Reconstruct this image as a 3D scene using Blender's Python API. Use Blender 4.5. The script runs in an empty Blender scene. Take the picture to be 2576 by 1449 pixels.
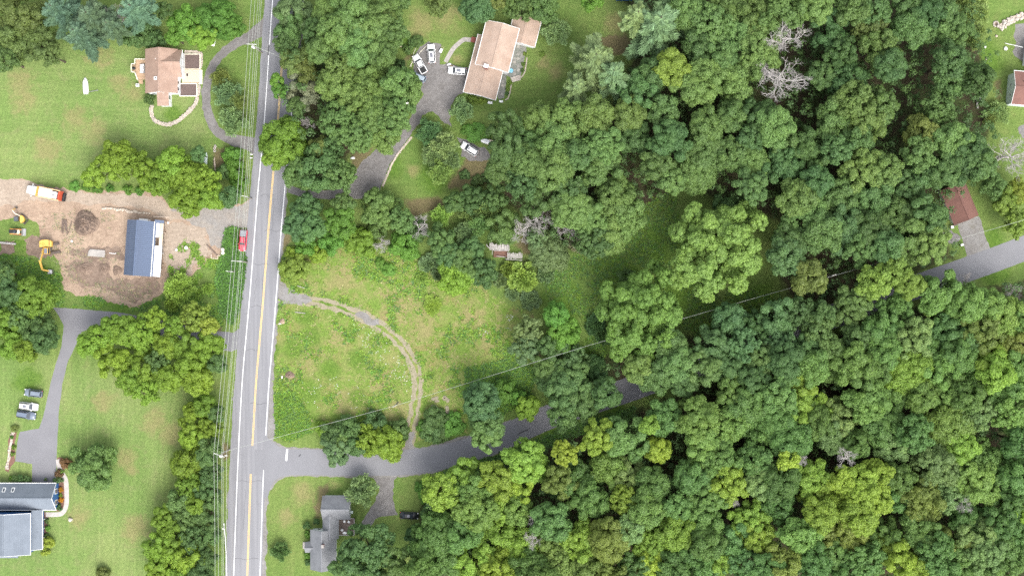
import bpy, math, random
import numpy as np
from mathutils import Vector, Matrix
from mathutils.geometry import tessellate_polygon

# ------------------------------------------------------------------ camera, sky, sun, exposure
SC = bpy.context.scene
COL = SC.collection
CAMH = 300.0                      # the drone hovers 300 m up and looks straight down
cam_d = bpy.data.cameras.new('camera')
cam_d.sensor_width = 36.0
cam_d.lens = 36.0 * CAMH / 257.6
cam_d.clip_start = 5.0
cam_d.clip_end = 6000.0
cam = bpy.data.objects.new('camera', cam_d)
cam.location = (0, 0, CAMH)
COL.objects.link(cam)
SC.camera = cam

SUN_DIR = Vector((0.30, -0.52, 0.80)).normalized()      # towards the sun: high, from lower right of the picture
world = bpy.data.worlds.new('World')
SC.world = world
world.use_nodes = True
wn = world.node_tree
wn.nodes.clear()
sky = wn.nodes.new('ShaderNodeTexSky')
sky.sky_type = 'NISHITA'
sky.sun_disc = False
sky.sun_elevation = math.asin(SUN_DIR.z)
sky.sun_rotation = math.atan2(SUN_DIR.x, SUN_DIR.y)
sky.dust_density = 3.0
hsv = wn.nodes.new('ShaderNodeHueSaturation')
hsv.inputs['Saturation'].default_value = 0.28            # thin cloud: a paler sky than a clear one
bg = wn.nodes.new('ShaderNodeBackground')
bg.inputs['Strength'].default_value = 0.15
wo = wn.nodes.new('ShaderNodeOutputWorld')
wn.links.new(sky.outputs[0], hsv.inputs['Color'])
wn.links.new(hsv.outputs[0], bg.inputs['Color'])
wn.links.new(bg.outputs[0], wo.inputs['Surface'])
sun_d = bpy.data.lights.new('sun', 'SUN')
sun_d.energy = 0.85
sun_d.angle = math.radians(38)
sun_d.color = (1.0, 0.95, 0.87)
sun = bpy.data.objects.new('sun', sun_d)
sun.rotation_euler = (-SUN_DIR).to_track_quat('-Z', 'Y').to_euler()
COL.objects.link(sun)
SC.view_settings.view_transform = 'Standard'
SC.view_settings.look = 'None'
SC.view_settings.gamma = 1.0
SC.view_settings.use_curve_mapping = False
SC.view_settings.exposure = 1.58
SC.render.engine = 'CYCLES'
SC.cycles.max_bounces = 6
SC.cycles.diffuse_bounces = 3
SC.cycles.transparent_max_bounces = 4
SC.cycles.use_denoising = False

random.seed(7)
R_ = random.Random(11)

# ------------------------------------------------------------------ helpers
def W(x, y, h=0.0):
    """plan survey: ten units to the metre, seen from above at height h"""
    k = (1.0 - h / CAMH) / 10.0
    return Vector(((x - 1288.0) * k, (724.5 - y) * k, h))

def tag(o, label=None, cat=None, group=None, kind=None):
    if label: o['label'] = label
    if cat: o['category'] = cat
    if group: o['group'] = group
    if kind: o['kind'] = kind
    return o

def empty(name, loc, rz=0.0):
    o = bpy.data.objects.new(name, None)
    o.empty_display_size = 0.5
    o.location = loc if len(loc) == 3 else (loc[0], loc[1], 0)
    o.rotation_euler = (0, 0, rz)
    COL.objects.link(o)
    return o

class MB:
    def __init__(s):
        s.v = []; s.f = []; s.m = []
    def add(s, vs, fs, mi=0):
        b = len(s.v)
        s.v.extend([tuple(p) for p in vs])
        for f in fs:
            s.f.append(tuple(b + i for i in f)); s.m.append(mi)
        return s
    def box(s, cx, cy, cz, sx, sy, sz, rz=0.0, mi=0, ry=0.0, rx=0.0):
        M = Matrix.Translation((cx, cy, cz)) @ Matrix.Rotation(rz, 4, 'Z') @ Matrix.Rotation(ry, 4, 'Y') @ Matrix.Rotation(rx, 4, 'X')
        vs = [M @ Vector((x * sx / 2, y * sy / 2, z * sz / 2)) for z in (-1, 1) for y in (-1, 1) for x in (-1, 1)]
        return s.add(vs, [(0, 2, 3, 1), (4, 5, 7, 6), (0, 1, 5, 4), (2, 6, 7, 3), (0, 4, 6, 2), (1, 3, 7, 5)], mi)
    def beam(s, p, q, w, h, mi=0):
        p = Vector(p); q = Vector(q); d = q - p
        rz = math.atan2(d.y, d.x); ry = -math.atan2(d.z, math.hypot(d.x, d.y))
        c = (p + q) / 2
        return s.box(c.x, c.y, c.z, d.length, w, h, rz, mi, ry)
    def prism(s, poly, z0, z1, mi=0):
        n = len(poly)
        vs = [(x, y, z0) for x, y in poly] + [(x, y, z1) for x, y in poly]
        fs = [(i, (i + 1) % n, n + (i + 1) % n, n + i) for i in range(n)]
        fs += [tuple(range(n - 1, -1, -1)), tuple(range(n, 2 * n))]
        return s.add(vs, fs, mi)
    def tube(s, pts, rad, n=6, mi=0, cap=True):
        pts = [Vector(p) for p in pts]
        rads = rad if isinstance(rad, (list, tuple)) else [rad] * len(pts)
        vs = []; fs = []
        for i, p in enumerate(pts):
            d = (pts[min(i + 1, len(pts) - 1)] - pts[max(i - 1, 0)])
            d = d.normalized() if d.length > 1e-9 else Vector((0, 0, 1))
            a = Vector((0, 0, 1)) if abs(d.z) < 0.9 else Vector((1, 0, 0))
            u = d.cross(a).normalized(); w = d.cross(u)
            for k in range(n):
                t = 2 * math.pi * k / n
                vs.append(p + (u * math.cos(t) + w * math.sin(t)) * rads[i])
        for i in range(len(pts) - 1):
            for k in range(n):
                a = i * n + k; b = i * n + (k + 1) % n
                fs.append((a, b, b + n, a + n))
        if cap:
            fs.append(tuple(range(n - 1, -1, -1))); fs.append(tuple(range((len(pts) - 1) * n, len(pts) * n)))
        return s.add(vs, fs, mi)
    def loft(s, secs, mi=0, cap=True):
        n = len(secs[0]); vs = [p for sec in secs for p in sec]; fs = []
        for i in range(len(secs) - 1):
            for k in range(n):
                a = i * n + k; b = i * n + (k + 1) % n
                fs.append((a, b, b + n, a + n))
        if cap:
            fs.append(tuple(range(n - 1, -1, -1))); fs.append(tuple(range((len(secs) - 1) * n, len(secs) * n)))
        return s.add(vs, fs, mi)
    def slab(s, a, b, c, d, t, mi=0):
        """a plate with corners a b c d on its upper face, t thick downwards"""
        q = [Vector(p) for p in (a, b, c, d)]
        n = (q[1] - q[0]).cross(q[2] - q[0]).normalized()
        if n.z < 0: n = -n
        lo = [p - n * t for p in q]
        return s.add(q + lo, [(0, 1, 2, 3), (7, 6, 5, 4), (0, 4, 5, 1), (1, 5, 6, 2), (2, 6, 7, 3), (3, 7, 4, 0)], mi)
    def rock(s, c, r, rnd, sq=(1, 1, .7), mi=0):
        vs = []; fs = []
        rot = rnd.random() * 6.28
        ring = [(-.75, .55), (-.1, 1.0), (.55, .8), (.95, .35)]
        n = 7
        for z, rr in ring:
            for k in range(n):
                t = rot + 2 * math.pi * (k + rnd.uniform(-.25, .25)) / n
                q = r * rr * rnd.uniform(.8, 1.15)
                vs.append((c[0] + math.cos(t) * q * sq[0], c[1] + math.sin(t) * q * sq[1], c[2] + z * r * sq[2]))
        for i in range(len(ring) - 1):
            for k in range(n):
                a = i * n + k; b = i * n + (k + 1) % n
                fs.append((a, b, b + n, a + n))
        fs.append(tuple(range(n - 1, -1, -1))); fs.append(tuple(range((len(ring) - 1) * n, len(ring) * n)))
        return s.add(vs, fs, mi)
    def build(s, name, mat, parent=None, smooth=False, bevel=0.0, loc=None, rz=None):
        me = bpy.data.meshes.new(name)
        me.from_pydata(s.v, [], s.f)
        mats = mat if isinstance(mat, (list, tuple)) else [mat]
        for m in mats: me.materials.append(m)
        if len(mats) > 1: me.polygons.foreach_set('material_index', s.m)
        if smooth: me.polygons.foreach_set('use_smooth', [True] * len(me.polygons))
        me.update()
        o = bpy.data.objects.new(name, me)
        COL.objects.link(o)
        if parent: o.parent = parent
        if loc is not None: o.location = loc
        if rz is not None: o.rotation_euler = (0, 0, rz)
        if bevel:
            b = o.modifiers.new('bevel', 'BEVEL'); b.width = bevel; b.segments = 2; b.limit_method = 'ANGLE'
        return o

def link_copy(o, parent=None):
    c = o.copy(); COL.objects.link(c)
    c.parent = parent
    return c

def copy_tree(o, parent=None):
    c = link_copy(o, parent)
    for ch in list(o.children): copy_tree(ch, c)
    return c

# ------------------------------------------------------------------ materials
def newmat(name):
    m = bpy.data.materials.new(name); m.use_nodes = True
    nt = m.node_tree
    b = nt.nodes['Principled BSDF']
    return m, nt, b

def N(nt, typ, **kw):
    n = nt.nodes.new(typ)
    for k, v in kw.items():
        if k.startswith('i_'):
            n.inputs[k[2:].replace('_', ' ')].default_value = v
        else:
            setattr(n, k, v)
    return n

def c4(c): return (c[0], c[1], c[2], 1.0)

def mixc(nt, fac, a, b, blend='MIX'):
    m = nt.nodes.new('ShaderNodeMix'); m.data_type = 'RGBA'; m.blend_type = blend
    for s, v in ((0, fac), (6, a), (7, b)):
        if hasattr(v, 'links') or isinstance(v, bpy.types.NodeSocket): nt.links.new(v, m.inputs[s])
        elif s == 0: m.inputs[s].default_value = v
        else: m.inputs[s].default_value = c4(v)
    return m.outputs[2]

def noise(nt, vec, scale, detail=4.0, rough=.6, dist=0.0):
    n = nt.nodes.new('ShaderNodeTexNoise')
    n.inputs['Scale'].default_value = scale; n.inputs['Detail'].default_value = detail
    n.inputs['Roughness'].default_value = rough; n.inputs['Distortion'].default_value = dist
    if vec is not None: nt.links.new(vec, n.inputs['Vector'])
    return n.outputs['Fac']

def ramp(nt, fac, lo, hi):
    r = nt.nodes.new('ShaderNodeMapRange'); r.clamp = True; r.interpolation_type = 'SMOOTHSTEP'
    r.inputs['From Min'].default_value = lo; r.inputs['From Max'].default_value = hi
    nt.links.new(fac, r.inputs['Value'])
    return r.outputs['Result']

def math_(nt, op, a, b=None):
    m = nt.nodes.new('ShaderNodeMath'); m.operation = op
    for i, v in enumerate((a, b)):
        if v is None: continue
        if isinstance(v, bpy.types.NodeSocket): nt.links.new(v, m.inputs[i])
        else: m.inputs[i].default_value = v
    return m.outputs[0]

def bump(nt, b, h, strength=.4, dist=.05):
    bp = nt.nodes.new('ShaderNodeBump')
    bp.inputs['Strength'].default_value = strength; bp.inputs['Distance'].default_value = dist
    nt.links.new(h, bp.inputs['Height']); nt.links.new(bp.outputs[0], b.inputs['Normal'])

def pmat(name, c1, c2=None, scale=2.0, rough=.7, metal=0.0, spec=.3, lo=.35, hi=.65, bumpd=0.0, fine=None, coords='Object', stretch=None):
    """painted / stone / wood: two tones of the thing itself mixed by noise, plus fine grain"""
    m, nt, b = newmat(name)
    b.inputs['Roughness'].default_value = rough
    b.inputs['Metallic'].default_value = metal
    b.inputs['Specular IOR Level'].default_value = spec
    if c2 is None:
        c2 = tuple(v * .86 for v in c1)
    tc = nt.nodes.new('ShaderNodeTexCoord')
    vec = tc.outputs[coords]
    if stretch:
        mp = nt.nodes.new('ShaderNodeMapping'); mp.inputs['Scale'].default_value = stretch
        nt.links.new(vec, mp.inputs['Vector']); vec = mp.outputs[0]
    f = ramp(nt, noise(nt, vec, scale, 5.0), lo, hi)
    col = mixc(nt, f, c1, c2)
    if fine:
        g = noise(nt, vec, fine, 2.0)
        col = mixc(nt, .35, col, mixc(nt, ramp(nt, g, .3, .7), (.55, .55, .55), (1, 1, 1)), 'MULTIPLY')
    nt.links.new(col, b.inputs['Base Color'])
    if bumpd:
        bump(nt, b, noise(nt, vec, fine or scale * 4, 3.0), .5, bumpd)
    return m

def leafmat(name, trans=.38, rough=.55):
    """leaf colour comes from the tree (object colour), each leaf and each spray a little different"""
    m, nt, b = newmat(name)
    oi = nt.nodes.new('ShaderNodeObjectInfo')
    at = N(nt, 'ShaderNodeAttribute', attribute_name='var')
    sep = nt.nodes.new('ShaderNodeSeparateColor'); nt.links.new(at.outputs['Color'], sep.inputs[0])
    br = nt.nodes.new('ShaderNodeMapRange')
    br.inputs['To Min'].default_value = .66; br.inputs['To Max'].default_value = 1.40
    nt.links.new(sep.outputs[0], br.inputs['Value'])
    yel = mixc(nt, math_(nt, 'MULTIPLY', sep.outputs[1], .55), oi.outputs['Color'], mixc(nt, 1.0, oi.outputs['Color'], (1.38, 1.26, .8), 'MULTIPLY'))
    sc = nt.nodes.new('ShaderNodeVectorMath'); sc.operation = 'SCALE'
    nt.links.new(yel, sc.inputs[0]); nt.links.new(br.outputs[0], sc.inputs['Scale'])
    nt.links.new(sc.outputs[0], b.inputs['Base Color'])
    b.inputs['Roughness'].default_value = rough
    b.inputs['Specular IOR Level'].default_value = .35
    tr = nt.nodes.new('ShaderNodeBsdfTranslucent'); nt.links.new(sc.outputs[0], tr.inputs['Color'])
    mx = nt.nodes.new('ShaderNodeMixShader'); mx.inputs[0].default_value = trans
    nt.links.new(b.outputs[0], mx.inputs[1]); nt.links.new(tr.outputs[0], mx.inputs[2])
    nt.links.new(mx.outputs[0], nt.nodes['Material Output'].inputs['Surface'])
    return m

M = {}
M['leaf'] = leafmat('leaf')
M['needle'] = leafmat('needle', .15, .6)
M['bark'] = pmat('bark', (.11, .085, .065), (.06, .045, .035), 3, .9, fine=12, bumpd=.03)
M['deadwood'] = pmat('deadwood', (.46, .43, .41), (.34, .315, .30), 1.5, .85, fine=9)
M['asphalt'] = None
M['white'] = pmat('white_paint', (.80, .80, .79), (.70, .70, .69), .8, .5)
M['siding'] = pmat('white_siding', (.78, .79, .80), (.68, .69, .70), .6, .6, stretch=(1, 1, 8))
M['paleside'] = pmat('pale_green_siding', (.62, .70, .66), (.55, .63, .59), .6, .6, stretch=(1, 1, 8))
M['greyside'] = pmat('pale_grey_siding', (.58, .62, .62), (.50, .54, .54), .6, .6, stretch=(1, 1, 8))
M['blueside'] = pmat('blue_siding', (.035, .12, .30), (.028, .095, .25), .6, .5, stretch=(1, 1, 8))
M['glass'] = pmat('window_glass', (.035, .045, .06), (.05, .06, .07), .5, .08, spec=.6)
M['rubber'] = pmat('rubber', (.02, .02, .02), (.035, .033, .03), 5, .85)
M['steel'] = pmat('steel', (.42, .42, .42), (.3, .29, .28), 3, .4, metal=.7)
M['darksteel'] = pmat('dark_steel', (.07, .068, .065), (.12, .10, .085), 4, .6, metal=.3)
M['black'] = pmat('black_plastic', (.018, .018, .02), (.03, .03, .03), 3, .5)
M['concrete'] = pmat('concrete', (.40, .37, .34), (.31, .29, .27), 1.2, .9, fine=8)
M['brick'] = pmat('red_brick', (.27, .09, .07), (.2, .07, .055), 6, .9)
M['cedar'] = pmat('new_deck_wood', (.50, .35, .23), (.40, .27, .17), 1.3, .7, stretch=(1, 6, 1))
M['lumber'] = pmat('fresh_lumber', (.58, .48, .39), (.48, .39, .31), 1.3, .75, stretch=(1, 6, 1))
M['greywood'] = pmat('weathered_wood', (.44, .41, .39), (.29, .27, .26), 2.2, .9, fine=10)
M['brownwood'] = pmat('brown_deck_wood', (.13, .095, .08), (.20, .155, .135), 1.4, .8, stretch=(1, 6, 1))
M['plywood'] = pmat('plywood', (.60, .50, .38), (.50, .41, .30), .8, .8)
M['log'] = pmat('log_bark', (.20, .15, .125), (.12, .09, .075), 4, .95, fine=14, bumpd=.03)
M['stone'] = pmat('field_stone', (.52, .47, .41), (.38, .33, .29), 1.7, .9, fine=9)
M['boulder'] = pmat('boulder_stone', (.55, .47, .38), (.42, .35, .29), 1.2, .9, fine=6)
M['flag'] = pmat('flagstone', (.25, .245, .225), (.17, .18, .15), 1.5, .9, fine=6)
M['yellow'] = pmat('machine_yellow', (.66, .41, .09), (.56, .35, .09), 1.5, .5)
M['orange'] = pmat('orange_paint', (.66, .28, .05), (.56, .24, .06), 1.5, .5)
M['redpaint'] = pmat('faded_red_paint', (.46, .08, .035), (.36, .07, .04), 2, .5)
M['tarwhite'] = pmat('white_tarp', (.82, .80, .80), (.72, .70, .70), 1.2, .6)
M['lens'] = pmat('lamp_lens', (.75, .75, .74), None, 3, .15, spec=.6)
M['redlens'] = pmat('red_lens', (.4, .02, .02), None, 3, .2, spec=.6)
M['tank'] = pmat('cream_tank', (.80, .76, .62), (.72, .68, .54), 1.5, .5)
M['terracotta'] = pmat('mulch', (.22, .12, .09), (.15, .085, .065), 3, .95, fine=12)
M['poolblue'] = pmat('pool_vinyl', (.10, .42, .62), (.35, .60, .72), 4, .4)
M['wire'] = pmat('aluminium_wire', (.40, .42, .38), (.34, .36, .32), .2, .5, metal=.2)
M['polewood'] = pmat('pole_wood', (.30, .27, .24), (.22, .2, .18), 2, .9, fine=10)
M['ceramic'] = pmat('insulator', (.62, .62, .60), None, 3, .3)

def shingle(name, c1, c2, stain):
    """asphalt shingles: courses, tab to tab variation, old weather stains"""
    m, nt, b = newmat(name)
    tc = nt.nodes.new('ShaderNodeTexCoord'); vec = tc.outputs['Object']
    n1 = ramp(nt, noise(nt, vec, .45, 5.0), .35, .68)
    col = mixc(nt, n1, c1, c2)
    n2 = ramp(nt, noise(nt, vec, 5.0, 3.0), .3, .7)
    col = mixc(nt, .4, col, mixc(nt, n2, (.6, .6, .6), (1.1, 1.1, 1.1)), 'MULTIPLY')
    n3 = ramp(nt, noise(nt, vec, .18, 4.0, .7, .6), .56, .74)
    col = mixc(nt, math_(nt, 'MULTIPLY', n3, .5), col, stain)
    mp = nt.nodes.new('ShaderNodeMapping'); mp.inputs['Scale'].default_value = (.9, .9, .25); nt.links.new(vec, mp.inputs['Vector'])
    st = ramp(nt, noise(nt, mp.outputs[0], 1.3, 5.0, .7, 1.2), .45, .75)
    col = mixc(nt, math_(nt, 'MULTIPLY', st, .28), col, stain)
    wv = nt.nodes.new('ShaderNodeTexWave'); wv.wave_type = 'BANDS'; wv.bands_direction = 'Z'
    wv.inputs['Scale'].default_value = 2.2; wv.inputs['Distortion'].default_value = 1.0; wv.inputs['Detail'].default_value = 2
    nt.links.new(vec, wv.inputs['Vector'])
    col = mixc(nt, .16, col, mixc(nt, wv.outputs['Fac'], (.55, .55, .55), (1, 1, 1)), 'MULTIPLY')
    nt.links.new(col, b.inputs['Base Color'])
    b.inputs['Roughness'].default_value = .92; b.inputs['Specular IOR Level'].default_value = .2
    bump(nt, b, wv.outputs['Fac'], .4, .02)
    return m
M['shbrown'] = shingle('tan_shingles', (.355, .245, .19), (.295, .20, .155), (.40, .33, .29))
M['shtan'] = shingle('sand_shingles', (.43, .325, .26), (.36, .27, .215), (.30, .17, .10))
M['shgrey'] = shingle('grey_shingles', (.225, .23, .243), (.18, .185, .198), (.125, .125, .135))
M['shblue'] = shingle('slate_shingles', (.185, .21, .245), (.16, .183, .215), (.125, .14, .165))
M['shred'] = shingle('red_brown_shingles', (.215, .112, .092), (.17, .09, .075), (.15, .085, .075))
M['metalroof'] = pmat('blue_metal_roof', (.088, .118, .185), (.08, .107, .168), .4, .42, metal=.0, spec=.5)

# ------------------------------------------------------------------ plan geometry helpers
def vnoise(x, y, scale, seed=0):
    """smooth value noise on numpy arrays"""
    x = x / scale + 100.3 + seed * 17.1; y = y / scale + 57.7 + seed * 9.7
    xi = np.floor(x).astype(np.int64); yi = np.floor(y).astype(np.int64)
    xf = x - xi; yf = y - yi
    xf = xf * xf * (3 - 2 * xf); yf = yf * yf * (3 - 2 * yf)
    def h(a, b):
        n = (a * 374761393 + b * 668265263 + seed * 1442695) & 0x7fffffff
        n = ((n ^ (n >> 13)) * 1274126177) & 0x7fffffff
        return ((n ^ (n >> 16)) & 0xffff) / 65535.0
    return (h(xi, yi) * (1 - xf) + h(xi + 1, yi) * xf) * (1 - yf) + (h(xi, yi + 1) * (1 - xf) + h(xi + 1, yi + 1) * xf) * yf

def sdf(px, py, poly):
    """signed distance, positive inside"""
    poly = np.asarray(poly, float)
    d = np.full(px.shape, 1e18); inside = np.zeros(px.shape, bool)
    n = len(poly)
    for i in range(n):
        ax, ay = poly[i]; bx, by = poly[(i + 1) % n]
        ex, ey = bx - ax, by - ay
        t = np.clip(((px - ax) * ex + (py - ay) * ey) / (ex * ex + ey * ey + 1e-12), 0, 1)
        dx = px - ax - t * ex; dy = py - ay - t * ey
        d = np.minimum(d, dx * dx + dy * dy)
        c = ((ay > py) != (by > py))
        with np.errstate(divide='ignore', invalid='ignore'):
            xx = (bx - ax) * (py - ay) / (by - ay + 1e-18) + ax
        inside ^= c & (px < xx)
    d = np.sqrt(d)
    return np.where(inside, d, -d)

def ov(poly): return [tuple(W(x, y)[:2]) for x, y in poly]

def densify(poly, step, closed=True):
    out = []
    n = len(poly)
    for i in range(n if closed else n - 1):
        a = Vector(poly[i]); b = Vector(poly[(i + 1) % n])
        k = max(1, int((b - a).length / step))
        for j in range(k): out.append(a + (b - a) * j / k)
    if not closed: out.append(Vector(poly[-1]))
    return out

def spline(pts, per=8):
    """Catmull-Rom through pts"""
    P = [Vector(p) for p in pts]; P = [P[0] * 2 - P[1]] + P + [P[-1] * 2 - P[-2]]
    out = []
    for i in range(1, len(P) - 2):
        for j in range(per):
            t = j / per
            out.append(.5 * ((2 * P[i]) + (P[i + 1] - P[i - 1]) * t + (2 * P[i - 1] - 5 * P[i] + 4 * P[i + 1] - P[i + 2]) * t * t + (3 * P[i] - 3 * P[i + 1] + P[i + 2] - P[i - 1]) * t ** 3))
    out.append(P[-2])
    return out

def sheet(name, poly, z, mat, jag=.25, step=.35, seed=1):
    pts = densify([Vector(p) for p in poly], step)
    x = np.array([p.x for p in pts]); y = np.array([p.y for p in pts])
    if jag:
        x = x + (vnoise(x, y, .8, seed) - .5) * jag * 2 + (vnoise(x, y, 3.0, seed + 3) - .5) * jag * 2.5
        y = y + (vnoise(x, y, .8, seed + 5) - .5) * jag * 2 + (vnoise(x, y, 3.0, seed + 8) - .5) * jag * 2.5
    P = [Vector((a, b, 0)) for a, b in zip(x, y)]
    tris = tessellate_polygon([P])
    me = bpy.data.meshes.new(name)
    me.from_pydata([(p.x, p.y, z) for p in P], [], [t if (P[t[1]] - P[t[0]]).cross(P[t[2]] - P[t[0]]).z > 0 else (t[0], t[2], t[1]) for t in tris])
    me.materials.append(mat); me.update()
    o = bpy.data.objects.new(name, me); COL.objects.link(o)
    return tag(o, kind='structure')

def ribbon(name, path, width, z, mat, jag=0.0, seed=1, per=8, parent=None, kind='structure', off=0.0):
    """flat strip along a smooth path (world points); width may be a list per control point"""
    P = spline([Vector((p[0], p[1])) for p in path], per)
    n = len(P)
    if isinstance(width, (list, tuple)):
        ws = np.interp(np.linspace(0, len(width) - 1, n), range(len(width)), width)
    else: ws = [width] * n
    L = []; Rr = []
    for i, p in enumerate(P):
        d = (P[min(i + 1, n - 1)] - P[max(i - 1, 0)]).normalized(); nn = Vector((-d.y, d.x))
        L.append(p + nn * (ws[i] / 2 + off)); Rr.append(p - nn * (ws[i] / 2 - off))
    def rough(S, k):
        S = densify(S, .4, False)
        x = np.array([p.x for p in S]); y = np.array([p.y for p in S])
        if jag:
            x = x + (vnoise(x, y, .9, seed + k) - .5) * jag * 2; y = y + (vnoise(x, y, .9, seed + k + 4) - .5) * jag * 2
        return [(a, b) for a, b in zip(x, y)]
    if jag:
        poly = rough(L, 0) + rough(Rr, 9)[::-1]
        o = sheet(name, poly, z, mat, 0, 5)
        if kind != 'structure': del o['kind']
    else:
        mb = MB()
        vs = [(p.x, p.y, z) for p in L] + [(p.x, p.y, z) for p in Rr]
        mb.add(vs, [(i, n + i, n + i + 1, i + 1) for i in range(n - 1)])
        o = mb.build(name, mat)
        if kind == 'structure': tag(o, kind='structure')
    if parent: o.parent = parent; o.pop('kind', None) if 'kind' in o else None
    return o

# ------------------------------------------------------------------ ground
FOREST = [[(1025, 1475), (1045, 1330), (1068, 1225), (1110, 1205), (1290, 1150), (1420, 1092), (1600, 1030), (1790, 960), (2000, 890), (2260, 790), (2400, 735), (2640, 690), (2640, 1480)],
          [(1270, 300), (1400, 275), (1540, 265), (1600, 130), (1570, -20), (2440, -20), (2470, 110), (2490, 330), (2430, 470), (2370, 520), (2380, 600), (2400, 650), (2240, 715), (2010, 800), (1960, 700), (1960, 560), (1720, 470), (1560, 560), (1440, 640), (1260, 500)],
          [(700, 120), (760, 130), (830, 90), (960, 130), (1010, 200), (1010, 280), (960, 350), (870, 400), (860, 470), (760, 450), (730, 300)],
          [(1540, 880), (1700, 850), (2000, 810), (1990, 880), (1640, 990), (1450, 1010), (1480, 930)]]
SOIL = [[(1180, 385), (1260, 395), (1265, 460), (1190, 470), (1120, 480), (1140, 440)], [(880, 380), (940, 370), (920, 420), (885, 430)], [(1010, 505), (1100, 495), (1130, 530), (1040, 545)],
        [(770, 300), (830, 240), (840, 300), (810, 350)], [(1500, 95), (1580, 85), (1600, 130), (1545, 140)], [(1020, 140), (1040, 130), (1010, 200), (990, 190)],
        [(440, 800), (560, 820), (560, 860), (440, 850)], [(700, 610), (730, 570), (735, 600), (712, 640)],
        [(810, 1295), (785, 1330), (800, 1220), (835, 1215)], [(2500, 205), (2520, 200), (2525, 260), (2505, 250)], [(540, 370), (575, 375), (565, 430), (535, 425)], [(1330, 640), (1400, 620), (1320, 590), (1290, 620)],
        [(560, 1110), (580, 1120), (575, 1180), (562, 1160)], [(1380, 1060), (1300, 560), (1310, 570)]]
MEADOW = [(715, 640), (900, 620), (1080, 650), (1240, 740), (1330, 790), (1330, 930), (1190, 990), (1170, 1090), (1050, 1110), (880, 1070), (700, 1090), (692, 1000), (700, 780)]
DRY = [(730, 690, 60), (860, 700, 70), (1000, 760, 80), (1060, 830, 70), (1180, 800, 60), (1230, 850, 55), (780, 900, 60), (960, 960, 50), (880, 1010, 70), (1000, 1040, 50), (850, 850, 45), (740, 960, 40),
       (190, 300, 55), (240, 330, 50), (330, 240, 45), (300, 210, 40), (120, 370, 60), (60, 250, 60), (390, 1060, 60), (318, 1150, 45), (330, 1180, 30), (430, 1090, 60), (260, 1010, 50), (1060, 60, 60), (1120, 40, 60), (1150, 150, 25), (840, 1220, 25), (820, 1290, 22), (760, 1240, 50), (720, 1300, 40), (1400, 180, 40), (1370, 160, 30), (1550, 60, 50), (1040, 430, 30), (200, 1300, 50), (340, 1330, 60), (100, 1120, 40), (250, 140, 60), (50, 200, 60)]
LUSH = [(590, 620, 45), (565, 720, 60), (450, 745, 40), (270, 755, 40), (300, 770, 40), (40, 600, 60), (30, 660, 60), (740, 1010, 35), (720, 1080, 30), (770, 1060, 50), (900, 905, 40), (1085, 940, 20), (1230, 960, 80), (1300, 900, 60), (1420, 760, 90), (1560, 690, 90), (1640, 620, 90), (1700, 740, 90), (1900, 760, 90), (1090, 450, 60), (980, 420, 50), (1200, 335, 40), (440, 290, 40), (2480, 150, 70), (1500, 880, 60), (740, 720, 30), (780, 850, 45), (740, 880, 45), (830, 930, 45), (770, 990, 60), (900, 1000, 40), (860, 780, 30), (820, 760, 30), (770, 800, 35), (690, 880, 25), (690, 1060, 30), (1400, 1100, 60), (1550, 1050, 60), (2500, 690, 60), (1020, 110, 30), (70, 960, 60), (2500, 600, 40)]

def ground_axis(lo, hi, step, far):
    core = np.arange(lo, hi + step, step)
    return np.concatenate([[-far, -far / 3, -far / 8, lo - 20], core, [hi + 20, far / 8, far / 3, far]])
gx = ground_axis(-150, 150, .8, 2500.0); gy = ground_axis(-90, 90, .8, 2500.0)
GX, GY = np.meshgrid(gx, gy)
fx = GX.ravel(); fy = GY.ravel()
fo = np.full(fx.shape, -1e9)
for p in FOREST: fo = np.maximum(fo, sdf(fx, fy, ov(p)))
so = np.full(fx.shape, -1e9)
for p in SOIL: so = np.maximum(so, sdf(fx, fy, ov(p)))
md = sdf(fx, fy, ov(MEADOW))
def blobs(B):
    v = np.zeros(fx.shape)
    for x, y, r in B:
        c = W(x, y); d2 = (fx - c.x) ** 2 + (fy - c.y) ** 2
        v = np.maximum(v, np.exp(-d2 / (2 * (r / 10 * .6) ** 2)))
    return v
dr = blobs(DRY); lu = blobs(LUSH)
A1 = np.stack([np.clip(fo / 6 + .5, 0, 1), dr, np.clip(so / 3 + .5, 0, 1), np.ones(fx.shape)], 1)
pal_ = np.maximum(sdf(fx, fy, ov([(-100, 130), (140, 120), (370, 110), (520, 200), (540, 340), (480, 400), (200, 470), (-100, 470)])), sdf(fx, fy, ov([(-100, 880), (300, 930), (460, 1000), (430, 1200), (380, 1500), (-100, 1500)])))  # left lawns that get the paler colour
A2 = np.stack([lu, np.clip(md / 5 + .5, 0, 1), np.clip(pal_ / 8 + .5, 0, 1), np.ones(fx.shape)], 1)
me = bpy.data.meshes.new('ground')
nx, ny = len(gx), len(gy)
idx = np.arange(nx * ny).reshape(ny, nx)
quads = np.stack([idx[:-1, :-1], idx[:-1, 1:], idx[1:, 1:], idx[1:, :-1]], -1).reshape(-1, 4)
relief = (vnoise(fx, fy, 7.0, 2) - .5) * .0
me.vertices.add(nx * ny); me.vertices.foreach_set('co', np.stack([fx, fy, relief], 1).ravel().astype(np.float32))
me.loops.add(quads.size); me.loops.foreach_set('vertex_index', quads.ravel().astype(np.int32))
me.polygons.add(len(quads)); me.polygons.foreach_set('loop_start', (np.arange(len(quads)) * 4).astype(np.int32))
me.update(calc_edges=True)
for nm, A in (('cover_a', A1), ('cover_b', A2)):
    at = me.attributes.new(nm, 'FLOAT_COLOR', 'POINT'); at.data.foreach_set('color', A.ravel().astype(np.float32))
ground = bpy.data.objects.new('ground', me); COL.objects.link(ground); tag(ground, kind='structure')

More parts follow.
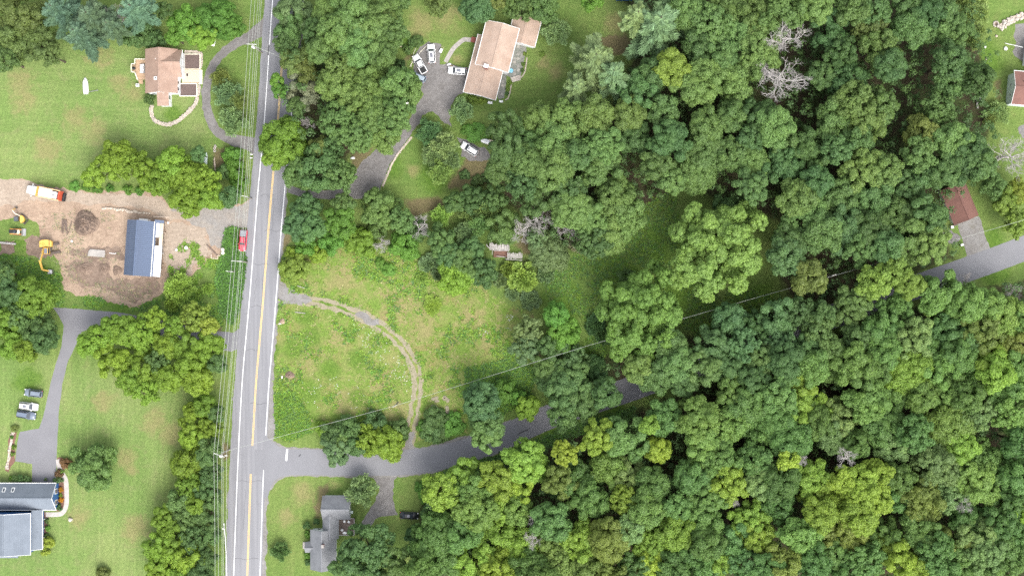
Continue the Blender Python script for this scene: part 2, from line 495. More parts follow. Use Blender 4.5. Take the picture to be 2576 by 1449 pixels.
def ground_mat():
    m, nt, b = newmat('grass_and_soil')
    tc = nt.nodes.new('ShaderNodeTexCoord'); v = tc.outputs['Object']
    a = N(nt, 'ShaderNodeAttribute', attribute_name='cover_a'); sa = nt.nodes.new('ShaderNodeSeparateColor'); nt.links.new(a.outputs['Color'], sa.inputs[0])
    c = N(nt, 'ShaderNodeAttribute', attribute_name='cover_b'); sb = nt.nodes.new('ShaderNodeSeparateColor'); nt.links.new(c.outputs['Color'], sb.inputs[0])
    big = noise(nt, v, .05, 5.0, .6, .4); mid = noise(nt, v, .35, 5.0, .65, .5); fine = noise(nt, v, 1.7, 6.0, .7); vfine = noise(nt, v, 5.0, 3.0, .7)
    # mown lawn: two greens, faint mower stripes
    lawn = mixc(nt, ramp(nt, big, .35, .68), (.120, .195, .050), (.160, .222, .066))
    lawn = mixc(nt, math_(nt, 'MULTIPLY', ramp(nt, mid, .45, .75), .5), lawn, (.185, .205, .078))
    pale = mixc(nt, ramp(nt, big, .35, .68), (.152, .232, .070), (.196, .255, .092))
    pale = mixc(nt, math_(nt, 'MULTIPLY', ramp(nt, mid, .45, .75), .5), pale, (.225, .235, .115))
    lawn = mixc(nt, sb.outputs[2], lawn, pale)  # paler left lawns: partly paler grass, partly brighter hazy light put into the colour
    xyz = nt.nodes.new('ShaderNodeSeparateXYZ'); nt.links.new(v, xyz.inputs[0])
    def mow(sc):
        q = nt.nodes.new('ShaderNodeMapping'); q.inputs['Scale'].default_value = sc; nt.links.new(v, q.inputs['Vector'])
        return ramp(nt, noise(nt, q.outputs[0], 1.0, 4.0, .65, .15), .40, .66)
    pas = nt.nodes.new('ShaderNodeMix'); nt.links.new(ramp(nt, xyz.outputs[1], -12, -2), pas.inputs[0]); nt.links.new(mow((1.1, .035, 1)), pas.inputs[2]); nt.links.new(mow((.06, .8, 1)), pas.inputs[3])
    lawn = mixc(nt, .30, lawn, mixc(nt, pas.outputs[0], (.70, .74, .66), (1.18, 1.12, 1.12)), 'MULTIPLY')
    wv = nt.nodes.new('ShaderNodeTexWave'); wv.inputs['Scale'].default_value = .20; wv.inputs['Distortion'].default_value = 2.2; wv.inputs['Detail'].default_value = 3; wv.inputs['Detail Scale'].default_value = .35
    mp = nt.nodes.new('ShaderNodeMapping'); mp.inputs['Rotation'].default_value = (0, 0, .35); nt.links.new(v, mp.inputs['Vector']); nt.links.new(mp.outputs[0], wv.inputs['Vector'])
    lawn = mixc(nt, .09, lawn, mixc(nt, wv.outputs['Fac'], (.55, .6, .5), (1.15, 1.1, 1.0)), 'MULTIPLY')
    # meadow: dry straw, green, bronze
    mdw = mixc(nt, ramp(nt, mid, .36, .66), (.140, .220, .045), (.222, .232, .088))
    mdw = mixc(nt, math_(nt, 'MULTIPLY', ramp(nt, noise(nt, v, .16, 4.0, .6, 1.0), .52, .72), .7), mdw, (.215, .180, .080))
    gsel = ramp(nt, math_(nt, 'ADD', sb.outputs[1], math_(nt, 'MULTIPLY', math_(nt, 'SUBTRACT', mid, .5), .8)), .4, .6)
    col = mixc(nt, gsel, lawn, mdw)
    dryf = ramp(nt, math_(nt, 'ADD', sa.outputs[1], math_(nt, 'MULTIPLY', math_(nt, 'SUBTRACT', mid, .5), 1.3)), .35, 1.05)
    col = mixc(nt, math_(nt, 'MULTIPLY', dryf, .66), col, (.245, .212, .105))
    luf = ramp(nt, math_(nt, 'ADD', sb.outputs[0], math_(nt, 'MULTIPLY', math_(nt, 'SUBTRACT', mid, .5), 1.4)), .3, .95)
    col = mixc(nt, math_(nt, 'MULTIPLY', luf, .85), col, mixc(nt, ramp(nt, fine, .35, .65), (.070, .150, .022), (.105, .180, .030)))
    sof = ramp(nt, math_(nt, 'ADD', sa.outputs[2], math_(nt, 'MULTIPLY', math_(nt, 'SUBTRACT', mid, .5), 1.1)), .35, .75)
    col = mixc(nt, math_(nt, 'MULTIPLY', sof, .8), col, mixc(nt, ramp(nt, fine, .35, .65), (.195, .140, .095), (.135, .105, .060)))
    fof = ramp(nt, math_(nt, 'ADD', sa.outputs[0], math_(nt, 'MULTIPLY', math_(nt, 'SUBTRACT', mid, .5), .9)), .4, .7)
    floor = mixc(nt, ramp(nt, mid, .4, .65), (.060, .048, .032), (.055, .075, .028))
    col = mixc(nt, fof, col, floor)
    col = mixc(nt, .55, col, mixc(nt, ramp(nt, fine, .25, .75), (.55, .58, .5), (1.25, 1.22, 1.2)), 'MULTIPLY')
    col = mixc(nt, .45, col, mixc(nt, ramp(nt, vfine, .25, .75), (.5, .52, .48), (1.35, 1.3, 1.25)), 'MULTIPLY')
    nt.links.new(col, b.inputs['Base Color'])
    b.inputs['Roughness'].default_value = .95; b.inputs['Specular IOR Level'].default_value = .1
    bump(nt, b, math_(nt, 'ADD', fine, math_(nt, 'MULTIPLY', vfine, .6)), .8, .18)
    return m
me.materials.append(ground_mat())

# ------------------------------------------------------------------ surfaces laid on the ground
def earthmat(name, c1, c2, c3, s1=.25, s2=1.4, rut=None, rutrot=0.0):
    m, nt, b = newmat(name)
    tc = nt.nodes.new('ShaderNodeTexCoord'); v = tc.outputs['Object']
    col = mixc(nt, ramp(nt, noise(nt, v, s1, 5.0, .6, .5), .35, .65), c1, c2)
    col = mixc(nt, math_(nt, 'MULTIPLY', ramp(nt, noise(nt, v, s1 * 2.3, 5.0, .65, .8), .5, .72), .75), col, c3)
    f = noise(nt, v, s2, 6.0, .7); f2 = noise(nt, v, 6.0, 3.0, .7)
    col = mixc(nt, .5, col, mixc(nt, ramp(nt, f, .25, .75), (.62, .60, .58), (1.2, 1.2, 1.2)), 'MULTIPLY')
    col = mixc(nt, .4, col, mixc(nt, ramp(nt, f2, .25, .75), (.6, .6, .6), (1.3, 1.3, 1.3)), 'MULTIPLY')
    h = f
    if rut:
        wv = nt.nodes.new('ShaderNodeTexWave'); wv.inputs['Scale'].default_value = rut; wv.inputs['Distortion'].default_value = 5; wv.inputs['Detail'].default_value = 4; wv.inputs['Detail Scale'].default_value = .6
        mp = nt.nodes.new('ShaderNodeMapping'); mp.inputs['Rotation'].default_value = (0, 0, rutrot); nt.links.new(v, mp.inputs['Vector']); nt.links.new(mp.outputs[0], wv.inputs['Vector'])
        col = mixc(nt, .10, col, mixc(nt, wv.outputs['Fac'], (.55, .52, .5), (1.15, 1.15, 1.15)), 'MULTIPLY')
    nt.links.new(col, b.inputs['Base Color'])
    b.inputs['Roughness'].default_value = .95; b.inputs['Specular IOR Level'].default_value = .15
    bump(nt, b, math_(nt, 'ADD', h, math_(nt, 'MULTIPLY', f2, .5)), .7, .10)
    return m
M['dirt'] = earthmat('bare_dirt', (.365, .275, .205), (.305, .225, .168), (.205, .145, .105), rut=.35, rutrot=1.3)
M['sanddirt'] = earthmat('sandy_track', (.36, .295, .235), (.32, .26, .205), (.27, .21, .16), rut=.3, rutrot=1.45)
M['gravel'] = earthmat('grey_gravel', (.205, .195, .19), (.17, .162, .158), (.14, .13, .122), rut=.2, rutrot=.9)
M['shoulder'] = earthmat('shoulder_gravel', (.235, .228, .222), (.195, .185, .175), (.165, .155, .125))
M['apron'] = earthmat('pale_gravel', (.255, .242, .23), (.285, .255, .225), (.215, .20, .185))
M['rutearth'] = earthmat('rut_earth', (.285, .25, .185), (.245, .22, .15), (.18, .19, .08), .7)
M['darkgravel'] = earthmat('purple_gravel', (.155, .115, .105), (.13, .098, .09), (.11, .085, .075), 1.0)
M['mud'] = earthmat('dark_dirt', (.185, .135, .105), (.24, .18, .14), (.14, .10, .08), .6)

def asphalt(name, c1, c2, patch, wheel=None):
    m, nt, b = newmat(name)
    tc = nt.nodes.new('ShaderNodeTexCoord'); v = tc.outputs['Object']
    col = mixc(nt, ramp(nt, noise(nt, v, .12, 5.0, .6, .3), .35, .65), c1, c2)
    mp = nt.nodes.new('ShaderNodeMapping'); mp.inputs['Scale'].default_value = (1.2, .03, 1); mp.inputs['Rotation'].default_value = (0, 0, -.07)
    nt.links.new(v, mp.inputs['Vector'])
    if wheel: col = mixc(nt, math_(nt, 'MULTIPLY', ramp(nt, noise(nt, mp.outputs[0], 1.0, 3.0), .40, .62), .8), col, wheel)
    col = mixc(nt, math_(nt, 'MULTIPLY', ramp(nt, noise(nt, v, .3, 4.0, .7, 1.5), .62, .7), .35), col, patch)
    f = noise(nt, v, 4.0, 5.0, .75)
    col = mixc(nt, .3, col, mixc(nt, ramp(nt, f, .25, .75), (.7, .7, .7), (1.2, 1.2, 1.2)), 'MULTIPLY')
    nt.links.new(col, b.inputs['Base Color'])
    b.inputs['Roughness'].default_value = .85; b.inputs['Specular IOR Level'].default_value = .3
    bump(nt, b, f, .3, .02)
    return m
M['asphalt'] = asphalt('old_asphalt', (.200, .200, .213), (.184, .184, .197), (.150, .150, .162), (.232, .231, .243))
M['asphalt2'] = asphalt('side_asphalt', (.198, .198, .211), (.178, .178, .19), (.16, .16, .172))
M['asphalt3'] = asphalt('drive_asphalt', (.19, .188, .20), (.17, .168, .18), (.225, .225, .24))
M['tar'] = pmat('tar_seal', (.06, .06, .066), (.085, .085, .09), 2, .7)
M['linewhite'] = pmat('road_white', (.80, .80, .80), (.62, .62, .63), 1.1, .7, lo=.5, hi=.75, coords='Generated')
M['lineyellow'] = pmat('road_yellow', (.70, .47, .17), (.55, .41, .22), .9, .7, lo=.4, hi=.7)

def wl(pts): return [W(x, y) for x, y in pts]

# dirt building yard and its lane
sheet('dirt_yard', ov([(-60, 452), (0, 450), (60, 452), (115, 470), (165, 479), (230, 483), (300, 482), (400, 490), (425, 520), (470, 538), (530, 524), (600, 517), (655, 492), (655, 570), (612, 572), (575, 569), (565, 595), (560, 640), (515, 662), (470, 702), (418, 707), (414, 736), (380, 757), (335, 774), (270, 757), (200, 740), (160, 722), (152, 690), (150, 662), (138, 640), (104, 632), (100, 590), (88, 560), (50, 548), (0, 560), (-60, 560)]), .004, M['dirt'], .45, seed=3)
sheet('sandy_lane', ov([(-60, 454), (0, 452), (60, 455), (115, 473), (165, 482), (300, 486), (400, 494), (430, 524), (560, 560), (430, 552), (370, 528), (260, 512), (170, 508), (80, 505), (0, 520), (-60, 520)]), .008, M['sanddirt'], .4, seed=5)
sheet('sandy_patch', ov([(412, 560), (520, 565), (520, 600), (545, 640), (500, 655), (470, 690), (420, 690), (410, 620)]), .008, M['sanddirt'], .7, seed=9)
sheet('gravel_apron', ov([(430, 528), (530, 522), (600, 514), (640, 490), (652, 500), (646, 590), (612, 575), (575, 571), (567, 596), (562, 625), (530, 618), (516, 575), (480, 558)]), .0095, M['apron'], .4, seed=7)
sheet('muddy_trench', ov([(175, 625), (300, 625), (312, 660), (280, 655), (200, 652), (178, 640)]), .008, M['mud'], .4, seed=2)
for nm, pl in (('churned_earth', [(160, 665), (215, 650), (275, 662), (270, 695), (300, 712), (220, 722), (170, 700)]), ('churned_earth', [(235, 705), (400, 700), (395, 735), (340, 760), (260, 735)]), ('churned_earth', [(60, 600), (100, 590), (130, 640), (100, 660), (70, 640)]), ('churned_earth', [(0, 610), (35, 608), (40, 640), (0, 645)])):
    sheet(nm, ov(pl), .0115 + .0002 * (pl[0][0] % 7), M['mud'], .6, seed=int(pl[0][0]) + 1)
sheet('grass_island', ov([(0, 556), (60, 556), (88, 562), (98, 590), (60, 600), (0, 604), (-30, 600), (-30, 556)]), .016, me.materials[0], .5, seed=21)

# gravel loop drive of the white house
ribbon('gravel_loop_drive', wl([(690, 48), (660, 72), (625, 96), (590, 112), (558, 138), (535, 168), (522, 205), (518, 245), (523, 285), (542, 325), (575, 349), (615, 360), (660, 372)]), [4.5, 3.6, 2.6, 2.3, 2.2, 2.2, 2.2, 2.2, 2.2, 2.3, 2.6, 3.2, 4.5], .006, M['gravel'], .2, 4)
# paved drive of the blue house
pd = [(655, 905), (612, 872), (580, 884), (500, 872), (420, 858), (330, 835), (250, 818), (205, 835), (190, 870), (172, 905), (163, 940), (157, 965), (147, 1048), (142, 1165), (140, 1215), (80, 1213), (81, 1166), (38, 1160), (44, 1110), (50, 1086), (98, 1078), (113, 1032), (127, 965), (140, 915), (155, 868), (160, 820), (148, 795), (133, 774), (200, 777), (297, 786), (380, 800), (450, 815), (540, 832), (588, 836), (618, 812), (660, 790)]
sheet('paved_drive', ov(pd), .006, M['asphalt3'], .06, seed=4)
# gravel drive and parking of the sand-roofed house
sheet('gravel_drive', ov([(725, 466), (770, 478), (830, 475), (885, 460), (904, 417), (944, 380), (994, 350), (1034, 290), (1067, 240), (1046, 205), (1038, 175), (1044, 140), (1058, 115), (1080, 104), (1112, 114), (1108, 140), (1106, 163), (1132, 160), (1175, 172), (1180, 200), (1168, 235), (1150, 240), (1131, 268), (1136, 322), (1110, 300), (1090, 282), (1064, 292), (1021, 360), (981, 413), (957, 482), (940, 500), (880, 500), (800, 500), (722, 488)]), .006, M['gravel'], .25, seed=6)
sheet('parking_patch', ov([(1160, 395), (1165, 372), (1150, 345), (1170, 352), (1215, 372), (1238, 390), (1228, 402), (1190, 405)]), .006, M['gravel'], .3, seed=8)
# gravel drive of the grey house
sheet('short_gravel_drive', ov([(938, 1190), (1006, 1190), (992, 1210), (989, 1238), (991, 1272), (1000, 1295), (977, 1294), (945, 1303), (927, 1330), (900, 1335), (908, 1316), (945, 1260), (951, 1232), (946, 1208)]), .006, M['gravel'], .2, seed=10)
# concrete drive by the red-roofed garage
sheet('concrete_drive', ov([(2408, 562), (2462, 543), (2487, 615), (2500, 640), (2425, 665), (2432, 640)]), .006, M['shoulder'], .12, seed=12)
sheet('gravel_pad', ov([(2368, 582), (2395, 580), (2415, 600), (2400, 618), (2372, 606)]), .006, M['gravel'], .3, seed=13)
sheet('grey_yard_patch', ov([(2552, 62), (2600, 55), (2600, 175), (2562, 150), (2548, 130), (2560, 108), (2550, 95)]), .006, M['gravel'], .25, seed=14)
sheet('gravel_yard', ov([(2562, 318), (2600, 290), (2600, 360), (2570, 352)]), .006, M['gravel'], .5, seed=15)

# two-rut track through the meadow
trk = wl([(695, 742), (740, 750), (800, 760), (850, 772), (900, 790), (945, 813), (990, 847), (1025, 885), (1045, 925), (1050, 965), (1046, 1010), (1037, 1060), (1030, 1105), (1028, 1140)])
track = ribbon('track_entrance', wl([(690, 735), (715, 742), (750, 750), (785, 757)]), [6.5, 4.8, 2.8, 1.0], .006, M['shoulder'], .5, 3)
for s in (-1, 1):
    ribbon('wheel_rut', trk, [1.4, 1.2, 1.05, 1.05, 1.3, 1.25, 1.2, 1.25, 1.35, 1.2, .95, .95, 1.0, 1.3], .005, M['rutearth'], .42, 5 + s, off=s * .85)
sheet('stony_patch', ov([(890, 790), (905, 783), (950, 802), (952, 818), (930, 820), (912, 806)]), .009, M['shoulder'], .35, seed=16)
sheet('track_mouth', ov([(1016, 1136), (1022, 1105), (1030, 1085), (1042, 1085), (1038, 1110), (1046, 1136)]), .008, M['shoulder'], .25, seed=18)

# main road
left = [(700, -140), (686, 0), (677, 127), (664, 317), (649, 480), (642, 570), (627, 760), (609, 965), (597, 1200), (588, 1448), (583, 1600)]
right = [(768, -140), (753, 0), (744, 127), (731, 317), (716, 480), (708, 570), (694, 760), (676.5, 965), (662, 1200), (654, 1448), (649, 1600)]
mid = [((a[0] + b[0]) / 2, a[1]) for a, b in zip(left, right)]
sheet('road_shoulder', ov([(672, -140), (672, 0), (668, 120), (655, 300), (640, 470), (630, 560), (622, 700), (610, 800), (590, 960), (578, 1200), (566, 1440), (560, 1600), (664, 1600), (668, 1440), (674, 1215), (690, 1100), (687, 960), (702, 760), (716, 570), (726, 480), (742, 317), (758, 120), (768, 0), (780, -140)]), .008, M['shoulder'], .3, seed=30)
road = ribbon('main_road', wl(mid), 7.5, .012, M['asphalt'], per=6)
road_edge = ribbon('paved_shoulder', wl([(x - 45.5, y) for x, y in mid]), 1.5, .010, M['asphalt'], .12, 2)
ribbon('edge_line', wl(left), .17, .018, M['linewhite'], .012, parent=road)
def part_path(path, y0, y1):
    ys = [p[1] for p in path]; xs = [p[0] for p in path]
    k = max(2, int((y1 - y0) / 60))
    return [(float(np.interp(y, ys, xs)), y) for y in np.linspace(y0, y1, k + 1)]
ribbon('edge_line', wl(part_path(right, -140, 1094)), .17, .018, M['linewhite'], .012, parent=road)
ribbon('edge_line', wl(part_path(right, 1182, 1590)), .17, .018, M['linewhite'], .012, parent=road)
for y0, y1 in ((-140, 1121), (1192, 1590)):
    for s in (-1, 1):
        ribbon('centre_line', wl([(x + 1.0 + s * 1.4, y) for x, y in part_path(mid, y0, y1)]), .15, .018, M['lineyellow'], .012, parent=road)
for y, x0, x1, w in ((665, 640, 676, 2), (492, 655, 690, 3), (880, 612, 650, 2), (1210, 600, 660, 2), (1405, 590, 650, 2), (230, 668, 735, 3), (300, 690, 730, 2), (770, 630, 660, -2), (1015, 630, 672, 2), (580, 665, 706, 3)):
    pts = [W(x0 + (x1 - x0) * i / 5, y + w * math.sin(i * 1.7 + y)) for i in range(6)]
    ribbon('tar_crack', pts, .07, .016, M['tar'], parent=road)
for (x0, y0, x1, y1) in ((668, 620, 655, 800), (640, 1010, 634, 1110), (690, 500, 684, 590), (618, 1230, 612, 1330), (700, 240, 690, 330), (645, 700, 640, 760)):
    pts = [W(x0 + (x1 - x0) * i / 7 + 1.2 * math.sin(i * 2.1 + y0), y0 + (y1 - y0) * i / 7) for i in range(8)]
    ribbon('tar_crack', pts, .06, .0165, M['tar'], parent=road)
ribbon('tar_patch', wl([(677, 114), (674.5, 140)]), .35, .0195, M['tar'], parent=road)

# side road
sctr = [(640, 1163), (690, 1163), (760, 1162), (850, 1164), (940, 1165), (1010, 1163), (1077, 1156), (1160, 1138), (1230, 1114), (1290, 1089), (1368, 1054), (1450, 1024), (1541, 994), (1700, 938), (1900, 866), (2100, 794), (2250, 740), (2425, 681), (2577, 625), (2760, 555)]
sheet('side_road_verge', ov([(690, 1110), (712, 1124), (804, 1129), (1014, 1129), (1077, 1121), (1190, 1093), (1287, 1053), (1287, 1127), (1160, 1172), (1077, 1191), (1004, 1200), (844, 1199), (727, 1197), (700, 1208), (688, 1225), (672, 1240), (672, 1110)]), .009, M['shoulder'], .2, seed=33)
sroad = ribbon('side_road', wl(sctr), [6.6, 6.4, 6.4, 6.4, 6.3, 6.3, 6.2, 6.2, 6.2, 6.2, 6.1, 6.1, 6.1, 6.1, 6.1, 6.1, 6.1, 6.2, 6.2, 6.2], .0135, M['asphalt2'], .05, 3)
sheet('junction_flare', ov([(664, 1095), (672, 1100), (688, 1112), (700, 1122), (727, 1131), (727, 1195), (706, 1199), (690, 1209), (680, 1228), (674, 1250), (662, 1255), (655, 1180)]), .0125, M['asphalt2'], .03, seed=35)
mbs = MB(); p, q = W(722, 1130), W(720, 1158)
ribbon('stop_line', [W(722.5, 1130), W(720, 1158.5)], .45, .0195, M['linewhite'], parent=sroad)
ribbon('tar_patch', wl([(1302, 1092), (1318, 1084), (1330, 1079)]), .25, .018, M['tar'], .1, parent=sroad)
ribbon('tar_patch', wl([(752, 1148), (757, 1142)]), .3, .018, M['tar'], .1, parent=sroad)
# footpaths and patios
ribbon('concrete_path', wl([(1196, 101.7), (1180, 101), (1167, 100.5), (1153, 111), (1140.7, 123), (1130, 140), (1120.7, 157)]), 1.1, .012, M['concrete'], per=3)
ribbon('front_walk', wl([(146, 1155), (150, 1178), (160, 1196), (166, 1210), (167.5, 1240), (167, 1268), (160, 1286), (148, 1293), (115, 1294)]), 1.15, .012, pmat('pale_concrete', (.44, .405, .38), (.37, .34, .32), 1.0, .9), per=6)

# ------------------------------------------------------------------ vegetation prototypes
def quad_mesh(name, C, U, V, var, mat, tip=.35):
    """leaves as small kite-shaped faces: centres C, half axes U (length) and V (width)"""
    n = len(C)
    P = np.empty((n, 4, 3), np.float32)
    P[:, 0] = C - U; P[:, 1] = C + V * 1.0 - U * .15; P[:, 2] = C + U; P[:, 3] = C - V * 1.0 - U * .15
    me = bpy.data.meshes.new(name)
    me.vertices.add(n * 4); me.vertices.foreach_set('co', P.ravel())
    me.loops.add(n * 4); me.loops.foreach_set('vertex_index', np.arange(n * 4, dtype=np.int32))
    me.polygons.add(n); me.polygons.foreach_set('loop_start', np.arange(n, dtype=np.int32) * 4)
    me.update(calc_edges=True)
    col = np.ones((n, 4), np.float32); col[:, :var.shape[1]] = var
    at = me.attributes.new('var', 'FLOAT_COLOR', 'FACE'); at.data.foreach_set('color', col.ravel())
    me.materials.append(mat)
    return me

def frame(nrm, rng):
    r = rng.normal(size=nrm.shape); u = np.cross(nrm, r); u /= np.linalg.norm(u, axis=1, keepdims=True) + 1e-9
    return u, np.cross(nrm, u)

def unit(v): return v / (np.linalg.norm(v, axis=-1, keepdims=True) + 1e-9)

def crown_broad(R, seed, leaf=.40, clump=(.5, .95), vs=.8, gaps=.0, n1=None, k_leaf=66, irr=.28, lobe=(.22, .36)):
    rng = np.random.default_rng(seed)
    n1 = n1 or int(9 + R * 2.0)
    C = []; Nn = []; va = []
    g = (1 + 5 ** .5) / 2
    lob = []
    for i in range(n1):
        z = 1 - (i + .5) / n1 * 1.42
        t = 2 * math.pi * i / g + rng.uniform(-.5, .5)
        rr = math.sqrt(max(0, 1 - z * z))
        d = np.array([rr * math.cos(t), rr * math.sin(t), z * 1.0])
        lr = R * rng.uniform(*lobe)
        k = (1 + rng.uniform(-irr, irr * .5))
        c = d * (R - lr) * k; c[2] *= vs
        if rng.random() < gaps: continue
        lob.append((c, lr, rng.random()))
    for c, lr, lv in lob:
        n2 = min(int(9 + 8 * (lr / 1.2)), 26)
        for j in range(n2):
            d = unit(rng.normal(size=3) + np.array([0, 0, .55]) + unit(c + 1e-6) * .5)
            rc = rng.uniform(*clump)
            cc = c + d * np.array([1, 1, .85]) * max(lr - rc * .35, .2)
            n = int(k_leaf * (rc / .7) ** 2)
            dd = unit(rng.normal(size=(n, 3)) + np.array([0, 0, .45]))
            pos = cc + dd * rc * rng.uniform(.72, 1.06, (n, 1)) * np.array([1, 1, .8])
            nr = unit(dd + np.array([0, 0, .25]) + rng.normal(size=(n, 3)) * .33)
            C.append(pos); Nn.append(nr)
            cv = rng.random()
            va.append(np.stack([np.clip(rng.normal(.5, .22, n), 0, 1), np.full(n, .5 * cv + .5 * lv) * rng.uniform(.6, 1.0, n)], 1))
    ni = int(50 * R * R ** .5)       # leaves and twigs inside
    d = unit(rng.normal(size=(ni, 3))) * (rng.random((ni, 1)) ** .5) * R * .68; d[:, 2] *= vs
    C.append(d); Nn.append(unit(rng.normal(size=(ni, 3)))); va.append(np.stack([rng.random(ni) * .6, rng.random(ni) * .3], 1))
    C = np.concatenate(C); Nn = np.concatenate(Nn); va = np.concatenate(va)
    u, w = frame(Nn, rng)
    s = leaf * rng.uniform(.65, 1.3, (len(C), 1)) * .5
    return quad_mesh('crown', C, u * s, w * s * .72, va, M['leaf'])

def crown_fine(R, seed, vs=1.0, leaf=.36, up=.1):
    """juniper, cedar and brush: a fuzzy mound of narrow sprays"""
    rng = np.random.default_rng(seed)
    C = []; A = []; va = []
    for i in range(int(12 + 16 * R)):
        d = unit(rng.normal(size=3) + np.array([0, 0, .5])); d[2] = abs(d[2]) * 1.0 - .15
        c = d * R * rng.uniform(.35, .86) * np.array([1, 1, vs]); rc = R * rng.uniform(.14, .26)
        n = int(95)
        dd = unit(rng.normal(size=(n, 3)) + np.array([0, 0, .3]))
        pos = c + dd * rc * rng.uniform(.3, 1.1, (n, 1))
        ax = unit(dd * .8 + unit(c + 1e-6) * .7 + np.array([0, 0, up]) + rng.normal(size=(n, 3)) * .3)
        C.append(pos); A.append(ax); va.append(np.stack([np.clip(rng.normal(.5, .25, n), 0, 1), np.full(n, rng.random()) * .8], 1))
    C = np.concatenate(C); A = np.concatenate(A); va = np.concatenate(va)
    u = unit(np.cross(np.array([0, 0, 1.0]) + rng.normal(size=A.shape) * .55, A))
    s = leaf * rng.uniform(.6, 1.3, (len(C), 1)) * .5
    return quad_mesh('crown', C, A * s, u * s * .5, va, M['needle'])

def crown_pine(R, seed, Hh=12.0, layers=7, per=7):
    """white pine: whorls of feathered boughs, shorter towards the top; z from -Hh to 0"""
    rng = np.random.default_rng(seed)
    C = []; A = []; Nn = []; va = []
    for l in range(layers):
        t = l / (layers - 1)
        rl = R * (1 - .82 * t ** 1.3); z = -Hh + Hh * t
        for b in range(per):
            a = 2 * math.pi * (b + rng.uniform(-.3, .3)) / per + l * 1.1
            L = rl * rng.uniform(.6, 1.15)
            dv = np.array([math.cos(a), math.sin(a), 0]); sd = np.array([-dv[1], dv[0], 0])
            lift = rng.uniform(.12, .3); bv = rng.random()
            n = int(46 + 34 * L)
            s = rng.uniform(.18, 1.0, n) ** .8
            half = L * .19 * np.sin(np.clip(s, .05, 1) ** .8 * math.pi * .88) + .06
            off = rng.uniform(-1, 1, n)
            pos = dv * (s * L)[:, None] + sd * (off * half)[:, None]
            pos[:, 2] += z + L * lift * s ** 2 - np.abs(off) * half * .25 + rng.normal(size=n) * .10
            ax = dv * (1.0) + sd * (off * .9)[:, None] + np.array([0, 0, .22]) + rng.normal(size=(n, 3)) * .18
            C.append(pos); A.append(unit(ax)); va.append(np.stack([np.clip(rng.normal(.5, .2, n), 0, 1), np.full(n, bv) * .7], 1))
            nn = np.tile(np.array([0, 0, 1.0]), (n, 1)) + rng.normal(size=(n, 3)) * .35
            Nn.append(nn)
    C = np.concatenate(C); A = np.concatenate(A); Nn = np.concatenate(Nn); va = np.concatenate(va)
    w = unit(np.cross(Nn, A)); rng2 = rng.uniform(.7, 1.25, (len(C), 1))
    return quad_mesh('crown', C, A * .50 * rng2, w * .16 * rng2, va, M['needle'])

def branch_mesh(name, seed, R, Hh, mat, depth=4, first=7, lean=.0):
    """bare limbs: z from 0; spreads to radius R, height Hh"""
    rnd = random.Random(seed); mb = MB()
    def grow(p, d, L, r, k):
        pts = [p]; q = p.copy(); dd = d.copy()
        for i in range(3):
            dd = (dd + Vector((rnd.uniform(-.25, .25), rnd.uniform(-.25, .25), rnd.uniform(-.12, .22)))).normalized()
            q = q + dd * L / 3; pts.append(q.copy())
        mb.tube(pts, [r, r * .85, r * .7, r * .5], 4 if k else 5, cap=False)
        if k >= depth: return
        for j in range(rnd.randint(2, 4) if k else first):
            s = rnd.uniform(.35, 1.0); i = min(2, int(s * 3)); base = pts[i] + (pts[i + 1] - pts[i]) * (s * 3 - i)
            a = rnd.uniform(0, 6.28)
            side = Vector((math.cos(a), math.sin(a), rnd.uniform(-.1, .5)))
            nd = (dd * (.9 if k else .35) + side * (.8 if k else 1.1)).normalized()
            grow(base, nd, L * rnd.uniform(.55, .8) if k else R * rnd.uniform(.55, .8), r * .62, k + 1)
    grow(Vector((0, 0, 0)), Vector((lean, 0, 1)).normalized(), Hh * .75, .024 * Hh, 0)
    return mb

def trunk_mesh(R, seed, limbs=True):
    """trunk 1 unit tall (scaled in height), limbs reaching into the crown"""
    rnd = random.Random(seed); mb = MB()
    r = .05 * R + .06
    mb.tube([(0, 0, 0), (0, 0, .04), (rnd.uniform(-.05, .05) * R, rnd.uniform(-.05, .05) * R, .55), (0, 0, 1.05)], [r * 1.6, r * 1.1, r * .9, r * .45], 8)
    for k in range(6 if limbs else 0):
        a = k * 1.05 + rnd.uniform(-.3, .3); z0 = rnd.uniform(.5, .85); L = R * rnd.uniform(.4, .65)
        mb.tube([(0, 0, z0), (math.cos(a) * L * .5, math.sin(a) * L * .5, z0 + .1), (math.cos(a) * L, math.sin(a) * L, z0 + .22)], [r * .45, r * .3, r * .12], 5, cap=False)
    return mb

PROTO = {}
def reg(key, R, crown, below):
    tr = trunk_mesh(R, len(PROTO) * 7 + 3, key != 'P')
    t = bpy.data.meshes.new('trunk'); t.from_pydata(tr.v, [], tr.f); t.materials.append(M['bark']); t.update()
    PROTO.setdefault(key, []).append((R, crown, t, below))
VAR = [(.75, .28, (.22, .36), (.5, .95), 1.0), (.62, .42, (.18, .30), (.4, .75), 1.25), (.9, .22, (.26, .42), (.5, 1.0), .9), (.7, .5, (.16, .34), (.45, .9), 1.2), (.8, .35, (.2, .28), (.35, .65), 1.4),
       (.66, .30, (.28, .46), (.55, 1.05), .8), (.85, .45, (.2, .4), (.4, .85), 1.1), (.72, .38, (.15, .26), (.45, .8), 1.5)]
for i, (v_, ir, lb, cl, nm_) in enumerate(VAR):
    reg('B', 6.0, crown_broad(6.0, 100 + i, leaf=.35, clump=cl, vs=v_, irr=ir, lobe=lb, n1=int(21 * nm_), k_leaf=84), 4.0)
    reg('M', 4.2, crown_broad(4.2, 200 + i, leaf=.33, clump=(cl[0] * .85, cl[1] * .88), vs=v_ + .08, irr=ir, lobe=lb, n1=int(17 * nm_), k_leaf=80), 3.2)
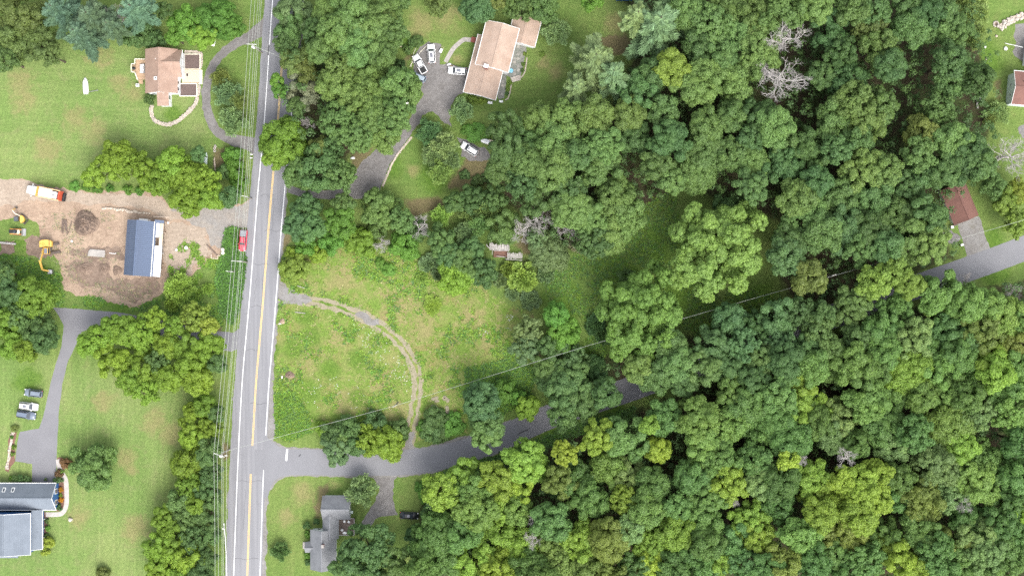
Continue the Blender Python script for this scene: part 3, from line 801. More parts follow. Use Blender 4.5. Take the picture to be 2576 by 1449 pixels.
for i in range(4): reg('S', 2.2, crown_broad(2.2, 300 + i, leaf=.30, clump=(.35, .6), vs=.8, k_leaf=60), 1.6)
for i in range(3): reg('X', 1.0, crown_broad(1.0, 350 + i, leaf=.17, clump=(.22, .34), vs=.8, k_leaf=120), .75)
for i in range(2): reg('G', 12.0, crown_broad(12.0, 401 + i * 7, leaf=.44, clump=(.55, 1.0), vs=.62, n1=84, irr=.55, gaps=.16, lobe=(.11, .21)), 6.5)
for i in range(3): reg('C', 3.5, crown_fine(3.5, 500 + i, 1.1), 3.4)
for i in range(2): reg('K', 2.5, crown_fine(2.5, 520 + i, .7, .5, .3), 1.7)
for i in range(3): reg('P', 6.0, crown_pine(6.0, 600 + i, 11.0), 10.0)
DEAD = []
for i in range(4):
    mbd = branch_mesh('limbs', 700 + i, 4.0, 8.0, M['deadwood'], 5, 11)
    meb = bpy.data.meshes.new('limbs'); meb.from_pydata(mbd.v, [], mbd.f); meb.materials.append(M['deadwood']); meb.update()
    DEAD.append(meb)

PAL = {'d': ((.076, .150, .048), 'dark green'), 'g': ((.094, .174, .056), 'mid-green'), 'l': ((.128, .216, .063), 'light green'), 'y': ((.168, .262, .050), 'yellow-green'),
       'z': ((.225, .300, .048), 'bright yellow'), 'b': ((.090, .170, .062), 'bluish green'), 's': ((.132, .205, .084), 'sage green'), 'o': ((.128, .178, .050), 'olive'),
       'k': ((.200, .212, .125), 'grey-brown'), 'L': ((.168, .275, .036), 'fresh green'), 'v': ((.108, .235, .040), 'vivid green'), 'q': ((.050, .100, .060), 'deep blue-green'),
       'e': ((.098, .168, .100), 'blue-green'), 'r': ((.17, .105, .055), 'rust-brown'), 'a': ((.50, .24, .02), 'orange'), 'p': ((.172, .265, .118), 'pale blue-green')}
TREES = []      # (root, kind word, colour word, size word, zone, x)

def plant(typ, x, y, r, col, h=None, zone=None, label=None, cat=None, group=None):
    """typ: T tree, P pine, C cedar, K brush, S shrub, G great spreading tree; x y r in survey units"""
    rm = r / 10.0
    key = {'T': 'B' if rm > 4.9 else ('M' if rm > 2.9 else 'S'), 'S': 'M' if rm > 3 else ('S' if rm > 1.3 else 'X')}.get(typ, typ)
    if h is None:
        h = {'T': 13.0, 'P': 19.0, 'C': 7.0, 'K': 2.4, 'S': rm * 1.6, 'G': 19.0}[typ] + R_.uniform(-.6, .6)
        if typ == 'C': h = min(h, rm * 2.2)
    R, crown, trunk, below = R_.choice(PROTO[key])
    hc = max(h * .72, .3)
    rm *= (1 - hc / CAMH)
    s = rm / R * (.94 if zone and ('clump over' in zone or 'row above' in zone) else 1) * (1.06 if not zone or 'wood' not in zone or 'above the' in zone else 1.17)
    pos = W(x, y, hc); pos.z = 0
    wood = bool(zone) and 'wood' in zone
    name = {'T': 'forest_tree' if wood else 'broadleaf_tree', 'G': 'broadleaf_tree', 'P': 'pine_tree', 'C': 'cedar_tree', 'K': 'brush_thicket', 'S': 'shrub'}[typ]
    root = empty(name, pos, R_.uniform(0, 6.28))
    topz = {'P': .3, 'G': .62 * R, 'K': .7 * R, 'C': 1.0 * R}.get(key, .8 * R)
    sz = s
    zc = h - topz * s
    if typ == 'P':
        sz = min(s * 1.1, (h - 2) / 11.0); zc = h
    elif zc < below * s * .55:            # low bush: foliage reaches the ground
        zc = max(zc, h * .35); sz = max(.2, (h - zc) / topz)
    c = bpy.data.objects.new('crown', crown); COL.objects.link(c); c.parent = root
    c.location = (0, 0, zc); c.scale = (s * R_.uniform(.92, 1.08), s * R_.uniform(.92, 1.08), sz * R_.uniform(.9, 1.05))
    if typ in 'TG': c.rotation_euler = (R_.uniform(-.14, .14), R_.uniform(-.14, .14), 0)
    b = PAL[col][0]; j = R_.uniform(.84, 1.16); hj = R_.uniform(-.09, .09)
    if zone and 'wood' in zone and ('lower' in zone or 'right edge' in zone): b = (b[0] * 1.16, b[1] * 1.18, b[2] * .98)      # brighter green species south of the road
    if typ == 'C': b = tuple(v * 1.3 for v in b)
    c.color = (b[0] * j * (1 + hj), b[1] * j, b[2] * j * (1 - hj), 1)
    t = bpy.data.objects.new('trunk', trunk); COL.objects.link(t); t.parent = root
    t.scale = (s, s, max(zc, .25) if typ != 'P' else h * .97)
    if label:
        tag(root, label, cat or 'shrub', group)
    else:
        size = 'small' if r < 30 else ('medium' if r < 46 else 'large')
        kw = {'T': 'broadleaf tree', 'G': 'spreading tree', 'P': 'pine tree', 'C': 'cedar', 'K': 'brush thicket', 'S': 'shrub'}[typ]
        TREES.append((root, kw, PAL[col][1], size, zone, x))
    return root

def dead_tree(x, y, r, h=13.0, zone=None, low=False):
    rm = r / 10
    pos = W(x, y, h * .8); pos.z = 0
    root = empty('dead_tree', pos, R_.uniform(0, 6.28))
    l = bpy.data.objects.new('limbs', R_.choice(DEAD)); COL.objects.link(l); l.parent = root
    s = rm / 4.6; hl = min(8 * s, h)
    l.location = (0, 0, h - hl); l.scale = (s, s, hl / 9.0)
    mb = MB(); rr = .03 * hl + .05
    mb.tube([(0, 0, 0), (0, 0, .3), (.1, .05, (h - hl) * .6 + .3), (0, 0, h - hl + .5)], [rr * 1.6, rr * 1.2, rr, rr * .8], 7)
    mb.build('trunk', M['deadwood'], root)
    TREES.append((root, 'bare dead tree', 'grey', 'small' if r < 25 else 'large', zone, x))
    return root

MINR = 0
def rows(txt, typ, h, zone):
    for it in txt.split(';'):
        it = it.split()
        if len(it) < 4: continue
        if typ == 'T' and 'wood' in zone and float(it[2]) < 37 and it[3] not in 'zy': continue      # saplings lost under their neighbours
        hh = h + R_.uniform(-2.2, 2.2) * (h > 11) if h else None
        plant(typ, float(it[0]), float(it[1]), float(it[2]), it[3], float(it[4]) if len(it) > 4 else hh, zone)

Z = 'by the lawn in the top left corner'
rows('50 35 62 o;25 110 52 o;98 112 46 o;130 140 30 o;15 150 34 g', 'T', 14, Z)
rows('150 28 52 e;235 45 64 e;205 88 50 e;345 28 50 e;285 70 36 e', 'P', 19, Z)
dead_tree(308, 40, 30, 12, Z)
rows('362 88 34 g 6;392 100 24 g 5;330 95 24 g 5', 'S', 6, Z)
rows('467 62 46 v;548 45 52 v;508 92 36 L;415 30 22 d;585 70 30 v;440 95 22 v', 'T', 10, 'behind the white house')
rows('567 232 42 s 7;583 300 40 s 7;552 195 28 o 6;600 255 26 o 6', 'C', 7, 'beside the gravel loop drive')
Z = 'in the row above the dirt yard'
rows('293 393 44 L;268 428 36 L;330 420 38 L;367 430 44 L;433 407 44 L;467 446 54 L;515 460 44 L;467 503 44 L;533 493 38 L;580 495 28 g;400 455 40 L;235 445 26 L;503 388 20 d', 'T', 9, Z)
rows('583 392 27 v 3.5;590 424 27 v 3.5;600 460 24 v 3;562 432 20 g 3;187 468 15 v 1.2;215 470 13 v 1.2;245 474 13 v 1.2;320 478 13 v 1.2;350 480 12 v 1.2;275 474 12 v 1.2', 'S', 3, Z)
Z = 'at the left edge below the diggers'
rows('83 752 52 L;27 745 42 g;17 800 44 L;93 832 52 g;27 852 48 L;67 878 36 L;112 855 34 g;50 800 36 g;-20 700 50 g;8 690 30 g', 'T', 11, Z)
dead_tree(62, 877, 16, 9, Z)
Z = 'in the clump over the paved drive'
rows('247 850 46 L;317 833 42 L;285 818 30 L;353 843 50 L;397 800 32 L;440 818 30 L;493 800 44 z;532 820 26 z;460 862 38 L;522 878 50 L;283 912 46 L;360 928 56 L;483 915 48 L;402 905 38 g;500 952 44 L;367 982 40 L;330 960 34 L;430 950 36 L;222 868 30 L;550 915 26 g;415 868 36 L', 'T', 11, Z)
rows('447 728 42 y 6;520 727 17 y 3;430 765 22 y 4', 'C', 6, 'at the lower edge of the dirt yard')
Z = 'in the roadside row at lower left'
rows('513 1022 36 L;488 1052 34 L;528 1075 32 L;482 1098 30 L;528 1122 28 g;467 1165 43 L;520 1152 30 g;535 1187 30 g;473 1218 36 L;520 1232 38 g;450 1258 28 g;490 1265 34 L;413 1302 36 L;467 1308 40 g;520 1298 36 g;433 1348 38 L;490 1355 40 g;393 1372 33 L;417 1408 40 L;473 1408 42 L;522 1408 30 g;400 1443 36 L;450 1452 40 L;505 1455 36 g;545 1040 22 g;540 1262 22 g;540 1345 22 g', 'T', 8, Z)
Z = 'on the lawn by the blue house'
rows('233 1178 57 l 9', 'T', 9, Z)
rows('257 1444 17 o 2.5', 'S', 2.5, Z)
Z = 'along the road at the top'
rows('737 33 54 s;728 72 40 g;720 108 32 g;700 207 19 v;707 232 20 v;764 227 43 k;750 268 26 g;744 157 40 o;770 185 28 o', 'T', 10, Z)
dead_tree(780, 315, 20, 7, Z)
Z = 'in the grove beside the gravel drive'
rows('830 40 52 l;880 30 60 l;960 42 56 l;938 88 60 l;844 87 46 l;808 130 36 l;904 118 50 l;964 143 36 g;850 177 42 l;844 215 46 l;927 213 56 l;1004 213 46 l;1038 234 28 l;897 250 50 l;960 262 46 l;1004 279 38 l;857 307 50 l;937 300 56 l;992 312 40 l;897 343 44 l;968 353 36 l;990 90 40 l;800 80 36 g', 'T', 15, Z)
Z = 'at the road bend by the gravel drive mouth'
rows('712 360 64 L;808 372 30 o;812 423 64 g;752 432 42 g;858 444 40 g;690 395 30 L', 'T', 12, Z)
Z = 'around the sand-roofed house'
rows('1007 2 26 g;1104 6 36 o;1205 12 50 b;1310 14 44 l;1368 18 42 l;1488 5 28 v;1250 -5 30 o', 'T', 10, Z)
rows('1402 80 40 s 7;1160 278 33 s 6;1074 330 36 b 7;1117 365 40 s 8;1087 393 30 s 6;1104 430 36 l 7;1135 405 26 s 6', 'C', 7, Z)
rows('1050 103 15 g 1.5;1027 123 13 g 1.6;1007 163 14 d 2.2;1036 108 11 g 1.4;1197 333 28 v 1.2;1175 330 16 v 1;1220 336 16 v 1;1186 250 11 y 1.5;1214 253 11 y 1.5;1200 255 8 y 1.3;1170 440 14 g 1.2;1200 455 16 g 1.4;1225 448 14 g 1.3', 'S', 2, Z)
Z = 'at the top edge of the wood'
rows('1495 150 62 p;1540 190 48 p;1450 222 42 p;1655 62 72 p 22;1600 45 40 p', 'P', 19, Z)
rows('1588 160 26 d;1638 193 42 g;1685 173 40 y;1755 207 55 l;1838 202 60 l;1815 140 54 l;1731 30 52 l;1785 60 46 l;1848 33 58 l;1910 48 54 l;1905 117 54 l;1865 93 44 l;1760 120 44 g;1605 233 42 g;1700 130 34 g', 'T', 17, Z)
rows('1965 30 50 l;2042 20 42 l;1942 105 36 l;2082 77 44 d;2108 132 42 d;2062 190 38 g;2132 200 46 d;2139 27 46 g;2192 33 42 g;2185 70 42 o;2209 117 48 l;2282 20 40 g;2292 77 46 g;2290 115 36 g;2365 60 48 g;2395 85 38 g;2330 30 38 d;2232 167 40 g;2239 213 36 g;2292 187 36 g;2325 140 34 g;2382 157 44 g;2335 193 32 g;2392 207 42 g;2450 205 42 d', 'T', 18, 'in the wood at top right')
rows('2452 27 46 o 6;2455 85 36 o 5;2420 5 30 o 5', 'C', 6, 'in the wood at top right')
dead_tree(2000, 88, 58, 18, 'in the wood at top right'); dead_tree(1985, 172, 66, 18, 'in the wood at top right')
Z = 'in the wood above the clearing'
rows('1671 283 46 g;1578 287 42 l;1501 293 46 l;1428 300 52 l;1355 302 52 l;1398 362 60 l;1328 362 46 g;1264 318 40 d;1272 372 40 g;1515 360 50 l;1501 413 56 l;1388 420 56 l;1328 412 50 g;1588 347 46 g;1681 353 52 d;1771 317 46 l;1771 377 56 l;1755 433 60 l;1838 293 42 g;1905 293 40 d;1888 350 42 g;1888 407 50 l;1828 393 46 l;1578 462 36 l;1315 462 46 g;1428 477 48 g;1888 473 40 g;1650 415 44 g;1690 455 40 l;1260 430 38 g;1450 390 40 g;1275 470 34 d;1730 260 36 g;1620 315 36 g', 'T', 17, Z)
rows('1438 526 56 l;1548 500 54 l;1528 583 60 l;1571 543 52 l;1355 503 42 g;1501 609 46 g;1488 549 50 l;1395 545 36 g', 'T', 15, Z)
Z = 'in the wood left of the red-roofed garage'
rows('2299 267 34 g;2319 227 36 g;2359 273 40 g;2139 260 50 l;2209 270 46 g;2099 300 48 l;2172 310 56 l;2152 353 42 g;2042 373 42 d;2099 383 38 g;1949 317 46 l;1965 350 38 g;1972 410 50 g;2315 333 40 o;2392 350 42 l;2252 377 36 g;2305 390 42 l;2165 427 46 l;2219 430 42 l;2332 430 46 g;2425 393 56 g;2460 415 38 g;2368 432 38 g;2049 460 38 d;2075 430 32 d;2115 473 34 g;2272 470 38 g;2400 300 34 o;2265 310 34 d;2010 290 26 o', 'T', 17, Z)
rows('1999 503 46 l;2032 535 50 l;2105 493 46 g;2119 569 56 b;2072 585 48 g;1982 609 42 g;1975 649 46 b;2029 696 46 o;2159 626 40 l;2105 653 28 o;2259 543 60 g;2282 598 68 l;2322 545 42 g;2338 616 40 l;2245 689 42 y;2195 713 44 y;2199 759 36 l;2282 716 34 y;2119 723 36 g;2180 570 40 d;2230 620 40 g;2200 500 46 g;2060 640 36 d;2375 660 30 g;2140 680 30 o', 'T', 17, Z)
dead_tree(2552, 388, 50, 12, 'by the red-roofed garage')
rows('2534 505 38 y 9;2558 560 40 y 9;2500 470 34 l 9;2560 480 30 z 9', 'T', 9, 'by the red-roofed garage')
rows('2515 285 36 o 3.5;2495 300 22 o 3', 'C', 3.5, 'by the red-roofed garage')
Z = 'between the meadow and the main road'
rows('771 528 46 g;752 566 40 b;786 572 38 g;857 560 40 v;864 516 34 g;957 526 52 l;1010 552 32 l', 'T', 10, Z)
rows('914 610 40 L 4;830 612 30 v 4;770 622 28 v 3.5;737 676 38 y 4.5;1017 616 42 v 5;977 680 17 v 1.4;957 660 14 v 1.2;880 600 28 L 3;800 640 24 L 2.6;735 640 18 L 2;1040 580 30 g 5;950 575 26 g 4', 'S', 4, Z)
dead_tree(1042, 570, 34, 7, Z); dead_tree(960, 605, 24, 5, Z)
Z = 'around the collapsed shed'
rows('1110 540 28 y 5;1167 585 30 s 6;1227 526 46 o 7;1204 562 36 g 7;1180 540 28 o 6', 'C', 6, Z)
rows('1144 508 30 d;1107 606 38 g;1164 662 50 g;1144 702 46 L;1217 684 42 g;1262 570 40 g;1381 634 54 s;1350 600 30 s;1125 640 34 g;1190 500 34 d;1245 500 34 g;1190 625 30 g', 'T', 8, Z)
rows('1077 663 28 s 2;1261 705 20 s 2;1315 700 40 y 3;1375 688 26 s 3;1335 752 28 s 2.2;1085 768 26 L 1.2;1100 690 18 s 1.6;1060 700 14 y 1.2;1290 740 20 s 1.6;1278 680 22 y 2.5', 'K', 2, Z)
dead_tree(1355, 553, 40, 10, Z); dead_tree(1325, 588, 32, 9, Z); dead_tree(1410, 586, 36, 9, Z)
Z = 'in the clearing'
plant('G', 1808, 615, 124, 'y', 20, Z); plant('G', 1610, 780, 106, 'y', 18, Z)
TREES[-1][0].children[0].color = (.138, .250, .055, 1); TREES[-2][0].children[0].color = (.182, .298, .072, 1)
rows('1821 523 32 g 9;1870 530 30 d 8;1540 770 30 d 9;1560 830 28 d 7;1575 700 24 d 7', 'T', 9, Z)
rows('1501 818 30 d 2.5;1520 845 24 d 2.5;1400 640 30 o 2;1440 600 26 k 2.5;1460 620 22 k 2.2', 'K', 2.5, Z)
Z = 'at the edge of the meadow'
rows('1398 793 34 v;1415 843 50 v;1331 833 40 s;1321 878 36 s;1375 870 26 g;1421 916 56 b;1370 925 32 g', 'T', 10, Z)
Z = 'beside the side road bend'
rows('1435 957 54 g;1495 930 34 d 6;1421 987 56 g;1468 1010 46 g;1521 992 42 g;1421 1045 40 g;1328 1025 32 L 7;1211 1012 50 b;1227 1072 46 g;1224 1105 32 l;1267 985 34 v 6;1300 1000 24 v 5;1375 960 26 g 8', 'T', 12, Z)
Z = 'in the wood above the side road'
rows('1688 866 42 g;1705 913 46 l;1605 925 42 l;1655 949 46 g;1768 823 34 d;1835 803 42 b;1788 869 50 b;1871 866 46 b;1905 816 44 d;1828 916 50 g;1915 900 42 g;1765 926 42 g;1720 960 38 g;1650 880 30 d;1952 793 48 b;1965 863 42 b;2005 783 40 d;2062 795 42 g;2150 755 40 g;2052 829 44 g;2132 783 44 g;2149 853 40 g;1972 909 50 g;2032 883 50 g;2082 876 42 g;2045 760 24 d 6;1890 950 40 g;2100 830 34 g;1580 960 34 g', 'T', 16, Z)
Z = 'in the wood at the right edge'
rows('2249 783 40 g;2205 833 42 g;2365 736 48 l;2379 683 36 g;2365 772 42 l;2432 763 44 l;2465 726 32 l;2482 766 38 l;2525 793 46 l;2565 800 40 l;2372 829 40 b;2415 849 46 b;2299 849 46 s;2265 883 42 s;2215 883 42 g;2332 883 46 g;2465 836 46 o;2549 866 40 o;2282 936 60 y;2482 899 56 y;2415 889 40 g;2499 939 46 y;2145 916 46 l;2042 926 44 g;2185 943 46 g;2009 956 46 y;2555 933 42 l;2110 930 40 g;2360 930 44 l;2430 940 42 g;2300 790 36 o 9;2560 740 30 d 6', 'T', 16, Z)
dead_tree(2440, 717, 28, 12, Z); dead_tree(2545, 742, 24, 8, Z)
Z = 'by the track mouth on the side road'
rows('838 1096 38 b 5;846 1133 38 s 6;878 1078 34 g 5;927 1108 46 L 6;971 1115 44 L 6;985 1140 26 L 5;942 1063 30 g 4;1004 1082 28 g 4;811 1080 19 L 3;890 1120 28 g 5;1094 1058 36 g 3.5;1087 1087 30 g 3;1137 1072 34 v 2.5;1064 1075 18 v 2;1110 1090 24 g 2.6;860 1110 24 l 5', 'S', 5, Z)
Z = 'around the grey house'
rows('910 1238 42 s 8;704 1390 27 d 4', 'C', 8, Z)
rows('926 1394 72 g 15;868 1425 36 g 13;900 1372 22 g 11;985 1420 44 g 13', 'T', 14, Z)
rows('1040 1345 22 d 4;1075 1290 20 d 4;1068 1250 18 v 2.5;1056 1225 14 v 1.6', 'S', 4, Z)
Z = 'at the near edge of the lower wood'
rows('1107 1238 46 y;1164 1198 42 y;1184 1242 50 l;1251 1208 46 y;1194 1285 50 l;1261 1265 50 y;1111 1332 50 d;1077 1378 50 g;1121 1395 46 g;1161 1342 44 g;1237 1358 56 y;1191 1415 60 y;1244 1432 46 z;1064 1428 42 d;1140 1290 36 d;1298 1282 40 l;1308 1382 46 y;1321 1165 52 y;1308 1222 36 z', 'T', 14, Z)
dead_tree(1351, 1358, 26, 14, Z); dead_tree(1345, 1308, 20, 13, Z)
Z = 'in the lower wood below the road bend'
rows('1501 1100 38 y;1421 1138 30 z;1488 1152 28 d;1460 1120 24 g;1578 1098 46 b;1628 1065 23 y;1668 1052 42 g;1651 1128 33 z;1755 1058 52 l;1838 1062 44 l;1771 1122 50 l;1808 1152 52 g;1831 1212 44 y;1738 1195 44 g;1455 1225 62 d;1408 1205 42 o;1380 1160 34 g;1538 1178 46 l;1581 1205 42 s;1638 1218 46 g;1488 1258 44 g;1571 1258 38 y;1528 1285 34 o;1621 1275 44 g;1388 1312 48 b;1705 1275 40 g;1765 1315 44 g;1690 1180 36 d;1600 1150 34 g;1780 1250 40 g', 'T', 16, Z)
dead_tree(1838, 1257, 14, 14, Z)
Z = 'at the bottom edge of the lower wood'
rows('1461 1362 52 y;1531 1358 50 o;1581 1332 40 s;1641 1365 52 y;1638 1412 46 z;1698 1332 46 y;1401 1408 56 o;1488 1428 46 o;1731 1382 44 g;1775 1362 42 g;1838 1358 46 b;1881 1305 42 y;1888 1265 36 l;1898 1348 46 y;1821 1405 38 y;1868 1415 44 b;1588 1432 46 b;1688 1432 46 g;1761 1435 46 g;1330 1430 44 g;1370 1455 40 g;1540 1455 40 o;1930 1430 40 g', 'T', 16, Z)
Z = 'in the middle of the lower wood'
rows('1952 985 46 b;1952 1058 50 d;2022 1032 50 y;2049 1065 42 g;1982 1105 48 d;2119 1048 50 s;2179 1008 56 l;2232 992 44 g;2225 1072 56 g;2249 1115 48 s;2145 1118 38 g;1915 1078 46 d;1895 1158 42 g;1908 1205 42 s;1962 1205 52 d;1952 1265 42 d;1975 1152 27 z;2032 1198 46 y;2049 1238 40 y;2112 1205 33 y;2165 1212 42 y;2202 1185 36 y;2119 1252 44 y;2185 1252 50 y;2159 1298 44 y;2055 1288 40 y;2259 1198 40 g;2259 1242 40 g;2090 1090 40 s;2070 1130 34 d;2000 1245 36 g;1880 1010 44 g;1840 985 40 g;1870 1110 36 g', 'T', 16, Z)
dead_tree(2119, 1155, 26, 17, Z); dead_tree(2009, 1148, 15, 17, Z)
Z = 'in the lower right corner of the wood'
rows('2309 998 40 l;2292 1088 42 g;2365 985 46 g;2429 992 46 g;2389 1072 62 l;2415 1125 38 y;2452 1042 44 s;2542 1032 56 l;2515 985 40 g;2359 1172 50 s;2472 1165 60 g;2452 1210 56 l;2549 1198 44 g;2315 1258 56 o;2389 1248 44 s;2539 1265 42 g;2565 1290 40 L;2005 1342 46 l;2072 1345 40 o;2132 1345 44 o;2215 1352 46 g;2232 1378 40 y;2259 1408 40 z;2309 1338 56 g;2342 1378 44 g;2302 1425 40 y;2395 1365 44 o;2455 1342 50 s;2425 1298 42 d;2505 1318 46 d;2482 1392 50 s;2542 1382 48 g;2425 1412 46 g;2179 1405 44 g;2042 1408 46 d;2092 1385 38 g;1965 1415 48 o;2515 1440 44 g;2560 1110 44 d;2365 1440 42 g;2130 1440 42 d;2500 1090 36 d;2560 1340 40 g;2320 1150 34 d;2240 1300 34 g', 'T', 16, Z)
dead_tree(2409, 1258, 26, 15, Z)

# saplings and undergrowth that fill the wood under the crowns
def undergrowth():
    rng = np.random.default_rng(77); C = []; Nn = []; va = []
    road_ = np.array([[q.x, q.y] for q in spline([Vector((p.x, p.y)) for p in wl(sctr)], 6)])
    for poly in FOREST:
        A = np.array(ov(poly)); lo, hi = A.min(0), A.max(0)
        gxx, gyy = np.meshgrid(np.arange(lo[0], hi[0], 1.75), np.arange(lo[1], hi[1], 1.75))
        P = np.stack([gxx.ravel(), gyy.ravel()], 1) + rng.uniform(-.9, .9, (gxx.size, 2))
        P = P[(sdf(P[:, 0], P[:, 1], A) > .5) & (np.abs(P[:, 0]) < 140) & (np.abs(P[:, 1]) < 82)]
        P = P[np.min(np.hypot(P[:, 0][:, None] - road_[:, 0], P[:, 1][:, None] - road_[:, 1]), 1) > 5.0]
        P = P[vnoise(P[:, 0], P[:, 1], 6.0, 5) > .12]
        for x, y in P:
            h = 1.8 + 8.5 * rng.random() ** 1.2; n = 40; rr = rng.uniform(.8, 1.5)
            d = unit(rng.normal(size=(n, 3)) + np.array([0, 0, .5])); C.append(np.array([x, y, h]) + d * rr * rng.uniform(.4, 1.0, (n, 1)) * np.array([1, 1, .7]))
            Nn.append(unit(d + np.array([0, 0, .6]) + rng.normal(size=(n, 3)) * .4)); va.append(np.stack([np.clip(rng.normal(.5, .22, n), 0, 1), np.full(n, rng.random())], 1))
    C = np.concatenate(C); Nn = np.concatenate(Nn); va = np.concatenate(va); u, w = frame(Nn, rng); sz = .24 * rng.uniform(.65, 1.3, (len(C), 1))
    o = bpy.data.objects.new('undergrowth', quad_mesh('undergrowth', C, u * sz, w * sz * .72, va, M['leaf'])); COL.objects.link(o); o.color = (.080, .150, .050, 1)
    tag(o, 'green saplings and undergrowth filling the wood beneath the tall trees', 'undergrowth', kind='stuff')
undergrowth()

# labels: look and place first, and where several share both, which one counting from the left
ORD = ['first', 'second', 'third', 'fourth', 'fifth', 'sixth', 'seventh', 'eighth', 'ninth', 'tenth', 'eleventh', 'twelfth', 'thirteenth', 'fourteenth', 'fifteenth', 'sixteenth', 'seventeenth', 'eighteenth', 'nineteenth', 'twentieth']
byk = {}
for t in TREES: byk.setdefault((t[1], t[2], t[3], t[4]), []).append(t)
for (kw, colw, size, zone), ts in byk.items():
    ts.sort(key=lambda t: t[5])
    cat = {'broadleaf tree': 'tree', 'spreading tree': 'tree', 'pine tree': 'pine', 'cedar': 'cedar', 'brush thicket': 'brush', 'shrub': 'shrub', 'bare dead tree': 'dead tree'}[kw]
    for i, t in enumerate(ts):
        lab = f'{size} {colw} {kw} {zone}'
        if len(ts) > 1:
            lab = f'{size} {colw} {kw} {zone}, {ORD[i]} from left'
        tag(t[0], lab, cat, f'{kw}s {zone}')

# ------------------------------------------------------------------ buildings
def xf(axis):
    return (lambda x, y, z: (x, y, z)) if axis == 'x' else (lambda x, y, z: (-y, x, z))

def gable(root, cx, cy, L, Wd, hw, rise, axis, wallm, roofm, z0=0.0, over=.35, trim=True, end=.3, walls=True, slopes=(1, 1), t=.14):
    """ridge along L; parts: wall, two roof_slope, fascia boards"""
    T = xf(axis)
    def P(x, y, z):
        a = T(x, y, z); return (a[0] + cx, a[1] + cy, a[2] + z0)
    if walls:
        mb = MB(); l, w = L / 2, Wd / 2
        sec = [(-w, 0), (w, 0), (w, hw), (0, hw + rise), (-w, hw)]
        mb.loft([[P(x, y, z) for y, z in sec] for x in (-l, l)])
        mb.build('wall', wallm, root)
    l = L / 2 + end; w = Wd / 2 + over
    zt = hw + rise + t; ze = hw - rise * over / (Wd / 2) + t
    for s in (-1, 1):
        if not slopes[0 if s < 0 else 1]: continue
        mb = MB(); mb.slab(P(-l, 0, zt), P(l, 0, zt), P(l, s * w, ze), P(-l, s * w, ze), t)
        mb.build('roof_slope', roofm, root)
        if trim:
            mb = MB(); mb.beam(P(-l, s * (w + .05), ze - .05), P(l, s * (w + .05), ze - .05), .13, .13)
            mb.build('gutter', M['white'], root)
    if trim:
        for sx in (-1, 1):
            mb = MB()
            for s in (-1, 1):
                if not slopes[0 if s < 0 else 1]: continue
                mb.beam(P(sx * (l + .03), 0, zt - .06), P(sx * (l + .03), s * (w + .1), ze - .06), .07, .16)
            mb.build('rake_board', M['white'], root)
    mb = MB(); mb.beam(P(-l, 0, zt + .02), P(l, 0, zt + .02), .28, .05)
    mb.build('ridge_cap', roofm, root)

def flatroof(root, pts, roofm, t=.14, name='roof_slope', fasc=True):
    mb = MB(); mb.slab(*pts, t); return mb.build(name, roofm, root)

def window(root, x, y, z, w, h, nx, ny, framem=None, depth=.06):
    """window on a wall facing (nx, ny)"""
    a = math.atan2(ny, nx)
    mb = MB(); mb.box(0, 0, 0, depth, w, h)
    f = mb.build('window', framem or M['white'], root, loc=(x + nx * depth / 2, y + ny * depth / 2, z), rz=a)
    for s in (-1, 1):
        mp = MB(); mp.box(depth / 2 + .01, 0, s * h * .23, .03, w * .78, h * .38); mp.build('pane', M['glass'], f)
    return f

def door(root, x, y, z, w, h, nx, ny, mat=None):
    a = math.atan2(ny, nx)
    mb = MB(); mb.box(0, 0, 0, .07, w, h)
    f = mb.build('door', mat or M['white'], root, loc=(x + nx * .035, y + ny * .035, z), rz=a)
    mp = MB(); mp.box(.05, w * .35, -.05, .05, .05, .12); mp.build('handle', M['steel'], f)
    return f

def boards(root, x0, x1, y0, y1, z, mat, along='x', bw=.22, t=.05, name='deck_board'):
    """deck boards, one mesh shared by all"""
    Lb = (x1 - x0) if along == 'x' else (y1 - y0); span = (y1 - y0) if along == 'x' else (x1 - x0)
    n = max(1, int(span / bw)); w = span / n
    mb = MB(); mb.box(0, 0, 0, Lb, w * .93, t)
    first = None
    for i in range(n):
        c = (i + .5) * w
        if first is None: first = mb.build(name, mat, root); o = first
        else: o = link_copy(first, root)
        if along == 'x': o.location = ((x0 + x1) / 2, y0 + c, z); o.rotation_euler = (0, 0, 0)
        else: o.location = (x0 + c, (y0 + y1) / 2, z); o.rotation_euler = (0, 0, math.pi / 2)

def rails(root, pts, z0, h, mat, closed=False, posts=1.6):
    P = [Vector((p[0], p[1])) for p in pts]
    if closed: P.append(P[0])
    for a, b in zip(P, P[1:]):
        mb = MB(); mb.beam((a.x, a.y, z0 + h), (b.x, b.y, z0 + h), .16, .06)
        n = max(1, int((b - a).length / posts))
        for i in range(n + 1):
            q = a + (b - a) * i / n; mb.box(q.x, q.y, z0 + h / 2, .1, .1, h)
        mb.beam((a.x, a.y, z0 + h * .45), (b.x, b.y, z0 + h * .45), .05, .05)
        mb.build('railing', mat, root)

def loc(root, x, y, h=0.0):
    v = W(x, y, h) - Vector((root.location.x, root.location.y, 0))
    a = -root.rotation_euler[2]
    return Vector((v.x * math.cos(a) - v.y * math.sin(a), v.x * math.sin(a) + v.y * math.cos(a), h))

def rect(root, x0, y0, x1, y1, h):
    a = loc(root, x0, y1, h); b = loc(root, x1, y0, h)
    return (a.x + b.x) / 2, (a.y + b.y) / 2, abs(b.x - a.x), abs(b.y - a.y)

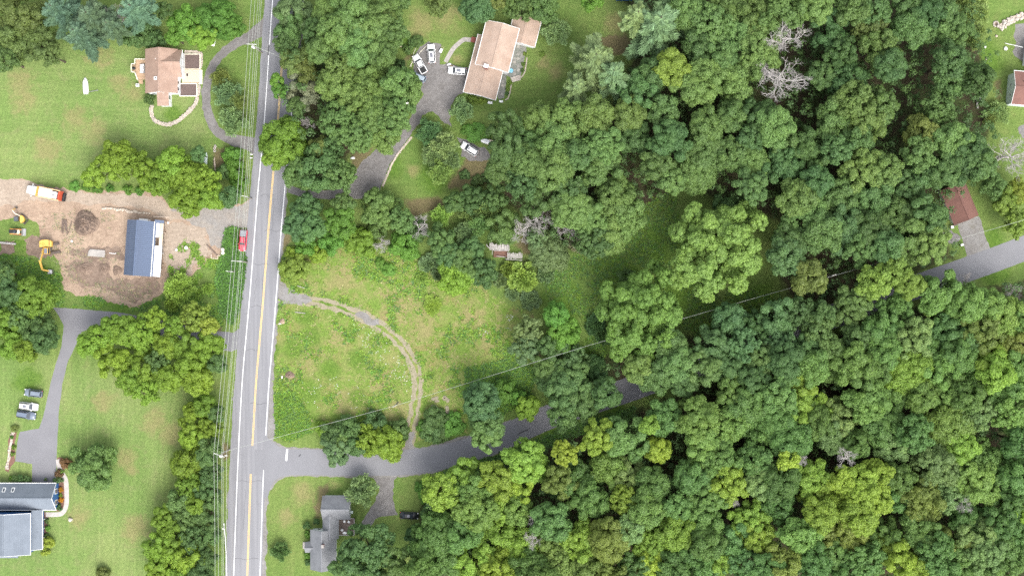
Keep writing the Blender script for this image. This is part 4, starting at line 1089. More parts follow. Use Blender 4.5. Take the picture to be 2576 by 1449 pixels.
# --- white house at top left
wh = empty('house', W(405, 182)); tag(wh, 'white house with tan shingle roof and wooden decks on the lawn, top left', 'house')
cx, cy, sx, sy = rect(wh, 365, 124, 447, 235, 4.2)
gable(wh, cx, cy, sy - .6, sx - .7, 4.2, 2.3, 'y', M['siding'], M['shbrown'], trim=False)
mainx1 = cx + (sx - .7) / 2; my0 = cy - sy / 2 + .3
c2, d2, s2, t2 = rect(wh, 400, 126, 457, 195, 4.2)
gable(wh, c2 - .1, d2, s2 - .3, t2 - .7, 4.2, 2.05, 'x', M['siding'], M['shbrown'], trim=False)
ex = c2 - .1 + (s2 - .3) / 2
window(wh, ex, d2 + 1.6, 2.9, .9, 1.3, 1, 0); window(wh, ex, d2 - .6, 2.9, .9, 1.3, 1, 0); door(wh, ex, d2 - 2.3, 1.5, .95, 2.1, 1, 0)
for yy in (-4.2, -2.6): window(wh, mainx1, cy + yy, 2.6, .9, 1.3, 1, 0)
window(wh, cx - 2.4, my0, 2.6, .9, 1.3, 0, -1)
mb = MB(); mb.beam((ex + .42, d2 + t2 / 2, 4.12), (ex + .42, d2 - t2 / 2, 4.12), .1, .12); mb.build('gutter', M['white'], wh)
c3, d3, s3, t3 = rect(wh, 396, 233, 425, 267, 3.4)
mb = MB(); mb.box(c3, d3 + .2, 1.65, s3 - .5, t3 - .2, 3.3); mb.build('entry_wall', M['siding'], wh)
flatroof(wh, [(c3 - s3 / 2, d3 + t3 / 2 + .4, 4.0), (c3 + s3 / 2, d3 + t3 / 2 + .4, 4.0), (c3 + s3 / 2, d3 - t3 / 2, 3.45), (c3 - s3 / 2, d3 - t3 / 2, 3.45)], M['shbrown'])
window(wh, c3 + s3 / 2 - .25, d3 + .6, 2.1, 1.2, 1.4, 1, 0); door(wh, c3 + s3 / 2 - .25, d3 - .9, 1.1, .9, 2.0, 1, 0)
mb = MB(); mb.box(0, 0, .35, .75, .75, .9); mb.box(.1, .05, .85, .3, .3, .12, mi=1)
p = loc(wh, 392.4, 197.8, 6.0); mb.build('chimney', [M['white'], M['black']], wh, loc=(p.x, p.y, 5.7))
mb = MB(); mb.tube([(0, 0, 0), (0, 0, .6)], .1, 8); p = loc(wh, 392.5, 149, 5.6); mb.build('vent_pipe', M['white'], wh, loc=(p.x, p.y, 5.5))
# framed gravel beds and front deck
def bed(x0, y0, x1, y1, lab):
    r = empty('raised_bed', W((x0 + x1) / 2, (y0 + y1) / 2)); tag(r, lab, 'raised bed', 'gravel beds in front of the white house')
    cx, cy, sx, sy = rect(r, x0, y0, x1, y1, .5)
    mb = MB(); mb.box(cx, cy, .18, sx - .2, sy - .2, .36); mb.build('gravel_fill', M['darkgravel'], r)
    for (px, py, lx, ly) in ((cx, cy + sy / 2, sx + .2, .2), (cx, cy - sy / 2, sx + .2, .2), (cx - sx / 2, cy, .2, sy - .2), (cx + sx / 2, cy, .2, sy - .2)):
        mb = MB(); mb.box(px, py, .26, lx, ly, .52); mb.build('board', M['tank'], r)
bed(464, 137, 503, 174, 'framed gravel bed north of the front deck'); bed(452, 211, 495, 242, 'framed gravel bed south of the front deck')
dk = empty('front_deck', W(483, 193)); tag(dk, 'pale wooden front deck between the two framed gravel beds', 'deck')
cx, cy, sx, sy = rect(dk, 458, 176, 502, 209, .5)
boards(dk, cx - sx / 2, cx + sx / 2, cy - sy / 2, cy + sy / 2, .52, M['lumber'], 'y', .26)
for s in (-1, 1):
    mb = MB(); mb.beam((cx - sx / 2, cy + s * (sy / 2 + .06), .58), (cx + sx / 2, cy + s * (sy / 2 + .06), .58), .14, .12); mb.build('rim_board', M['cedar'], dk)
p = loc(dk, 506, 195); mb = MB(); mb.box(p.x - .15, p.y, .22, 1.0, 3.6, .1); mb.box(p.x - .15, p.y, .1, .9, 3.5, .18); mb.build('step', M['tank'], dk)
p = loc(dk, 471, 189, .55); mb = MB(); mb.box(p.x, p.y, .57, .4, .7, .03); mb.build('door_mat', M['black'], dk)
# west deck with grill bay
wd = empty('back_deck', W(350, 178)); tag(wd, 'new cedar back deck on the west side of the white house', 'deck')
def lp(r, x, y, h): q = loc(r, x, y, h); return (q.x, q.y)
a = lp(wd, 342, 151, .8); b = lp(wd, 367, 201, .8)
boards(wd, a[0], b[0], b[1], a[1], .8, M['cedar'], 'y', .2)
c = lp(wd, 333, 163, .8); d = lp(wd, 341.7, 183, .8)
boards(wd, c[0], d[0], d[1], c[1], .8, M['cedar'], 'y', .2)
e = lp(wd, 349, 202, .8); f = lp(wd, 359, 204.5, .8)
for k in range(3):
    mb = MB(); q = lp(wd, 354, 203.5 + k * 3, .5); mb.box(q[0], q[1], .6 - k * .2, 1.1, .3, .05); mb.build('stair_tread', M['cedar'], wd)
rails(wd, [lp(wd, 367, 151, .8), lp(wd, 342, 151, .8), lp(wd, 342, 163, .8), lp(wd, 333, 163, .8), lp(wd, 333, 183.5, .8), lp(wd, 342, 184, .8), lp(wd, 349, 203, .8)], .82, .95, M['tank'])
gr = empty('grill', W(339, 174, .8) - Vector((0, 0, 0))); gr.location.z = .83; tag(gr, 'round black grill on the back deck bay of the white house', 'grill')
mb = MB(); mb.tube([(0, 0, .45), (0, 0, .6), (0, 0, .8), (0, 0, .95)], [.22, .42, .42, .18], 14); mb.build('bowl', M['black'], gr, True)
for k in range(3):
    mb = MB(); t = k * 2.09; mb.tube([(.2 * math.cos(t), .2 * math.sin(t), .5), (.36 * math.cos(t), .36 * math.sin(t), 0)], .025, 5); mb.build('leg', M['steel'], gr)
tb = empty('patio_seating', W(359, 174, .8)); tb.location.z = .83; tag(tb, 'grey cushioned seat set on the back deck of the white house', 'seating')
a = [(-.6, -1.2), (.6, -1.2), (.6, 1.2), (-.6, 1.2)]
mb = MB(); mb.box(0, 0, .2, 1.2, 2.3, .4); mb.build('base', M['greywood'], tb, bevel=.04)
for k in range(4):
    mb = MB(); mb.box(-.1 + .15 * (k % 2), -.85 + k * .56, .5, .85, .5, .2, rz=.2 * (k - 1)); mb.build('cushion', M['tarwhite'], tb, bevel=.06)
ac = empty('air_conditioner', W(347.5, 216)); tag(ac, 'white air conditioner unit beside the back deck stairs', 'air conditioner')
mb = MB(); mb.box(0, 0, .4, .75, .75, .8); mb.build('housing', M['white'], ac, bevel=.04); mb = MB(); mb.tube([(0, 0, .8), (0, 0, .84)], .28, 12); mb.build('fan_grille', M['steel'], ac)
plant('S', 374, 250, 13, 'g', 1.8, label='round green shrub at the southwest corner of the white house')

def stone_wall(name, label, path, width, h, mat, n, rmin, rmax, rows_=2, cap=300):
    P = densify(path, .15, False); root = empty(name, P[len(P) // 2]); root.location.z = 0
    tag(root, label, 'stone wall')
    rnd = random.Random(len(P)); made = []
    protos = []
    for k in range(6):
        mb = MB(); mb.rock((0, 0, 0), 1.0, rnd, (1, rnd.uniform(.6, .9), .6)); protos.append(mb.build('stone', mat, root))
    for i in range(n):
        t = (i + .5) / n; p = P[min(len(P) - 1, int(t * (len(P) - 1)))]; q = P[min(len(P) - 1, int(t * (len(P) - 1)) + 1)]
        d = (q - p); d = d.normalized() if d.length > 0 else Vector((1, 0)); nn = Vector((-d.y, d.x))
        w = rnd.uniform(-.5, .5) * width; r = rnd.uniform(rmin, rmax)
        o = protos[i] if i < 6 else link_copy(protos[i % 6], root)
        pos = p + nn * w
        o.location = (pos.x - root.location.x, pos.y - root.location.y, rnd.uniform(.25, 1.0) * h - r * .3)
        o.rotation_euler = (rnd.uniform(-.3, .3), rnd.uniform(-.3, .3), rnd.uniform(0, 6.28)); o.scale = (r, r, r)
    # the packed core under the loose top stones
    mb = MB(); path2 = densify(path, .6, False); secs = []
    for i, p in enumerate(path2):
        q = path2[min(i + 1, len(path2) - 1)]; o_ = path2[max(i - 1, 0)]; d = (q - o_).normalized(); nn = Vector((-d.y, d.x))
        a = p + nn * width * .42 - Vector(root.location[:2]); b = p - nn * width * .42 - Vector(root.location[:2])
        j = rnd.uniform(.8, 1.0)
        secs.append([(a.x, a.y, 0), (b.x, b.y, 0), (b.x, b.y, h * .55 * j), (a.x, a.y, h * .55 * j)])
    mb.loft(secs); mb.build('core', M['boulder'], root)
    return root
def zw(zx, zy): return Vector(W(317.7 + zx / 6.489, 103 + zy / 6.489)[:2])
stone_wall('stone_wall', 'curved dry stone wall round the grass south of the white house', [zw(*p) for p in ((1165, 915), (1150, 990), (1110, 1060), (1040, 1140), (960, 1220), (880, 1290), (790, 1340), (700, 1372), (600, 1365), (510, 1330), (440, 1270), (412, 1190), (412, 1110), (425, 1050))], 1.0, .45, M['stone'], 190, .14, .3)
stone_wall('stone_wall', 'loose stone edging around the north gravel bed of the white house', [zw(*p) for p in ((950, 185), (1060, 180), (1150, 190), (1225, 205), (1232, 300), (1225, 380), (1215, 450))], .65, .3, M['stone'], 70, .13, .24)
stone_wall('stone_wall', 'loose stone edging around the south gravel bed of the white house', [zw(*p) for p in ((1195, 730), (1190, 800), (1185, 870), (1160, 905))], .65, .3, M['stone'], 34, .13, .24)

# --- sand-roofed house in the middle at the top
ang = math.atan2(144.2, 36.8)     # long axis
bh = empty('house', W(1215, 165), ang); tag(bh, 'long white house with two-level sand-coloured roof and brick chimney beside gravel parking', 'house')
def cxy(pts, h):
    P = [loc(bh, x, y, h) for x, y in pts]; c = sum(P, Vector()) / len(P)
    return c.x, c.y, max(p.x for p in P) - min(p.x for p in P), max(p.y for p in P) - min(p.y for p in P)
cx, cy, sx, sy = cxy([(1202, 86.8), (1165.2, 231), (1246.8, 252.6), (1283.6, 108.4)], 3.2)
gable(bh, cx, cy, sx - .6, sy - .8, 3.0, 1.2, 'x', M['siding'], M['shtan'])
lowend = cx - (sx - .6) / 2
for k in (-2.4, -.6, 1.4): window(bh, lowend, cy + k, 1.7, 1.1, 1.1, -1, 0)
ux, uy, vx, vy = cxy([(1223.6, 51.5), (1307, 73), (1278.6, 183), (1195.3, 161.5)], 5.6)
gable(bh, ux, uy, vx - .6, vy - .8, 5.4, 1.3, 'x', M['siding'], M['shtan'])
for k in (-1.5, 1.8): window(bh, ux - (vx - .6) / 2, uy + k, 4.9, 1.0, .8, -1, 0)
for k in (-3, 0, 3): window(bh, ux + k, uy - (vy - .8) / 2, 4.3, 1.1, 1.2, 0, -1)
tx, ty, wx, wy = cxy([(1285, 37), (1356, 49.8), (1338, 116.8), (1298, 105)], 3.6)
gable(bh, tx, ty, wx - .6, wy - .8, 3.3, .9, 'x', M['siding'], M['shtan'])
p = loc(bh, 1223.6, 164, 7); ch = MB(); ch.box(0, 0, 0, .75, .95, 3.0); co = ch.build('chimney', M['brick'], bh, loc=(p.x - .3, p.y, 5.6))
mb = MB(); mb.box(0, 0, 1.56, .9, 1.1, .12); mb.build('chimney_cap', M['white'], co)
dd = loc(bh, 1192, 101.7); mb = MB(); mb.box(dd.x, dd.y, .2, 1.3, 1.3, .4); mb.build('porch_step', M['brick'], bh); door(bh, dd.x, cy + (sy - .8) / 2, 1.3, 1.0, 2.1, 0, 1)
# patio of flagstones, edge, steps, pool ring
def bz(zx, zy): return (1150.6 + zx / 5.819, 25.76 + zy / 5.819)
pat = sheet('stone_patio', ov([bz(*p) for p in ((850, 470), (1000, 540), (1010, 600), (980, 700), (945, 900), (930, 960), (800, 1000), (720, 960), (690, 1290), (600, 1310), (590, 1200), (640, 960), (740, 900))]), .012, M['flag'], .08, seed=40)
rnd = random.Random(5); fl = []
for k in range(3):
    mb = MB(); pts = [(math.cos(t) * rnd.uniform(.32, .5), math.sin(t) * rnd.uniform(.32, .5)) for t in [i * 1.05 for i in range(6)]]
    mb.prism(pts, 0, .05); fl.append(mb)
flo = None; polyp = np.array(ov([bz(*p) for p in ((860, 500), (990, 550), (1000, 600), (970, 700), (935, 900), (920, 950), (800, 985), (730, 950), (690, 1270), (610, 1290), (600, 1200), (650, 970), (760, 890))]))
base = [f.build('flagstone', pmat('flagstone_%d' % i, c, None, 2, .9, fine=6), pat) for i, (f, c) in enumerate(zip(fl, ((.30, .29, .26), (.22, .23, .20), (.36, .34, .30))))]
n = 0
for gxx in np.arange(polyp[:, 0].min(), polyp[:, 0].max(), 1.0):
    for gyy in np.arange(polyp[:, 1].min(), polyp[:, 1].max(), 1.0):
        px, py = gxx + rnd.uniform(-.12, .12), gyy + rnd.uniform(-.12, .12)
        if sdf(np.array([px]), np.array([py]), polyp)[0] < .3: continue
        o = base[n] if n < 3 else link_copy(base[n % 3], pat); n += 1
        o.location = (px, py, .014); o.rotation_euler = (0, 0, rnd.uniform(0, 6.28)); o.scale = (1.05, 1.05, 1)
pr = empty('inflatable_pool', W(*bz(785, 890))); tag(pr, 'small blue inflatable ring pool on the stone patio', 'pool')
mb = MB(); sec = []
for k in range(17):
    t = k * 2 * math.pi / 16; sec.append([((.42 + .16 * math.cos(u)) * math.cos(t), (.42 + .16 * math.cos(u)) * math.sin(t), .17 + .16 * math.sin(u)) for u in [i * .785 for i in range(8)]])
mb.loft(sec, cap=False); mb.build('ring', M['poolblue'], pr, True)
mb = MB(); mb.tube([(0, 0, .08), (0, 0, .1)], .4, 14); mb.build('water', M['poolblue'], pr)
st = empty('patio_steps', W(*bz(850, 985))); tag(st, 'pale stone steps leading down from the patio to the lawn', 'steps')
for k in range(3):
    mb = MB(); mb.box(0, -k * .42, .24 - k * .08, 2.6 - k * .2, .42, .16); mb.build('tread', M['stone'], st, rz=.28)
for (zx, zy, w, l, rz, lab, cat) in ((480, 1360, 1.25, .75, -.15, 'white propane tank below the south wall of the long house', 'tank'), (640, 1342, .95, .5, -.1, 'white bench on the grass at the south patio corner', 'bench')):
    r = empty('propane_tank' if cat == 'tank' else 'garden_bench', W(*bz(zx, zy)), rz); tag(r, lab, cat)
    if cat == 'tank':
        mb = MB(); mb.tube([(-.62, 0, .45), (-.55, 0, .45), (.55, 0, .45), (.62, 0, .45)], [.2, .37, .37, .2], 12); mb.build('shell', M['white'], r, True)
        mb = MB(); mb.tube([(0, 0, .8), (0, 0, .95)], .13, 8); mb.build('valve_dome', M['white'], r)
        for s in (-.35, .35):
            mb = MB(); mb.box(s, 0, .07, .12, .5, .14); mb.build('foot', M['concrete'], r)
    else:
        mb = MB(); mb.box(0, 0, .42, w, l, .06); mb.build('seat', M['white'], r)
        for s in (-1, 1):
            mb = MB(); mb.box(s * w * .42, 0, .2, .08, l * .9, .4); mb.build('leg', M['white'], r)
mb = MB(); pts = [Vector(W(*bz(*p))[:2]) for p in ((1020, 705), (1000, 830), (990, 900), (960, 960), (930, 990))]
stone_wall('garden_edging', 'low pale stone edging along the east side of the patio', pts, .3, .2, M['stone'], 22, .12, .2)
pts = [Vector(W(*bz(*p))[:2]) for p in ((790, 1090), (775, 1180), (745, 1290), (700, 1320))]
stone_wall('garden_edging', 'low pale stone edging south of the patio steps', pts, .3, .2, M['stone'], 16, .12, .2)
for i, (zx, zy, r, c) in enumerate(((990, 640, 5, 'y'), (965, 790, 5, 'y'), (950, 880, 5, 'g'), (765, 1070, 6, 'y'), (740, 1150, 6, 'y'), (725, 1220, 5, 'g'), (1240, 640, 7, 'y'))):
    x, y = bz(zx, zy); plant('S', x, y, r, c, .6, label=f'{ORD[i]} low plant in the patio bed, counting from the north' if i < 6 else 'low yellow plant by the stone edging east of the sheds', group='patio bed plants')
kb = pts

# --- new building with blue metal roof
nb = empty('building', W(352, 626), -math.radians(4)); tag(nb, 'new white building with blue ribbed metal roof standing in the dirt yard', 'building')
P0 = [loc(nb, *q, 3.6) for q in ((318.9, 550.6), (388.9, 557), (376.9, 697.3), (308.9, 693.3))]
x0 = min(p.x for p in P0) + .15; x1 = max(p.x for p in P0) - .15; y0 = min(p.y for p in P0) + .2; y1 = max(p.y for p in P0) - .2
xc = (x0 + x1) / 2; hwid = (x1 - x0) / 2; he, hr = 3.5, 6.2
mb = MB(); mb.loft([[(x0 + .35, y, 0), (x1 - .35, y, 0), (x1 - .35, y, he), (xc, y, hr - .3), (x0 + .35, y, he)] for y in (y0 + .3, y1 - .3)]); mb.build('wall', M['siding'], nb)
npan = 29; pw = (y1 - y0) / npan
for s in (-1, 1):
    xe = xc + s * hwid; mbp = MB()
    mbp.slab((xc, -pw / 2 + .005, hr), (xc, pw / 2 - .005, hr), (xe, pw / 2 - .005, he), (xe, -pw / 2 + .005, he), .05)
    mbp.beam((xc, -pw / 2 + .03, hr + .035), (xe, -pw / 2 + .03, he + .035), .05, .07)
    first = None
    for k in range(npan):
        o = mbp.build('roof_panel', M['metalroof'], nb) if first is None else link_copy(first, nb)
        first = first or o; o.location = (0, y0 + (k + .5) * pw, 0)
mb = MB(); mb.beam((xc, y0 - .05, hr + .05), (xc, y1 + .05, hr + .05), .3, .07); mb.build('ridge_cap', M['metalroof'], nb)
mb = MB(); mb.beam((x1 + .12, y0, he - .08), (x1 + .12, y1, he - .08), .16, .14); mb.build('fascia', M['white'], nb)
# lean-to porch roof on the east side, partly sheathed
px0 = x1 + .35; px1 = x1 + 2.15; ps, pn = y0 + .1, y1 + .45
def pz(x): return 3.15 - (x - px0) * .22
def porch(name, mat, ax0, ax1, by0, by1, dz=.0):
    mb = MB(); mb.slab((ax0, by0, pz(ax0) + dz), (ax1, by0, pz(ax1) + dz), (ax1, by1, pz(ax1) + dz), (ax0, by1, pz(ax0) + dz), .06); return mb.build(name, mat, nb)
porch('porch_flashing', M['metalroof'], x1 + .05, px0 + .15, ps, pn, -.02)
porch('porch_panel', M['metalroof'], px0 + .16, px1 + .1, pn - .75, pn)
Lp = pn - ps
ym = ps + Lp * .545
porch('porch_sheathing', M['tarwhite'], px0 + .16, px1 + .05, ps, ym)
porch('porch_sheathing', M['tarwhite'], px0 + .2, px0 + .95, ym + 2.1, pn - .8)
for k in range(3):
    q0 = ym + .05 + k * (pn - .8 - ym) / 3; porch('plywood_sheet', M['plywood'], px0 + 1.05, px1 + .05, q0, q0 + (pn - .8 - ym) / 3 - .04, .02)
for k in range(14):
    yy = ps + .3 + k * (Lp - .6) / 13; mb = MB(); mb.beam((px0, yy, pz(px0) - .14), (px1, yy, pz(px1) - .14), .06, .12); mb.build('rafter', M['darksteel'], nb)
mb = MB(); mb.beam((px1 + .12, ps, pz(px1) - .12), (px1 + .12, pn, pz(px1) - .12), .14, .2); mb.build('porch_beam', M['darksteel'], nb)
for k in range(6):
    yy = ps + .3 + k * (Lp - .6) / 5; mb = MB(); mb.box(px1, yy, pz(px1) / 2 - .1, .14, .14, pz(px1) - .3); mb.build('porch_post', M['lumber'], nb)
for k in (-5, -1.5, 3): window(nb, x1 - .35, (y0 + y1) / 2 + k, 1.9, 1.1, 1.3, 1, 0)
mb = MB(); mb.box(x0 - .5, (y0 + y1) / 2 + 1.6, .06, 1.3, 4.2, .12); mb.build('door_slab', M['concrete'], nb)
mb = MB(); mb.box(x0 - .3, (y0 + y1) / 2 + .1, .35, .5, .5, .5); mb.build('meter_box', M['steel'], nb)
mb = MB(); mb.box(xc + .3, y1 + .1, 1.3, 2.2, .8, 2.6); mb.build('white_bump_out', M['white'], nb)
ld = empty('ladder', W(405.5, 666), -.07); tag(ld, 'white ladder leaning on the east side of the new building', 'ladder')
for s in (-1, 1):
    mb = MB(); mb.beam((s * .22, -1.3, .1), (s * .22, 1.1, 1.9), .07, .07); mb.build('rail', M['white'], ld)
for k in range(9):
    mb = MB(); t = (k + .5) / 9; mb.box(0, -1.3 + 2.4 * t, .1 + 1.8 * t, .44, .05, .06); mb.build('rung', M['white'], ld)
for (xa, ya, xb, yb, lab) in ((405, 685, 402, 699, 'white board lying by the south porch corner of the new building'), (386, 545, 424, 547, 'long pale board lying north of the new building')):
    a, b = W(xa, ya), W(xb, yb); mb = MB(); d = b - a; mb.box(0, 0, .05, d.length, .22, .08); tag(mb.build('loose_board', M['lumber'], None, loc=(a + b) / 2, rz=math.atan2(d.y, d.x)), lab, 'board')

# --- blue house at lower left
bl = empty('house', W(60, 1300)); tag(bl, 'blue house with slate-grey shingle roofs and white trim, lower left corner', 'house')
cx, cy, sx, sy = rect(bl, -60, 1216, 139, 1282, 2.9)
gable(bl, cx, cy, sx - .4, sy - .6, 2.8, 2.7, 'x', M['blueside'], M['shblue'])
xe = cx + (sx - .4) / 2
for k in (-1.6, 1.2): window(bl, xe, cy + k, 1.9, 1.3, 1.6, 1, 0)
for k in (-6, -3.6): door(bl, cx + 4 + k, cy + (sy - .6) / 2, 1.2, 2.2, 2.2, 0, 1)
for xx in (9, 31.6):
    p = loc(bl, xx, 1232, 4.2); zz = 2.8 + 2.7 * (1 - abs(p.y - cy) / ((sy - .6) / 2)) + .2
    mb = MB(); mb.box(0, 0, 0, .75, 1.25, .12, rx=-.66); f = mb.build('skylight', M['white'], bl, loc=(p.x, p.y, zz)); mb = MB(); mb.box(0, 0, .07, .5, .95, .03, rx=-.66); mb.build('pane', M['glass'], f)
c2, d2, s2, t2 = rect(bl, -45, 1291, 76, 1395, 5.6)
gable(bl, c2, d2, t2 - .6, s2 - .7, 5.5, 2.0, 'y', M['blueside'], M['shblue'])
xe2 = c2 + (s2 - .7) / 2
for k in range(5): window(bl, xe2, d2 + 3.9 - k * 1.95, 4.75, .95, .85, 1, 0)
c3, d3, s3, t3 = rect(bl, 74, 1282, 106, 1381, 2.9)
mb = MB(); mb.slab((xe2 + .02, d3 + t3 / 2, 4.0), (c3 + s3 / 2, d3 + t3 / 2, 2.75), (c3 + s3 / 2, d3 - t3 / 2, 2.75), (xe2 + .02, d3 - t3 / 2, 4.0), .14); mb.build('porch_roof', M['shblue'], bl)
mb = MB(); mb.beam((c3 + s3 / 2 + .05, d3 + t3 / 2 - .2, 2.7), (c3 + s3 / 2 + .05, d3 - t3 / 2, 2.7), .12, .14); mb.build('gutter', M['white'], bl)
mb = MB(); mb.beam((xe2, d3 - t3 / 2 - .05, 3.95), (c3 + s3 / 2, d3 - t3 / 2 - .05, 2.68), .08, .16); mb.build('rake_board', M['white'], bl)
mb = MB(); mb.box(xe2 + (c3 + s3 / 2 - xe2) / 2 - .3, d3, 1.3, c3 + s3 / 2 - xe2 - .7, t3 - .6, 2.6); mb.build('porch_wall', M['blueside'], bl)
for k in range(5):
    mb = MB(); mb.tube([(c3 + s3 / 2 - .2, d3 - t3 / 2 + .4 + k * (t3 - .8) / 4, 0), (c3 + s3 / 2 - .2, d3 - t3 / 2 + .4 + k * (t3 - .8) / 4, 2.6)], .09, 8); mb.build('porch_column', M['white'], bl)
c4x, c4y, s4, t4 = rect(bl, -45, 1392, 45, 1402, 3.0)
mb = MB(); mb.slab((c4x - s4 / 2, c4y + 1.2, 3.6), (c4x + s4 / 2, c4y + 1.2, 3.6), (c4x + s4 / 2, c4y - .6, 2.9), (c4x - s4 / 2, c4y - .6, 2.9), .14); mb.build('rear_roof', M['shblue'], bl)
mb = MB(); mb.box(c4x, c4y + .3, 1.4, s4 - .6, 1.4, 2.8); mb.build('rear_wall', M['blueside'], bl)
for (zx, zy) in ((20, 915), (15, 1085)):
    p = loc(bl, zx / 6.49, 1185 + zy / 6.49, 6.8); mb = MB(); mb.box(0, 0, 0, .7, .8, .12, ry=.3); f = mb.build('skylight', M['white'], bl, loc=(p.x, p.y, 6.95))
    mb = MB(); mb.box(0, 0, .08, .45, .55, .03, ry=.3); mb.build('pane', M['glass'], f)
p = loc(bl, 60 / 6.49, 1185 + 1080 / 6.49, 7.2); mb = MB(); mb.tube([(0, 0, -.3), (0, 0, .25)], .28, 12); mb.build('roof_vent', M['white'], bl, loc=(p.x, p.y, 7.25))
sheet('mulch_bed', ov([(108, 1287), (117, 1287), (120, 1310), (122, 1345), (118, 1372), (107, 1372)]), .006, M['terracotta'], .15, seed=50)
sheet('mulch_bed', ov([(145, 1213), (160, 1205), (162, 1240), (162, 1275), (150, 1285), (140, 1285)]), .006, M['terracotta'], .12, seed=51)
sheet('mulch_bed', ov([(146, 1150), (158, 1150), (168, 1165), (158, 1190), (150, 1200), (141, 1196)]), .006, M['terracotta'], .12, seed=52)
for (x, y, r, c, h, lab) in ((162, 1165, 14, 'r', 1.8, 'large rust-tinged shrub at the foot of the front walk'), (147, 1192, 10, 'r', 1.2, 'dark rust-brown shrub beside the drive apron'), (154, 1186, 6, 'y', .8, 'small pale yellow shrub by the front walk bend'), (140, 1211, 8, 'd', 1.4, 'dark round shrub at the northeast corner of the blue house'), (152, 1208, 7, 's', 1.0, 'pale grey-green shrub at the northeast corner of the blue house'),
    (152, 1232, 6, 'a', .9, 'orange flowering shrub below the north gable window'), (153, 1257, 6.5, 'a', .9, 'orange flowering shrub below the south gable window'), (152, 1245, 5, 'L', .7, 'small green shrub between the two orange shrubs'), (147, 1277, 9, 'd', 1.4, 'dark round shrub at the southeast gable corner'), (40, 1204, 10, 'd', 2, 'left dark shrub along the north wall of the blue house'), (53, 1204, 10, 'd', 2, 'middle dark shrub along the north wall of the blue house'), (67, 1206, 10, 'b', 2, 'right bluish shrub along the north wall of the blue house'), (28, 1203, 7, 'v', 1.2, 'small bright shrub at the far left of the north wall'),
    (119, 1329, 7, 'v', 1, 'bright round shrub in the porch bed'), (116, 1347, 7, 'g', .9, 'dark round shrub in the porch bed'), (116, 1310, 6, 'g', .8, 'small shrub nearest the walk in the porch bed'), (121, 1366, 15, 'z', 2.2, 'large yellow shrub at the southeast corner of the blue house'), (112, 1386, 12, 'z', 1.8, 'smaller yellow shrub south of the large yellow one'), (114, 1206, 4, 's', .7, 'tiny pale shrub between the garage doors')):
    plant('S', x, y, r, c, h, label=lab, group='shrubs around the blue house')
ro = empty('boulder', W(178, 1306)); tag(ro, 'single grey boulder on the lawn east of the blue house', 'boulder'); mb = MB(); mb.rock((0, 0, .3), .6, random.Random(2)); mb.build('stone', M['stone'], ro)
bed_pts = [(33, 1085), (30, 1105), (25, 1130), (22, 1155), (17, 1180)]
sheet('mulch_bed', ov([(28, 1080), (44, 1078), (40, 1110), (36, 1160), (20, 1186), (12, 1182), (18, 1150), (22, 1110)]), .006, M['terracotta'], .2, seed=53)
stone_wall('rock_edging', 'line of pale rocks edging the bed left of the parking apron', [Vector(W(*p)[:2]) for p in bed_pts], .7, .35, M['stone'], 26, .2, .38)
for (x, y, r, c, lab) in ((36, 1078, 11, 'o', 'low olive shrub at the top of the rock bed'), (33, 1125, 6, 'L', 'small green plant in the middle of the rock bed'), (31, 1142, 6, 'y', 'small yellow plant in the lower rock bed'), (29, 1100, 5, 'v', 'small vivid plant in the upper rock bed')):
    plant('S', x, y, r, c, .8, label=lab, group='rock bed plants')

# --- grey house at the bottom
gh = empty('house', W(822, 1345)); tag(gh, 'pale house with grey shingle roofs and a brown deck beside the side road', 'house')
cx, cy, sx, sy = rect(gh, 811, 1247, 881, 1307, 3.2)
gable(gh, cx, cy, sx - .5, sy - .7, 3.1, 2.6, 'x', M['greyside'], M['shgrey'], trim=False)
window(gh, cx, cy + (sy - .7) / 2, 1.9, 1.0, 1.2, 0, 1); window(gh, cx + (sx - .5) / 2, cy, 1.8, 1.0, 1.2, 1, 0)
c2, d2, s2, t2 = rect(gh, 780, 1332, 846, 1432, 3.2)
gable(gh, c2, d2, t2 - .5, s2 - .7, 3.1, 2.6, 'y', M['greyside'], M['shgrey'], trim=False)
window(gh, c2 - 1.2, d2 + (t2 - .5) / 2, 2.0, 1.0, 1.3, 0, 1)
for k in (-3, 0, 3): window(gh, c2 + (s2 - .7) / 2, d2 + k, 1.8, 1.0, 1.3, 1, 0)
c3, d3, s3, t3 = rect(gh, 811, 1300, 852, 1340, 3.2)
gable(gh, c3, d3, t3 + 2.4, s3 - .7, 3.05, 1.6, 'y', M['greyside'], M['shgrey'], trim=False)
c5, d5, s5, t5 = rect(gh, 766, 1364, 790, 1389, 2.7)
gable(gh, c5 + .3, d5, s5 - .2, t5 - .5, 2.6, .9, 'x', M['greyside'], M['shgrey'], trim=False)
mb = MB(); mb.box(c5 - s5 / 2 - .3, d5, .15, 1.1, 1.7, .3); mb.build('front_step', M['concrete'], gh)
p = loc(gh, 811, 1373, 6); mb = MB(); mb.box(0, 0, 0, .55, .7, 1.4); co = mb.build('chimney', M['brick'], gh, loc=(p.x + .1, p.y, 5.7)); mb = MB(); mb.box(0, 0, .75, .65, .8, .1); mb.build('chimney_cap', M['concrete'], co)
gd = empty('deck', W(872, 1323)); tag(gd, 'dark brown deck with railings on the east side of the grey house', 'deck')
a = loc(gd, 853, 1344, .7); b = loc(gd, 892, 1302, .7)
boards(gd, a.x, b.x, a.y, b.y, .7, M['brownwood'], 'x', .24)
rails(gd, [(b.x - 1.0, b.y), (b.x, b.y), (b.x, a.y), (a.x, a.y)], .72, .9, M['greywood'])
